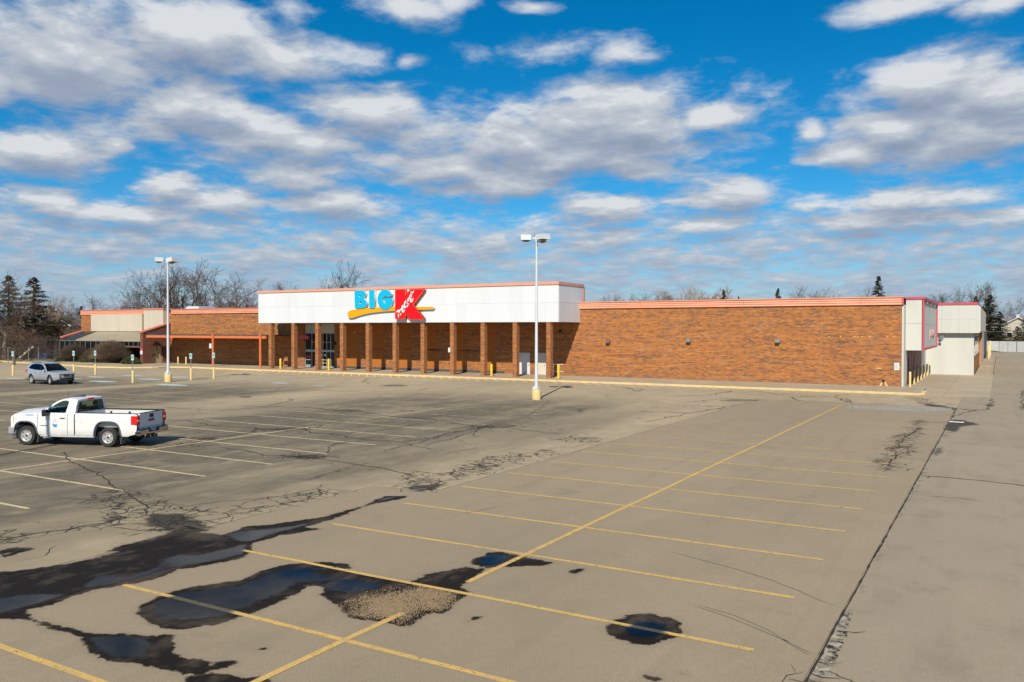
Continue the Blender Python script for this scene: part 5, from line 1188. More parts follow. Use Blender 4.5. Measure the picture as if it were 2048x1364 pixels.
# ---- the pickup: local x forward from the rear axle, y to its left
def pickup():
    T = thing('pickup_truck', 'white single cab pickup truck with long bed and blue droplet decal', 'pickup truck')
    WB = 3.62; W = .99
    base = lambda s_: .44 if s_ > -.9 else .46 + (-.9-s_)*.25
    zlo = archfn(lambda s_: base(s_) + (.22*max(0, (s_-4.12)/.3) if s_ > 4.12 else 0), [(WB, .57, .95, 3.2), (-.02, .60, 1.00, 3.6)])
    def belt(s_):
        if s_ > 2.9: return 1.235 + .06*math.sin(min(1, max(0, (4.4-s_)/1.5))*PI/2) - .16*max(0, (s_-4.1)/.3)**2
        if s_ > 1.43: return 1.29
        return 1.335
    def yf(s_, z):
        w = W - .05*max(0, (1.32-z)/.9)**2*0 - .035*max(0, (.62-z)/.3) - .03*max(0, (z-1.05)/.3)**2
        if s_ > 3.9: w -= .20*((s_-3.9)/.5)**2
        if s_ < -1.15: w -= .03*((-1.15-s_)/.12)**2
        # shoulder crease and wheel-arch flares
        w += .012*math.exp(-((z-1.12)/.05)**2)
        for c in (WB, -.02):
            d = math.hypot(s_-c, (z-.42)*1.0); w += .03*math.exp(-((d-.60)/.09)**2)
        return w
    def span(a, b_, n): return [a+(b_-a)*k/n for k in range(n+1)]
    # fender + hood, door, cab corner, bed side: each its own panel with a shut line between
    gap = .009
    for sg in (1, -1):
        for nm, a, b_, n in (('front_fender', 3.08, 4.40, 44), ('door', 1.755, 3.08, 16), ('cab_corner', 1.455, 1.755, 5), ('bed_side', -1.27, 1.425, 80)):
            mb = MB(); side_grid(span(a+gap, b_-gap if nm != 'front_fender' else b_, n), zlo, belt, yf, 12, sg, mb)
            d = part(nm, mb, M['truck_white'], T, 60, fix=False)
            if nm == 'door':
                mb = MB(); mb.bbox(1.86, sg*(W+.0)-.0-.0 - (.0), 1.10, 2.06, sg*(W+.0)+.0, 1.135, .0); mb = MB(); y0, y1 = sorted((sg*.985, sg*1.03)); mb.bbox(1.86, y0, 1.105, 2.07, y1, 1.14, .008); part('handle', mb, M['grey_plastic'], d)
                mb = MB(); y0, y1 = sorted((sg*.99, sg*1.004)); mb.box(2.62, y0, .80, 2.95, y1, .825); part('badge', mb, M['grey_plastic'], d)
        # grey plastic arch trims
        for c, rad, top, fl in ((WB,.57,.95,3.2),(-.02,.60,1.00,3.6)):
            mb = MB(); pts = []
            for k in range(31):
                s_ = c-rad*.998+2*rad*.998*k/30; z = zlo(s_) if abs(s_-c) < rad*.99 else .46; pts.append((s_, sg*(yf(s_, z)+.006), z+.012))
            mb.tube(pts, .032, 6); part('arch_trim', mb, M['grey_plastic'], T, 60)
            mb = MB()                                             # wheel-house: dark drum behind the arch
            n = 16; A = [(c+(rad+.02)*math.cos(PI*k/n), .40+(top-.40)*math.sin(PI*k/n)**.55) for k in range(n+1)]
            for k in range(n): mb.poly([(A[k][0], sg*.90, A[k][1]), (A[k+1][0], sg*.90, A[k+1][1]), (A[k+1][0], sg*.45, A[k+1][1]), (A[k][0], sg*.45, A[k][1])])
            mb.poly([(a_, sg*.45, z_) for a_, z_ in A]); part('wheel_house', mb, M['grey_plastic'] if c < 1 else M['black'], T)
            mb = MB(); x_ = c-.52 if c > 1 else c-.55; y0, y1 = sorted((sg*.70, sg*.985)); mb.obox((x_-.03, (y0+y1)/2, .36), (.012,0,.0), (0,(y1-y0)/2,0), (-.03,0,.22)); part('mud_flap', mb, M['grey_plastic'], T)
        mb = MB(); y0, y1 = sorted((sg*.86, sg*.95)); mb.bbox(.62, y0, .36, 3.02, y1, .45, .02); part('rocker', mb, M['truck_white'], T)
        # tail lamps
        mb = MB(); y0, y1 = sorted((sg*.80, sg*1.006)); mb.bbox(-1.305, y0, .89, -1.01, y1, 1.255, .03); l = part('tail_lamp', mb, M['lamp_red'], T, 30)
        mb = MB(); y0, y1 = sorted((sg*.815, sg*.985)); mb.box(-1.312, y0, 1.04, -1.30, y1, 1.10); part('reverse_lens', mb, M['lamp_clear'], l)
        # head lamps
        mb = MB(); y0, y1 = sorted((sg*.60, sg*.90)); mb.obox((4.30, sg*.76, 1.03), (.07,-sg*.03,0), (-.03*sg*sg,.17*sg,0), (0,0,.13)); part('head_lamp', mb, M['lamp_clear'], T)
        # mirrors
        mb = MB(); y0, y1 = sorted((sg*1.03, sg*1.24)); mb.bbox(2.55, y0, 1.20, 2.72, y1, 1.46, .03); mr_ = part('mirror', mb, M['grey_plastic'], T, 40)
        mb = MB(); y0, y1 = sorted((sg*.93, sg*1.04)); mb.bbox(2.60, y0, 1.24, 2.70, y1, 1.32, .01); part('mirror_arm', mb, M['black'], mr_)
        mb = MB(); y0, y1 = sorted((sg*1.05, sg*1.22)); mb.box(2.538, y0, 1.22, 2.549, y1, 1.44); part('mirror_glass', mb, M['glass_dark'], mr_)
    # hood: crowned sheet between the fenders
    mb = MB(); ns, ny = 20, 16; base_i = 0
    S_ = span(2.93, 4.37, ns)
    for s_ in S_:
        wz = belt(s_) if s_ > 3.0 else belt(3.0)
        for j in range(ny+1):
            v = -1+2*j/ny; yy = v*(yf(s_, wz)-.001); crown = .15*(1-abs(v)**2.6)*(min(1, (4.42-s_)/.5)**.6) + (.02 if .45 < abs(v) < .62 else 0); mb.v.append((s_, yy, wz+crown))
    for i in range(ns):
        for j in range(ny): p = i*(ny+1)+j; q = p+ny+1; mb.f.append((p, p+1, q+1, q)); mb.mi.append(0)
    part('hood', mb, M['truck_white'], T, 60, fix=False)
    mb = MB(); mb.poly([(2.95,-.93,1.33),(2.95,.93,1.33),(2.62,.86,1.42),(2.62,-.86,1.42)]); mb.poly([(2.95,-.93,1.33),(2.95,.93,1.33),(2.95,.93,1.2),(2.95,-.93,1.2)]); part('cowl', mb, M['black'], T)
    # nose: grille, bumper
    mb = MB(); mb.bbox(4.12,-.93,.66,4.38,.93,1.13,.05); part('nose', mb, M['truck_white'], T, 40)
    mb = MB(); mb.bbox(4.36,-.56,.74,4.43,.56,1.12,.02); part('grille', mb, M['chrome'], T)
    mb = MB(); mb.bbox(4.44,-.5,.79,4.445,.5,1.07,.002); part('grille_mesh', mb, M['black'], T)
    mb = MB(); mb.bbox(4.10,-.965,.42,4.46,.965,.74,.05); part('front_bumper', mb, worn('grey_bumper', (.33,.33,.34), (.25,.25,.26), 3, .4), T, 40)
    mb = MB(); mb.bbox(4.13,-.9,.24,4.33,.9,.42,.03); part('air_dam', mb, M['grey_plastic'], T)
    # floor pan and frame
    mb = MB(); mb.box(-1.15,-.86,.46,4.05,.86,.60); mb.box(-1.1,-.5,.36,4.0,-.38,.46); mb.box(-1.1,.38,.36,4.0,.5,.46); part('chassis', mb, M['black'], T)
    mb = MB(); mb.tube([(0,-.8,.38),(0,.8,.38)], .06, 8); mb.tube([(WB,-.8,.38),(WB,.8,.38)], .05, 8); mb.tube([(.3,-.1,.4),(3.0,-.1,.42)], .045, 6); mb.bbox(.9,-.75,.34,1.6,-.45,.5,.03); part('axles', mb, M['black'], T)
    # cab: frame with real window openings
    def wcab(z): return .955-.22*max(0, (z-1.29)/.58)**1.15
    sideo = [(1.43,1.29),(1.43,1.60),(1.455,1.80),(1.53,1.862),(1.75,1.885),(2.02,1.868),(2.28,1.80),(2.52,1.66),(2.74,1.49),(2.93,1.34),(2.93,1.29)]
    sidei = [(1.86,1.325),(1.835,1.55),(1.82,1.745),(1.87,1.79),(1.98,1.80),(2.10,1.785),(2.27,1.715),(2.42,1.62),(2.58,1.50),(2.70,1.395),(2.76,1.325)]
    O = [Vector((a, 0, b_)) for a, b_ in sideo]; I = [Vector((a, 0, b_)) for a, b_ in sidei]
    O2 = resample(O, 44); I2 = resample(I, 44)
    # align starting points by rotating the inner loop to the nearest
    k0 = min(range(44), key=lambda k: sum((O2[j]-I2[(j+k) % 44]).length for j in range(0, 44, 4))); I2 = I2[k0:]+I2[:k0]
    for sg in (1, -1):
        mb = MB(); o3 = [Vector((p.x, sg*wcab(p.z), p.z)) for p in O2]; i3 = [Vector((p.x, sg*(wcab(p.z)), p.z)) for p in I2]; ringframe(mb, o3, i3)
        i4 = [p+Vector((0,-sg*.035,0)) for p in i3]; ringframe(mb, i3, i4); part('cab_side', mb, M['truck_white'], T, 30)
        mb = MB(); mb.poly([p+Vector((0,-sg*.02,0)) for p in i3]); g_ = part('side_window', mb, M['car_glass'], T)
        mb = MB(); mb.tube([tuple(p+Vector((0,-sg*.008,0))) for p in i3]+[tuple(i3[0]+Vector((0,-sg*.008,0)))], .011, 4); part('window_seal', mb, M['rubber'], g_)
    # roof
    mb = MB(); rs = [q for q in sideo[2:7]]; rows = []
    for (a, z) in [(1.445,1.74)]+rs:
        wz = wcab(z); rows.append([(a, wz*math.sin(v*PI/2)**1 if False else wz*v, z+.035*(1-abs(v)**3)) for v in np.linspace(-1, 1, 15)])
    for i in range(len(rows)-1):
        for j in range(14): mb.poly([rows[i][j], rows[i][j+1], rows[i+1][j+1], rows[i+1][j]])
    part('roof', mb, M['truck_white'], T, 50, fix='weld')
    # windscreen and its pillars' top edge
    mb = MB(); a, b_ = (2.28,1.80), (2.90,1.36); A = [(b_[0], -.90, b_[1]), (b_[0], .90, b_[1]), (a[0], .735, a[1]+.02), (a[0], -.735, a[1]+.02)]
    mb.add([A[0], A[1], A[2], A[3]], [(0,1,2,3)]); part('windscreen', mb, M['car_glass'], T)
    # cab back wall with the rear window
    bo = [Vector((1.432,y,z)) for y, z in ((-.955,1.29),(-.90,1.55),(-.80,1.78),(-.70,1.825),(0,1.86),(.70,1.825),(.80,1.78),(.90,1.55),(.955,1.29),(0,1.29))]
    bi = [Vector((1.432,y,z)) for y, z in ((-.80,1.36),(-.765,1.55),(-.70,1.73),(-.66,1.745),(0,1.765),(.66,1.745),(.70,1.73),(.765,1.55),(.80,1.36),(0,1.345))]
    mb = MB(); ringframe(mb, bo, bi); mb.poly([(1.432,-.955,1.29),(1.432,.955,1.29),(1.432,.955,.6),(1.432,-.955,.6)]); part('cab_back', mb, M['truck_white'], T, 20)
    mb = MB(); mb.poly([p+Vector((.015,0,0)) for p in bi]); g_ = part('rear_window', mb, M['car_glass'], T); mb = MB(); mb.tube([tuple(p) for p in bi]+[tuple(bi[0])], .012, 4); part('window_seal', mb, M['rubber'], g_)
    mb = MB(); mb.bbox(1.40,-.20,1.80,1.50,.20,1.865,.012); part('high_brake_lamp', mb, M['lamp_red'], T)
    mb = MB(); mb.lathe([(.20,0),(.235,.02),(.235,.05),(.17,.075),(0,.08)], (1.87,.12,1.915), 22); part('roof_beacon', mb, M['grey_plastic'], T, 40)
    # cabin: bench, headrests, dash, wheel
    mb = MB(); mb.box(1.5,-.8,.7,2.2,.8,1.02); part('bench_seat', mb, M['seat'], T)
    for yy in (-.48, .0, .48):
        mb = MB(); mb.bbox(1.55, yy-.23, 1.0, 1.68, yy+.23, 1.50, .04); b__ = part('seat_back', mb, M['seat'], T)
        if yy: mb = MB(); mb.bbox(1.55, yy-.13, 1.52, 1.64, yy+.13, 1.70, .04); part('headrest', mb, M['seat'], b__)
    mb = MB(); mb.bbox(2.5,-.85,.9,2.85,.85,1.30,.05); part('dashboard', mb, M['seat'], T)
    mb = MB(); mb.lathe([(.17,-.012),(.19,-.012),(.19,.012),(.17,.012)], n=20, axis='x', closed=True); me = mb.mesh('steering_wheel', [M['black']], True); me.transform(Matrix.Translation((2.38,.42,1.22)) @ Matrix.Rotation(-.4, 4, 'Y')); part('steering_wheel', me, None, T)
    # bed
    mb = MB(); mb.box(-1.24,-.83,.78,1.40,.83,.82); mb.box(-1.24,-.86,.82,1.40,-.83,1.30); mb.box(-1.24,.83,.82,1.40,.86,1.30); mb.box(1.37,-.83,.82,1.40,.83,1.32)
    for sg in (1,-1): y0, y1 = sorted((sg*.58, sg*.83)); mb.bbox(-.45, y0, .82, .42, y1, 1.02, .04)
    for k in range(12): mb.box(-1.22, -.78+.14*k, .821, 1.36, -.72+.14*k, .835)
    part('bed', mb, M['bed_liner'], T)
    for sg in (1,-1):
        mb = MB(); y0, y1 = sorted((sg*.85, sg*.968)); mb.bbox(-1.27, y0, 1.318, 1.42, y1, 1.348, .008); part('bed_rail', mb, M['rubber'], T)
    for xx in (1.05, 0.2): mb = MB(); mb.box(xx, -.828, 1.16, xx+.09, -.815, 1.24); part('tie_down', mb, M['black'], T)
    mb = MB(); mb.bbox(-1.275,-.775,.62,-1.21,.775,1.335,.012); tg = part('tailgate', mb, M['truck_white'], T, 30)
    mb = MB(); mb.bbox(-1.285,-.775,1.335,-1.205,.775,1.352,.005); part('gate_cap', mb, M['rubber'], tg)
    mb = MB(); mb.box(-1.279,-.72,.76,-1.2755,.72,.772); part('gate_crease', mb, M['grey_plastic'], tg)
    mb = MB(); mb.bbox(-1.288,-.13,1.12,-1.27,.13,1.27,.006); part('gate_handle', mb, M['black'], tg)
    me = text_mesh('GMC', .15, .006, M['red_badge'], .004); me.transform(Matrix(((0,0,-1,-1.283),(-1.35,0,0,0),(0,1,0,1.02),(0,0,0,1)))); part('lettering', me, None, tg)
    me = text_mesh('SIERRA', .06, .003, M['grey_plastic']); me.transform(Matrix(((0,0,-1,-1.279),(-1.3,0,0,.52),(0,1,0,.70),(0,0,0,1)))); part('lettering', me, None, tg)
    # rear bumper with step, plate and hitch
    mb = MB(); mb.bbox(-1.42,.36,.49,-1.22,.985,.70,.03); mb.bbox(-1.42,-.985,.49,-1.22,-.36,.70,.03); mb.bbox(-1.41,-.359,.49,-1.24,.359,.58,.02); part('rear_bumper', mb, M['chrome'], T, 40)
    mb = MB(); mb.bbox(-1.415,.80,.545,-1.20,.992,.63,.01); mb.box(-1.40,-.98,.701,-1.23,.98,.712); mb.bbox(-1.5,-.1,.36,-1.3,.1,.46,.02); part('bumper_step', mb, M['black'], T)
    mb = MB(); mb.box(-1.36,-.16,.60,-1.35,.16,.75); part('number_plate', mb, mat('pale_blue_plate', (.35,.48,.62), .4), T)
    # decals
    me = text_mesh('180405', .125, .002, M['water_blue'], .002); me.transform(Matrix(((-1.1,0,0,3.46),(0,0,1,.985),(0,1,0,1.20),(0,0,0,1)))); part('fleet_number', me, None, T)
    me = text_mesh('735 701', .05, .001, M['notice_ink']); me.transform(Matrix(((-1.1,0,0,3.05),(0,0,1,.985),(0,1,0,1.20),(0,0,0,1)))); part('fleet_number', me, None, T)
    # droplet: outline ring with a filled lower half
    def drop(sc_, n=30):
        out = []
        for k in range(n):
            a = 2*PI*k/n; r_ = .095; x_ = r_*math.cos(a); z_ = r_*math.sin(a)
            if z_ > 0: z_ = z_*(1+1.35*math.sin(a)**3); x_ *= (1-.55*math.sin(a)**2)
            out.append((x_*sc_, z_*sc_))
        return out
    cx_, cz_ = 2.30, .855; D1, D2 = drop(1.12), drop(.98); mb = MB()
    ringframe(mb, [(cx_+a, W+.012, cz_+b_) for a, b_ in D1], [(cx_+a, W+.012, cz_+b_) for a, b_ in D2]); part('droplet_outline', mb, mat('pale_blue_line', (.35,.45,.55), .5), T)
    mb = MB(); low = [(a, b_) for a, b_ in D2 if b_ <= .02]; low.sort(key=lambda q: math.atan2(q[1]-.03, q[0])); mb.poly([(cx_+a, W+.0125, cz_+b_) for a, b_ in low]); part('droplet_fill', mb, M['water_blue'], T)
    mb = MB(); R1 = [(1.24+.085*math.cos(a), .99, .98+.085*math.sin(a)) for a in np.linspace(0, 2*PI, 25)]; mb.tube([(a, W+.001, c_) for a, b_, c_ in R1], .004, 4); part('fuel_door', mb, M['bed_liner'], T)
    mb = MB(); mb.tube([(3.15,-.86,1.25),(3.12,-.86,2.05)], .006, 4); part('antenna', mb, M['black'], T)
    for (x_, st) in ((WB, .06), (0, 0)):
        for sg in (1, -1): make_wheel(T, x_, sg*.86, sg, .39, .25, .235, st if x_ > 1 else 0)
    return T
trk = pickup()
hd = math.atan2(-.33047517, -.94381469) + math.radians(2.2)
nx_, ny_ = -math.sin(hd), math.cos(hd)
trk.scale = (.955, .965, .965); bx_, by_ = G(215.5, 894.8); trk.location = (bx_ - nx_*.93, by_ - ny_*.93, .0); trk.rotation_euler = (0, 0, hd)

# ---- a small SUV, local x forward from the rear axle
def suv(label, paint_, nm='suv_car'):
    T = thing(nm, label, 'car'); WB = 2.70; W = .90
    zlo = archfn(lambda s_: .34 + .16*max(0, (s_-3.2)/.4) + .14*max(0, (-.55-s_)/.35), [(WB, .43, .80, 2.2), (0, .43, .80, 2.2)])
    def belt(s_):
        if s_ > 2.05: return 1.06 - .12*((s_-2.05)/1.5)**1.3 - .10*max(0, (s_-3.25)/.3)**2
        return 1.10 + .10*max(0, (2.05-s_)/2.9) if s_ > -.75 else 1.18 - (-.75-s_)*.2
    def yf(s_, z):
        w = W - .06*max(0, (.55-z)/.25) - .05*max(0, (z-.8)/.3)**1.5
        if s_ > 2.95: w -= .34*((s_-2.95)/.62)**2.2
        if s_ < -.5: w -= .16*((-.5-s_)/.45)**2
        w += .02*math.exp(-((z-.92)/.06)**2) + sum(.03*math.exp(-((math.hypot(s_-c, z-.36)-.47)/.08)**2) for c in (WB, 0)); return w
    def span(a, b_, n): return [a+(b_-a)*k/n for k in range(n+1)]
    for sg in (1, -1):
        for pn, a, b_, n in (('front_fender',2.30,3.55,36),('front_door',1.25,2.30,10),('rear_door',.40,1.25,10),('rear_quarter',-.92,.40,36)):
            mb = MB(); side_grid(span(a+.006, b_-.006, n), zlo, belt, yf, 10, sg, mb); d = part(pn, mb, paint_, T, 60, fix=False)
            if 'door' in pn: mb = MB(); y0, y1 = sorted((sg*.87, sg*.925)); mb.bbox(a+.12, y0, .93, a+.30, y1, .96, .005); part('handle', mb, M['chrome'], d)
        for c in (WB, 0):
            mb = MB(); pts = [(c-.43+.86*k/24, sg*(yf(c-.43+.86*k/24, max(.4, zlo(c-.43+.86*k/24)))+.004), max(.36, zlo(c-.43+.86*k/24))+.01) for k in range(25)]; mb.tube(pts, .022, 5); part('arch_trim', mb, M['black'], T)
            mb = MB(); A = [(c+.45*math.cos(PI*k/12), .36+.44*math.sin(PI*k/12)) for k in range(13)]
            for k in range(12): mb.poly([(A[k][0],sg*.86,A[k][1]),(A[k+1][0],sg*.86,A[k+1][1]),(A[k+1][0],sg*.5,A[k+1][1]),(A[k][0],sg*.5,A[k][1])])
            mb.poly([(a_, sg*.5, z_) for a_, z_ in A]); part('wheel_house', mb, M['black'], T)
            make_wheel(T, c, sg*.80, sg, .355, .225, .235, -.22 if c else 0, 'alloy')
        mb = MB(); y0, y1 = sorted((sg*.80, sg*.875)); mb.bbox(.45, y0, .22, 2.25, y1, .37, .02); part('sill', mb, M['black'], T)
        mb = MB(); y0, y1 = sorted((sg*.93, sg*1.10)); mb.bbox(1.98, y0, 1.06, 2.12, y1, 1.21, .03); part('mirror', mb, paint_, T, 40)
        # lamps
        mb = MB(); P = [(3.42, sg*.42, .80), (3.40, sg*.50, .90), (3.10, sg*.80, .93), (3.12, sg*.84, .84), (3.36, sg*.66, .78)]; mb.prism(P, (.05, sg*.03, .0)); part('head_lamp', mb, M['lamp_clear'], T)
        mb = MB(); mb.prism([(3.38, sg*.60, .50), (3.38, sg*.62, .58), (3.22, sg*.80, .58), (3.22, sg*.80, .50)], (.04, sg*.02, 0)); part('fog_lamp', mb, M['black'], T)
        mb = MB(); y0, y1 = sorted((sg*.62, sg*.86)); mb.bbox(-.93, y0, .92, -.74, y1, 1.16, .03); part('tail_lamp', mb, M['lamp_red'], T)
    # bonnet
    mb = MB(); S_ = span(2.25, 3.53, 14); ny = 12
    for s_ in S_:
        for j in range(ny+1): v = -1+2*j/ny; mb.v.append((s_, v*(yf(s_, belt(s_))-.002), belt(s_)+.07*(1-abs(v)**2.2)*min(1, (3.56-s_)/.35+.15)))
    for i in range(14):
        for j in range(ny): p = i*(ny+1)+j; q = p+ny+1; mb.f.append((p,p+1,q+1,q)); mb.mi.append(0)
    part('bonnet', mb, paint_, T, 60, fix=False)
    # nose
    mb = MB(); rows = []
    for (dx, z) in ((.0,.95),(.06,.88),(.085,.76),(.08,.60),(.04,.46),(-.04,.36)):
        rows.append([(3.45+dx-.36*abs(v)**2.6, v*.80, z) for v in np.linspace(-1, 1, 17)])
    for i in range(5):
        for j in range(16): mb.poly([rows[i][j], rows[i][j+1], rows[i+1][j+1], rows[i+1][j]])
    part('front_bumper', mb, paint_, T, 60, fix='weld')
    mb = MB(); mb.prism([(3.548,-.36,.86),(3.548,.36,.86),(3.556,.22,.66),(3.556,-.22,.66)], (-.02,0,0)); part('grille', mb, M['black'], T)
    mb = MB()
    for sg in (1,-1): mb.tube([(3.56, sg*.34, .87), (3.575, sg*.20, .70), (3.575, 0, .665)], .022, 6)
    part('grille_trim', mb, M['chrome'], T)
    mb = MB(); mb.bbox(3.50,-.46,.40,3.535,.46,.53,.01); part('lower_grille', mb, M['black'], T)
    mb = MB(); mb.box(3.565,-.07,.76,3.575,.07,.79); part('badge', mb, M['chrome'], T)
    mb = MB(); mb.box(-.85,-.78,.28,3.3,.78,.42); part('underbody', mb, M['black'], T)
    # greenhouse with window openings
    def wc(z): return .85-.24*max(0, (z-1.08)/.58)**1.2
    so_ = [(-.88,1.14),(-.84,1.40),(-.70,1.64),(-.38,1.72),(.4,1.745),(1.0,1.715),(1.42,1.62),(1.86,1.36),(2.26,1.10),(2.26,1.05),(.5,1.05)]
    si_ = [(-.56,1.25),(-.50,1.40),(-.32,1.57),(.0,1.63),(.4,1.645),(.95,1.62),(1.32,1.53),(1.62,1.37),(1.96,1.15),(1.88,1.125),(.5,1.15)]
    O2 = resample([Vector((a,0,b_)) for a, b_ in so_], 44); I2 = resample([Vector((a,0,b_)) for a, b_ in si_], 44)
    k0 = min(range(44), key=lambda k: sum((O2[j]-I2[(j+k) % 44]).length for j in range(0, 44, 4))); I2 = I2[k0:]+I2[:k0]
    for sg in (1, -1):
        o3 = [Vector((p.x, sg*wc(p.z), p.z)) for p in O2]; i3 = [Vector((p.x, sg*wc(p.z), p.z)) for p in I2]; mb = MB(); ringframe(mb, o3, i3); part('cab_side', mb, paint_, T, 30)
        mb = MB(); mb.poly([p+Vector((0,-sg*.012,0)) for p in i3]); part('side_window', mb, M['blue_glass'], T)
        mb = MB(); mb.box(1.22, min(sg*.76,sg*.80), 1.10, 1.28, max(sg*.76,sg*.80), 1.5); part('door_pillar', mb, M['black'], T)
        mb = MB(); mb.tube([(-.40,sg*.66,1.76),(.3,sg*.67,1.80),(1.05,sg*.67,1.76)], .018, 5); part('roof_rail', mb, M['chrome'], T)
    mb = MB(); rows = []
    for (a, z) in [(-.84,1.40)]+so_[2:7]: rows.append([(a, wc(z)*v, z+.03*(1-abs(v)**2.5)) for v in np.linspace(-1, 1, 11)])
    for i in range(len(rows)-1):
        for j in range(10): mb.poly([rows[i][j], rows[i][j+1], rows[i+1][j+1], rows[i+1][j]])
    part('roof', mb, paint_, T, 50, fix='weld')
    mb = MB(); A = []
    for (a, z) in ((2.26,1.09),(1.42,1.635)): A.append([(a+.10*(1-v*v), (wc(z)-.03)*v, z+.02) for v in np.linspace(-1, 1, 9)])
    for j in range(8): mb.poly([A[0][j], A[0][j+1], A[1][j+1], A[1][j]])
    part('windscreen', mb, M['screen_glass'], T, 60, fix='weld')
    mb = MB(); mb.poly([(-.86,-.72,1.16),(-.86,.72,1.16),(-.84,.66,1.42),(-.84,-.66,1.42)]); mb.poly([(-.93,-.74,.4),(-.93,.74,.4),(-.86,.74,1.17),(-.86,-.74,1.17)]); part('tailgate', mb, paint_, T)
    mb = MB(); mb.bbox(1.0,-.7,.5,1.4,.7,1.25,.05); mb.bbox(.1,-.7,.5,.4,.7,1.25,.05); mb.bbox(1.95,-.75,.6,2.2,.75,1.05,.04); part('seats', mb, M['seat'], T)
    return T
M['blue_glass'] = glass_mat('blue_tinted_window', (.06,.10,.16), 1.45)
M['screen_glass'] = glass_mat('green_windscreen', (.22,.30,.26), 1.45)
car = suv('silver compact SUV parked alone near the disabled bays', M['silver'], 'suv_car')
# front wheels steer to the car's right; near side is its right side
hdx, hdy = math.cos(math.radians(-1)), math.sin(math.radians(-1)); hd = math.atan2(hdy, hdx); nrt = (math.sin(hd), -math.cos(hd)) ; rl = G(63.5, 767.3)
car.location = (rl[0]-nrt[0]*.86, rl[1]-nrt[1]*.86, 0); car.rotation_euler = (0, 0, hd)
cw = suv('white car half hidden behind brush and fence at left edge', M['car_white'], 'parked_car'); x, y = AT(8, 150); cw.location = (x, y, .0); cw.rotation_euler = (0,0,.4)

# ================================================================ trees, shrubs and what lies beyond
M['bark'] = worn('grey_brown_bark', (.105,.075,.052), (.16,.125,.09), 2, .9)
M['bark_pale'] = worn('pale_tan_twigs', (.30,.235,.18), (.22,.17,.125), 2, .9)
M['twig'] = worn('brown_twigs', (.095,.062,.042), (.13,.09,.062), 2, .9)
M['twig_red'] = worn('reddish_brown_twigs', (.13,.080,.055), (.10,.06,.042), 2, .9)
def leafmat(name, c1, c2, c3):
    def bld(t, b):
        n = t.noise(POS(t), .9, 4, .65); r = t.n('ShaderNodeNewGeometry').outputs['Random Per Island']
        col = t.mix(t.mr(n, .35, .65), c1, c2); col = t.mix(t.m('MULTIPLY', r, .6), col, c3); t.put(b.inputs['Base Color'], col)
    return mat(name, c1, .85, 0, .2, bld)
M['needle'] = leafmat('dark_green_needles', (.022,.035,.016), (.040,.048,.018), (.055,.050,.022))
M['needle_brown'] = leafmat('olive_brown_needles', (.095,.088,.034), (.125,.095,.042), (.14,.10,.045))
M['yew'] = leafmat('low_green_yew', (.035,.045,.014), (.06,.065,.02), (.075,.07,.025))
M['dry'] = worn('dry_shrub_stems', (.19,.135,.085), (.13,.09,.06), 3, .9)
M['dry_dark'] = worn('dark_brush_stems', (.10,.072,.052), (.14,.10,.07), 3, .9)

def limb(mb, a, b_, r0, r1, n=3):
    d = (b_-a)
    if d.length < 1e-4: return
    d.normalize(); u = d.orthogonal().normalized(); v = d.cross(u); base = len(mb.v)
    for p, r_ in ((a, r0), (b_, r1)):
        for k in range(n): t_ = 2*PI*k/n; q = p+(u*math.cos(t_)+v*math.sin(t_))*r_; mb.v.append((q.x,q.y,q.z))
    for k in range(n): mb.f.append((base+k, base+(k+1) % n, base+n+(k+1) % n, base+n+k)); mb.mi.append(0)
def bare_tree_meshes(seed, H=12.0, spread=.5, upright=.5, tm='bark', cm='twig', levels=6, fork=.28, twigr=.011, dens=.9):
    r = random.Random(seed); tr = MB(); cr = MB()
    def grow(p, d, L, rad, lev):
        segs = 4 if lev < 2 else 3; q = p
        for i in range(segs):
            wob = Vector((r.gauss(0,1), r.gauss(0,1), r.gauss(0,.6)))*(.07 if lev < 2 else .13); d = (d+wob+Vector((0,0,.06*upright))).normalized()
            nq = q+d*L/segs; r0 = rad*(1-.35*i/segs); r1 = rad*(1-.35*(i+1)/segs)
            limb(tr if lev < 3 else cr, q, nq, max(r0, twigr), max(r1, twigr*.8), 6 if lev < 2 else (4 if lev == 2 else 3))
            if lev >= 1 and lev < levels and r.random() < .62*dens: side(nq, d, L*r.uniform(.45,.72), rad*.45, lev+1)
            q = nq
        if lev < levels:
            for _ in range(2 if lev else r.choice((2,3))): side(q, d, L*r.uniform(.62,.85), rad*.58, lev+1, small=True)
    def side(p, d, L, rad, lev, small=False):
        an = r.uniform(0, 2*PI); u = d.orthogonal().normalized(); v = d.cross(u); a = r.uniform(.25,.65) if small else r.uniform(.6,1.15); a *= .7+spread*.7
        nd = (d*math.cos(a)+(u*math.cos(an)+v*math.sin(an))*math.sin(a)); nd.z += .16*upright; nd.normalize()
        if L > .12: grow(p, nd, L, rad, lev)
    grow(Vector((0,0,-.1)), Vector((r.gauss(0,.05), r.gauss(0,.05), 1)).normalized(), H*fork, H*.017, 0)
    zmax = max(v[2] for v in cr.v); k = H/zmax
    for m_ in (tr, cr): m_.v = [(x*k,y*k,z*k) for x,y,z in m_.v]
    return tr.mesh('trunk', [M[tm]], False, False), cr.mesh('crown', [M[cm]], False, False)
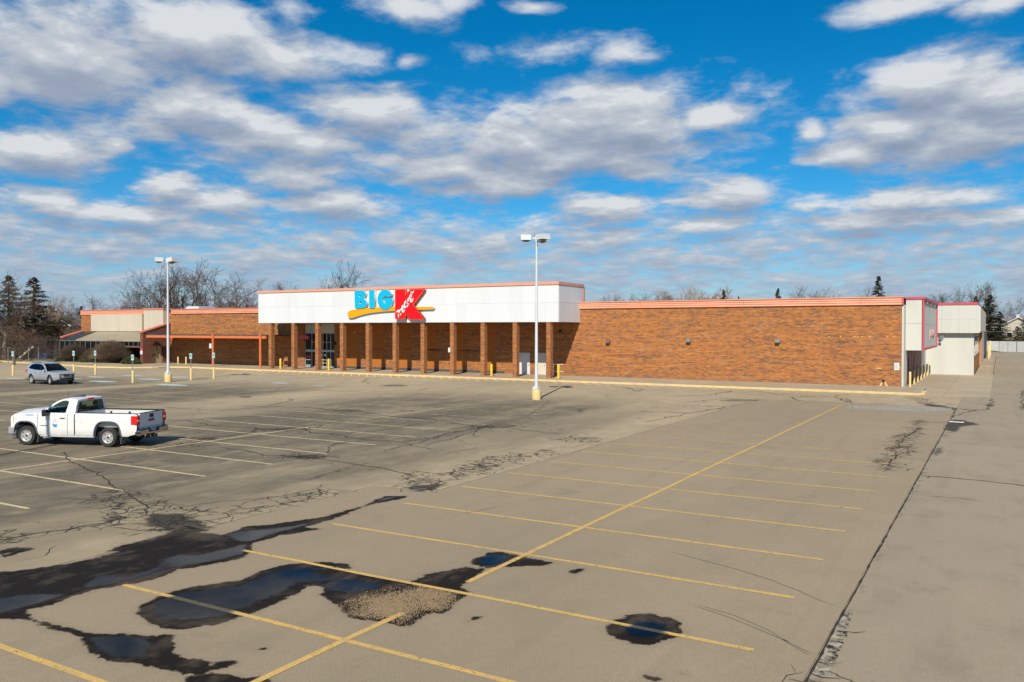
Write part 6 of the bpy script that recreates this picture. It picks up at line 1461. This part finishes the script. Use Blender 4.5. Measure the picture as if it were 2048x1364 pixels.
def spruce_meshes(seed, H=12.0, R_=3.0, mname='needle', gap=0.0, n_=9000):
    r = random.Random(seed); tr = MB(); tr.tube([(0,0,-.1),(0,0,H*.97)], [H*.018, .02], 6); cr = MB()
    nb = int(210); 
    for b_ in range(nb):
        f = (b_+.5)/nb; z = H*(.07+.92*f)
        L = R_*(1-f)**.85*r.uniform(.55,1.15)+.12
        if r.random() < gap: continue
        a = r.uniform(0, 2*PI); dx, dy = math.cos(a), math.sin(a); sag = .28+.25*r.random(); tr_p = []
        for k in range(5): s_ = k/4; tr_p.append(Vector((dx*L*s_, dy*L*s_, z - L*sag*s_*(1-.35*s_) + .10*L*s_*s_)))
        for k in range(4): limb(tr, tr_p[k], tr_p[k+1], .03*(1-k/5), .03*(1-(k+1)/5), 3)
        m_ = int(n_/nb*(.35+1.3*L/R_))
        for _ in range(m_):
            s_ = r.random()**.7; i = min(3, int(s_*4)); p = tr_p[i].lerp(tr_p[i+1], s_*4-i); w = L*.20*(1-.5*s_)+.08
            p = p+Vector((-dy, dx, 0))*r.uniform(-w, w)+Vector((0,0,r.uniform(-.14,.05)))
            q = Vector((dx+r.uniform(-.8,.8), dy+r.uniform(-.8,.8), r.uniform(-.9,.2))).normalized()*r.uniform(.16,.34); t_ = Vector((-dy+r.uniform(-.5,.5), dx+r.uniform(-.5,.5), r.uniform(-.4,.4))).normalized()*r.uniform(.05,.10)
            cr.add([p-t_, p+t_, p+q], [(0,1,2)])
    return tr.mesh('trunk', [M['bark']], False, False), cr.mesh('crown', [M[mname]], False, False)
PROT = {
 'b1': bare_tree_meshes(1, 12, .5, .5), 'b2': bare_tree_meshes(22, 12, .75, .3), 'b3': bare_tree_meshes(5, 12, .35, .9),
 'b4': bare_tree_meshes(14, 12, .6, .5, 'bark', 'twig_red', dens=.9), 'pale': bare_tree_meshes(9, 12, .3, 1.2, 'bark_pale', 'bark_pale', twigr=.022), 'palebig': bare_tree_meshes(31, 12, .7, .4, 'bark_pale', 'twig_red', fork=.22),
 's1': spruce_meshes(3, 12, 3.0), 's2': spruce_meshes(4, 12, 3.4, 'needle_brown'), 's3': spruce_meshes(8, 12, 3.8, 'needle', n_=12000), 's4': spruce_meshes(12, 12, 2.6, 'needle_brown', .18)}
def place_tree(kind, px, top, D, label, name, wide=1.0, grp=None, rot=None, base=None):
    """px: pixel column of the trunk, top: pixel row of the tip, D: metres away"""
    x, y = AT(px, D); d = ray(px, top); H = HC + D*d.z/math.hypot(d.x, d.y); s_ = H/12
    o = thing(name, label, 'tree', (x, y, 0), rot if rot is not None else (px*.37) % 6.28, grp); o.scale = (s_*wide, s_*wide, s_)
    t_, c_ = PROT[kind]
    for nm, me in (('trunk', t_), ('crown', c_)): q = bpy.data.objects.new(nm, me); C.objects.link(q); q.parent = o
    return o
GB = 'bare trees behind the store'; GL = 'trees at the left edge of the lot'; GR = 'trees beyond the east yard'; GS = 'small bare trees along the roofline'
place_tree('s4', 68, 553, 150, 'tall ragged olive spruce with a thin leaning top at left', 'spruce_tree', 2.0, GL, 1.0)
place_tree('s4', 18, 549, 165, 'dark broad spruce at the far left edge of picture', 'spruce_tree', 1.6, GL)
place_tree('palebig', 8, 556, 140, 'pale limbed bare tree in front of the dark left spruce', 'bare_tree', 1.1, GL, .4)
place_tree('b1', 44, 538, 142, 'fine twigged bare tree rising between the two left spruces', 'bare_tree', 1.1, GL)
place_tree('b4', 84, 576, 170, 'reddish bare tree just right of the ragged spruce', 'bare_tree', .9, GL)
place_tree('pale', 106, 585, 190, 'pale airy bare tree left of the gabled house', 'bare_tree', 1.3, GL)
place_tree('b4', 28, 640, 120, 'low bare tree before the left spruces by the fence', 'bare_tree', 1.7, GL)
place_tree('b1', 118, 618, 150, 'brown bare tree standing left before the gabled house', 'bare_tree', 1.5, GL)
place_tree('s1', 107, 612, 230, 'small dark spruce seen left above the gabled house', 'spruce_tree', 1.0, GL)
place_tree('s1', 163, 611, 240, 'small dark conifer at left end of the salmon roofline', 'spruce_tree', 1.3, GL)
place_tree('b2', 135, 612, 235, 'bare tree directly behind the gabled house', 'bare_tree', 1.4, GL)
place_tree('b4', 152, 618, 225, 'reddish bare tree between gabled house and brick store', 'bare_tree', 1.4, GL)
place_tree('b1', 92, 628, 200, 'brown bare tree low behind the ragged spruce', 'bare_tree', 1.6, GL)
place_tree('b2', 195, 584, 230, 'spreading bare tree above left part of the salmon roofline', 'bare_tree', 1.2, GB)
place_tree('b1', 225, 598, 230, 'small bare tree right of the spreading one at roofline left', 'bare_tree', 1.2, GB)
place_tree('b3', 272, 577, 200, 'open bare tree above the raised beige sign box', 'bare_tree', 1.1, GB)
place_tree('b2', 300, 560, 170, 'bare tree leaning left at the edge of the big clump', 'bare_tree', .95, GB, 2.1)
place_tree('b1', 328, 527, 165, 'large bare tree left of the white pole top in the clump', 'bare_tree', 1.1, GB)
place_tree('b2', 352, 518, 170, 'tall bare tree just right of the white pole in clump', 'bare_tree', 1.0, GB)
place_tree('b1', 375, 510, 165, 'tallest bare tree in the middle of the big clump', 'bare_tree', 1.0, GB, 2.)
place_tree('b2', 412, 524, 165, 'broad rounded bare tree at right of the big clump', 'bare_tree', 1.15, GB, .9)
place_tree('b4', 440, 565, 175, 'low bare tree at the right foot of the clump', 'bare_tree', 1.0, GB)
place_tree('b4', 496, 570, 165, 'dense dark bare tree just left of the white canopy', 'bare_tree', 1.3, GB)
place_tree('b2', 470, 588, 190, 'small bare tree between the clump and the canopy', 'bare_tree', 1.2, GB)
place_tree('b3', 566, 560, 210, 'sparse bare tree above the left end of canopy', 'bare_tree', 1.0, GB)
place_tree('b1', 661, 516, 170, 'lone bare tree rising above the canopy left of the sign', 'bare_tree', .75, GB, .6)
place_tree('b2', 703, 562, 205, 'low bare crown above the canopy beside the blue letters', 'bare_tree', 1.0, GB)
for i, (px, top, k, lab) in enumerate(((1222,586,'b2','leftmost low bare tree over the long brick wall'),(1248,585,'b1','second low bare tree over the long brick wall'),(1268,582,'b4','third low bare tree over the long brick wall'),(1295,579,'b2','fourth dark bare tree over the long brick wall'),(1321,578,'b1','fifth dark bare tree just left of the pale trees'),
        (1348,574,'pale','leftmost of the pale tan bare trees over the wall'),(1378,572,'pale','second of the pale tan bare trees over the wall'),(1402,569,'pale','third of the pale tan bare trees over the wall'),(1424,568,'pale','rightmost pale tan bare tree beside the small spruce'))):
    place_tree(k, px, top, 235, lab, 'bare_tree', 1.15 if k != 'pale' else 1.2, GS)
place_tree('s1', 1447, 578, 215, 'small dark spruce right of the pale bare trees', 'spruce_tree', .85, GS)
place_tree('s1', 1477, 591, 240, 'tiny spruce tip just above the brick wall fascia', 'spruce_tree', .5, GS)
place_tree('s1', 1555, 575, 215, 'small spruce midway along the long brick wall roofline', 'spruce_tree', .9, GS)
place_tree('b2', 1598, 563, 200, 'spreading bare tree right of the middle spruce', 'bare_tree', .9, GS)
place_tree('b1', 1634, 574, 210, 'lower bare tree between two taller ones over wall', 'bare_tree', .9, GS)
place_tree('b4', 1661, 567, 205, 'rounded bare tree over the right part of brick wall', 'bare_tree', .8, GS)
place_tree('b2', 1733, 566, 195, 'sparse bare tree behind the right roofline spruce', 'bare_tree', .7, GS)
place_tree('s1', 1756, 550, 165, 'tallest dark spruce above right end of brick wall', 'spruce_tree', .95, GS)
place_tree('b3', 1890, 585, 260, 'faint bare tree above the rose red annex coping', 'bare_tree', 1.2, GR)
place_tree('b2', 1925, 566, 250, 'left bare tree of the cluster over the annex', 'bare_tree', .85, GR)
place_tree('b1', 1948, 564, 250, 'middle bare tree of the cluster over the annex', 'bare_tree', .8, GR)
place_tree('b3', 1977, 561, 250, 'right bare tree of the cluster over the annex', 'bare_tree', .9, GR)
place_tree('s4', 1951, 590, 232, 'olive topped spruce just over the annex corner', 'spruce_tree', 1.0, GR)
place_tree('s3', 1979, 588, 215, 'largest dark spruce right of the grey annex', 'spruce_tree', 1.25, GR)
place_tree('s3', 1966, 612, 212, 'dark spruce squeezed behind the annex edge', 'spruce_tree', 1.5, GR)
place_tree('s3', 2000, 622, 213, 'lower spruce on the right flank of the largest', 'spruce_tree', 1.4, GR)
place_tree('s3', 2035, 652, 212, 'low dark spruce before the pale house', 'spruce_tree', 2.0, GR)
place_tree('s3', 1995, 655, 209, 'short dark spruce close behind the white fence', 'spruce_tree', 2.4, GR)
place_tree('s1', 2052, 628, 216, 'dark conifer at the extreme right edge', 'spruce_tree', 1.6, GR)
place_tree('b2', 2046, 590, 250, 'bare tree with curved limbs at the right edge', 'bare_tree', 1.0, GR)
place_tree('b4', 2018, 620, 270, 'small brown bare tree behind the pale house roofs', 'bare_tree', 1.3, GR)

def shrub(name, label, x, y, w, h, n, mname, seed, grp, thick=.012):
    r = random.Random(seed); mb = MB()
    for _ in range(n):
        a = r.uniform(0, 2*PI); e = r.random()**.6; R_ = w/2*e*r.uniform(.7,1.05); top = Vector((R_*math.cos(a), R_*math.sin(a), h*math.sqrt(max(.05, 1-(e*.93)**2))*r.uniform(.55,1.03)))
        p = Vector((r.gauss(0,.12)*w/2, r.gauss(0,.12)*w/2, 0)); mid = p.lerp(top, .5)+Vector((r.gauss(0,.08), r.gauss(0,.08), h*.10))
        limb(mb, p, mid, thick, thick*.7); limb(mb, mid, top, thick*.7, thick*.4)
        for _k in range(3):
            q = mid.lerp(top, r.uniform(.1,.9)); limb(mb, q, q+Vector((r.gauss(0,.16), r.gauss(0,.16), r.gauss(.1,.14))), thick*.5, thick*.3)
    return single(name, mb.mesh(name, [M[mname]], False, False), M[mname], label, 'shrub', grp, loc=(x, y, 0))
def evergreen_shrub(label, x, y, w, d, h, n, seed):
    r = random.Random(seed); mb = MB()
    for _ in range(n):
        u, v, a = r.random(), r.random(), r.uniform(0, 2*PI); el = math.acos(1-v); k = .75+.3*r.random()
        p = Vector((w/2*math.sin(el)*math.cos(a)*k, d/2*math.sin(el)*math.sin(a)*k, h*math.cos(el)*k+.03)); q = Vector((r.gauss(0,1), r.gauss(0,1), r.gauss(.5,1))).normalized()*r.uniform(.08,.2); t_ = q.orthogonal().normalized()*r.uniform(.03,.07)
        mb.add([p-t_, p+t_, p+q], [(0,1,2)])
    return single('evergreen_shrub', mb.mesh('evergreen_shrub', [M['yew']], False, False), M['yew'], label, 'shrub', 'low green shrubs before the lean-to', loc=(x, y, .05))
gs = 'bare brown shrubs before the lean-to'
x = FY(221,724,65.4)[0]; y = 65.4; shrub('bare_shrub', 'big rounded tan bare shrub before the glazed lean-to', x, y, 5.8, 3.15, 3000, 'dry', 1, gs, .015)
x = FY(150,722,65.5)[0]; y = 65.5; shrub('bare_shrub', 'left brown bare shrub by the wing wall end', x, y, 5.2, 2.6, 2200, 'dry_dark', 2, gs, .015)
x = FY(182,722,65.9)[0]; y = 65.9; shrub('bare_shrub', 'smaller dark shrub between the two big bare ones', x, y, 3.0, 2.0, 900, 'dry_dark', 3, gs, .014)
for lab, px, py, w, h in (('flat green shrub at left foot of the bare shrubs',128,723.5,3.2,.7),('flat green shrub between the two bare shrubs',178,725.3,5.2,.6),('flat green shrub at the recessed lean-to entrance',262,725.5,3.4,.9)):
    x = FY(px, py, 64.9)[0]; y = 64.9; evergreen_shrub(lab, x, y, w, 1.6, h, 1800, int(px))
# soil bed under them
mb = MB(); mb.box(-113.2, 64.3, .0, -94.2, 66.7, .135); struct('planting_bed', mb, worn('bark_mulch', (.13,.09,.06), (.08,.055,.035), 5, .95))
mb = MB(); mb.box(-113.3, 64.15, .0, -94.1, 64.295, .17); struct('bed_edging', mb, M['concrete'])

# ---- left background: brush, chain-link fence, container, house
def brush(px0, px1, D0, D1, h, n, mname, seed):
    r = random.Random(seed); mb = MB()
    for _ in range(n):
        x, y = AT(r.uniform(px0, px1), r.uniform(D0, D1)); p = Vector((x, y, 0)); t_ = p+Vector((r.gauss(0,.5), r.gauss(0,.5), h*r.uniform(.4,1.0))); limb(mb, p, t_, .03, .012)
        for _k in range(4):
            q = p.lerp(t_, r.uniform(.25,.95)); limb(mb, q, q+Vector((r.gauss(0,.45), r.gauss(0,.45), r.uniform(.1,.8))), .014, .008)
    o = single('brush', mb.mesh('brush', [M[mname]], False, False), M[mname], 'tangle of bare brown brush along the back fence', 'brush', kind='stuff'); return o
brush(-60, 128, 136, 158, 3.6, 1500, 'dry_dark', 4); brush(70, 160, 160, 215, 5.5, 1500, 'dry', 5); brush(-60, 130, 165, 200, 6.0, 1300, 'dry_dark', 6)
brush(1965, 2110, 206, 214, 3.5, 500, 'dry_dark', 7)
# leaf litter mounds: a strip of rough earth behind the lot
mb = MB(); r = random.Random(8)
nx_, ny_ = 60, 14
for j in range(ny_+1):
    for i in range(nx_+1):
        px = -120+ (262)*i/nx_; D = 127+ 60*j/ny_; x, y = AT(px, D); mb.v.append((x, y, -.04 + (.25+.5*j/ny_)*r.random()*min(1, j/2)))
for j in range(ny_):
    for i in range(nx_): a = j*(nx_+1)+i; mb.f.append((a, a+1, a+nx_+2, a+nx_+1)); mb.mi.append(0)
struct('rough_ground', mb.mesh('rough_ground', [terrain_m], True, False), terrain_m)
# chain-link fence
M['mesh_wire'] = mat('fence_wire', (.22,.22,.21), .5, .5)
cf = thing('chain_link_fence', 'grey chain link fence before the brush at left', 'fence', (*AT(30, 131), 0), world=True)
fp = [AT(p, d) for p, d in ((-60,127),(-20,128.5),(16,130),(57,131.5),(77,134),(110,137),(135,140))]
for a in fp: mb = MB(); mb.tube([(a[0],a[1],0),(a[0],a[1],2.0)], .04, 6); part('fence_post', mb, M['steel'], cf)
mb = MB()
for a, b_ in zip(fp[:-1], fp[1:]):
    L = math.dist(a, b_); n = int(L/.22); P = lambda s_, z: Vector((a[0]+(b_[0]-a[0])*s_, a[1]+(b_[1]-a[1])*s_, z))
    for k in range(n):
        s0 = k/n; s1 = min(1, s0+1.9/L); limb(mb, P(s0,.05), P(s1,.05+1.9*(s1-s0)*L/1.9), .004, .004); s2 = max(0, s0-1.9/L); limb(mb, P(s0,.05), P(s2,.05+(s0-s2)*L), .004, .004)
w_ = part('wire_mesh', mb.mesh('wire_mesh', [M['mesh_wire']], False, False), None, cf); w_['kind'] = 'stuff'
mb = MB()
for a, b_ in zip(fp[:-1], fp[1:]): mb.tube([(a[0],a[1],1.98),(b_[0],b_[1],1.98)], .02, 5)
part('top_rail', mb, M['steel'], cf)
# dark container
cx_, cy_ = AT(68, 143); ct = thing('shipping_container', 'black shipping container half hidden by the brush', 'container', (cx_, cy_, 0), YAW-.15)
mb = MB(); mb.bbox(-3.0,-1.2,.15,3.0,1.2,2.75,.04); part('container_body', mb, M['black'], ct)
mb = MB()
for k in range(24): mb.box(-2.9+.245*k, -1.23, .3, -2.78+.245*k, -1.2, 2.6)
part('ribs', mb, M['black'], ct)['kind'] = 'stuff'
mb = MB(); mb.bbox(-1,-1,.1,1,1,.9,.1); single('tarp_bundle', mb, mat('blue_tarp', (.06,.16,.35), .6), 'blue tarp bundle lying at the foot of the brush', 'tarp', loc=(*AT(93,140),0), rz=.3)
mb = MB(); mb.obox((0,0,1.0), (.5,.9,.95), (.06,-.03,0), (-.05,-.08,.1)); single('leaning_plank', mb, M['cream_door'], 'ochre plank leaning before the black container', 'plank', loc=(*AT(50,139),0))
# wooden-fence house with gable
def gable_house(label, px, D, w, d, hw, hr, wallm, roofm, rz, wins, trimm, group=None):
    x, y = AT(px, D); o = thing('house', label, 'house', (x, y, 0), rz, group)
    mb = MB(); mb.prism([(-w/2,-d/2,0),(w/2,-d/2,0),(w/2,-d/2,hw),(0,-d/2,hr),(-w/2,-d/2,hw)], (0,d,0)); part('walls', mb, wallm, o)
    for s_ in (-1, 1):
        a = Vector((0,-d/2-.4,hr)); e = Vector((s_*(w/2+.5),-d/2-.4,hw-(hr-hw)*.5/(w/2))); n_ = Vector((0,0,.14)); mb = MB(); mb.prism([a, e, e+n_, a+n_], (0,d+.8,0)); part('roof', mb, roofm, o)
        mb = MB(); mb.prism([a+Vector((0,-.04,-.08)), e+Vector((0,-.04,-.08)), e+Vector((0,-.04,.16)), a+Vector((0,-.04,.16))], (0,.03,0)); part('barge_board', mb, trimm, o)
    for (wx, wz, ww, wh) in wins:
        mb = MB(); mb.box(wx-ww/2-.14,-d/2-.07,wz-wh/2-.14,wx+ww/2+.14,-d/2-.01,wz+wh/2+.14); f_ = part('window', mb, trimm, o); mb = MB(); mb.box(wx-ww/2,-d/2-.075,wz-wh/2,wx+ww/2,-d/2-.0701,wz+wh/2); part('pane', mb, M['glass_dark'], f_)
    return o
hb = worn('dark_brown_siding', (.075,.058,.045), (.10,.08,.06), 1, .8, (1,1,8)); hroof = worn('brown_shingle_roof', (.22,.16,.12), (.16,.12,.09), 1, .9)
o = gable_house('dark gabled house with white trimmed windows behind the brush', 137, 195, 4.6, 9, 5.3, 6.7, hb, hroof, YAW+.05, [(1.2,4.75,.7,.75),(-1.4,4.75,.6,.7)], M['white_paint'])
mb = MB(); mb.box(.1,-4.62,1.5,2.3,-4.51,3.0); part('garage_door', mb, M['cream_door'], o)
hw_ = worn('cream_house_siding', (.55,.50,.42), (.48,.43,.36), 1, .8, (1,1,6))
gable_house('pale house with brown roof behind spruces at right', 2022, 246, 9, 12, 5.2, 7.3, hw_, hroof, YAW-.9, [(-2,3.9,1,1.1),(1.5,3.9,1,1.1)], M['white_paint'], 'houses beyond the white fence')
o = gable_house('pale house with chimney at the right edge', 2052, 240, 10, 12, 4.9, 7.6, hw_, hroof, YAW-.8, [(-2,3.3,1,1.1),(1.5,3.3,1,1.1)], M['white_paint'], 'houses beyond the white fence')
mb = MB(); mb.box(-2.2,0,5,-1.5,.7,8.4); part('chimney', mb, M['white_paint'], o)
# white panel fence across the far end
wf = thing('panel_fence', 'white panel fence across the far end of the drive', 'fence', (10, 197, 0), world=True)
pm = worn('white_fence_panel', (.60,.61,.58), (.48,.48,.45), 1.2, .7, rnd=.06); x = -3.2; k = 0
while x < 34:
    w_ = 1.55; y = 199.6 - .75*(x+3)*.72; y2 = 199.6-.75*(x+w_+3)*.72
    mb = MB(); hgt = 2.05 if 3.6 < x < 5 else 2.2; mb.prism([(x+.03,y,.05),(x+w_-.03,y2,.05),(x+w_-.03,y2,hgt),(x+.03,y,hgt)], (0,.06,0)); part('fence_panel', mb, pm, wf)
    if k % 4 == 0: mb = MB(); mb.box(x-.06,y-.08,0,x+.06,y+.04,2.35); part('fence_post', mb, M['mullion'], wf)
    x += w_; k += 1
mb = MB(); x0, y0 = G(2028, 704.3); mb.prism([(4.2,192.8,0),(9,190.3,0),(9,190.3,1.15),(4.9,192.4,1.15),(4.9,192.4,.9),(4.2,192.8,.9)], (0,.08,0)); single('board_stack', mb, M['beige_door'], 'tan boards leaning against the white fence', 'boards')
mb = MB(); mb.tube([(0,0,.1),(.8,0,.3),(1.6,.1,.22),(2.4,0,.1)], .09, 5); single('fallen_branch', mb, M['bark'], 'dark debris lying at foot of the white fence', 'debris', loc=(*G(1975,704.5),0), rz=-.3)
# overhead cables at the right, on one pole beyond the picture
up_ = thing('utility_pole', 'wooden utility pole beyond the right edge carrying three cables', 'utility pole', (13, 140, 0), world=True)
mb = MB(); mb.tube([(13,140,0),(13,140,9)], [.16,.11], 8); part('pole', mb, M['bark'], up_)
for z0, z1 in ((7.7,6.4),(6.5,5.3),(5.3,4.3)):
    P = [Vector((AX-.3+ (13.3-AX)*k/12, 128+12*k/12, z1+(z0-z1)*(k/12) - .35*math.sin(PI*k/12))) for k in range(13)]; mb = MB(); mb.tube(P, .018, 4); part('cable', mb, M['mullion'], up_)
# far tree line closing the horizon
r = random.Random(77); mb = MB(); cnt = 0
for k in range(900):
    az = -YAW + r.uniform(-1.5, 1.25); D = r.uniform(300, 420)
    x, y = D*math.sin(az), D*math.cos(az); h = r.uniform(6.0, 9.0); p = Vector((x,y,0)); limb(mb, p, p+Vector((r.gauss(0,.4),r.gauss(0,.4),h*.8)), .16, .05)
    for _ in range(26):
        q = p+Vector((0,0,h*r.uniform(.2,.8))); a = r.uniform(0,6.28); L = r.uniform(1.0,3.0); e = q+Vector((L*math.cos(a), L*math.sin(a), r.uniform(.5,2.2))); limb(mb, q, e, .06, .03)
        for _j in range(2): f_ = q.lerp(e, r.uniform(.3,1)); limb(mb, f_, f_+Vector((r.gauss(0,.8),r.gauss(0,.8),r.uniform(.1,1.1))), .03, .02)
single('distant_woods', mb.mesh('distant_woods', [M['twig']], False, False), M['twig'], 'distant line of bare woods along the horizon', 'woods', kind='stuff')
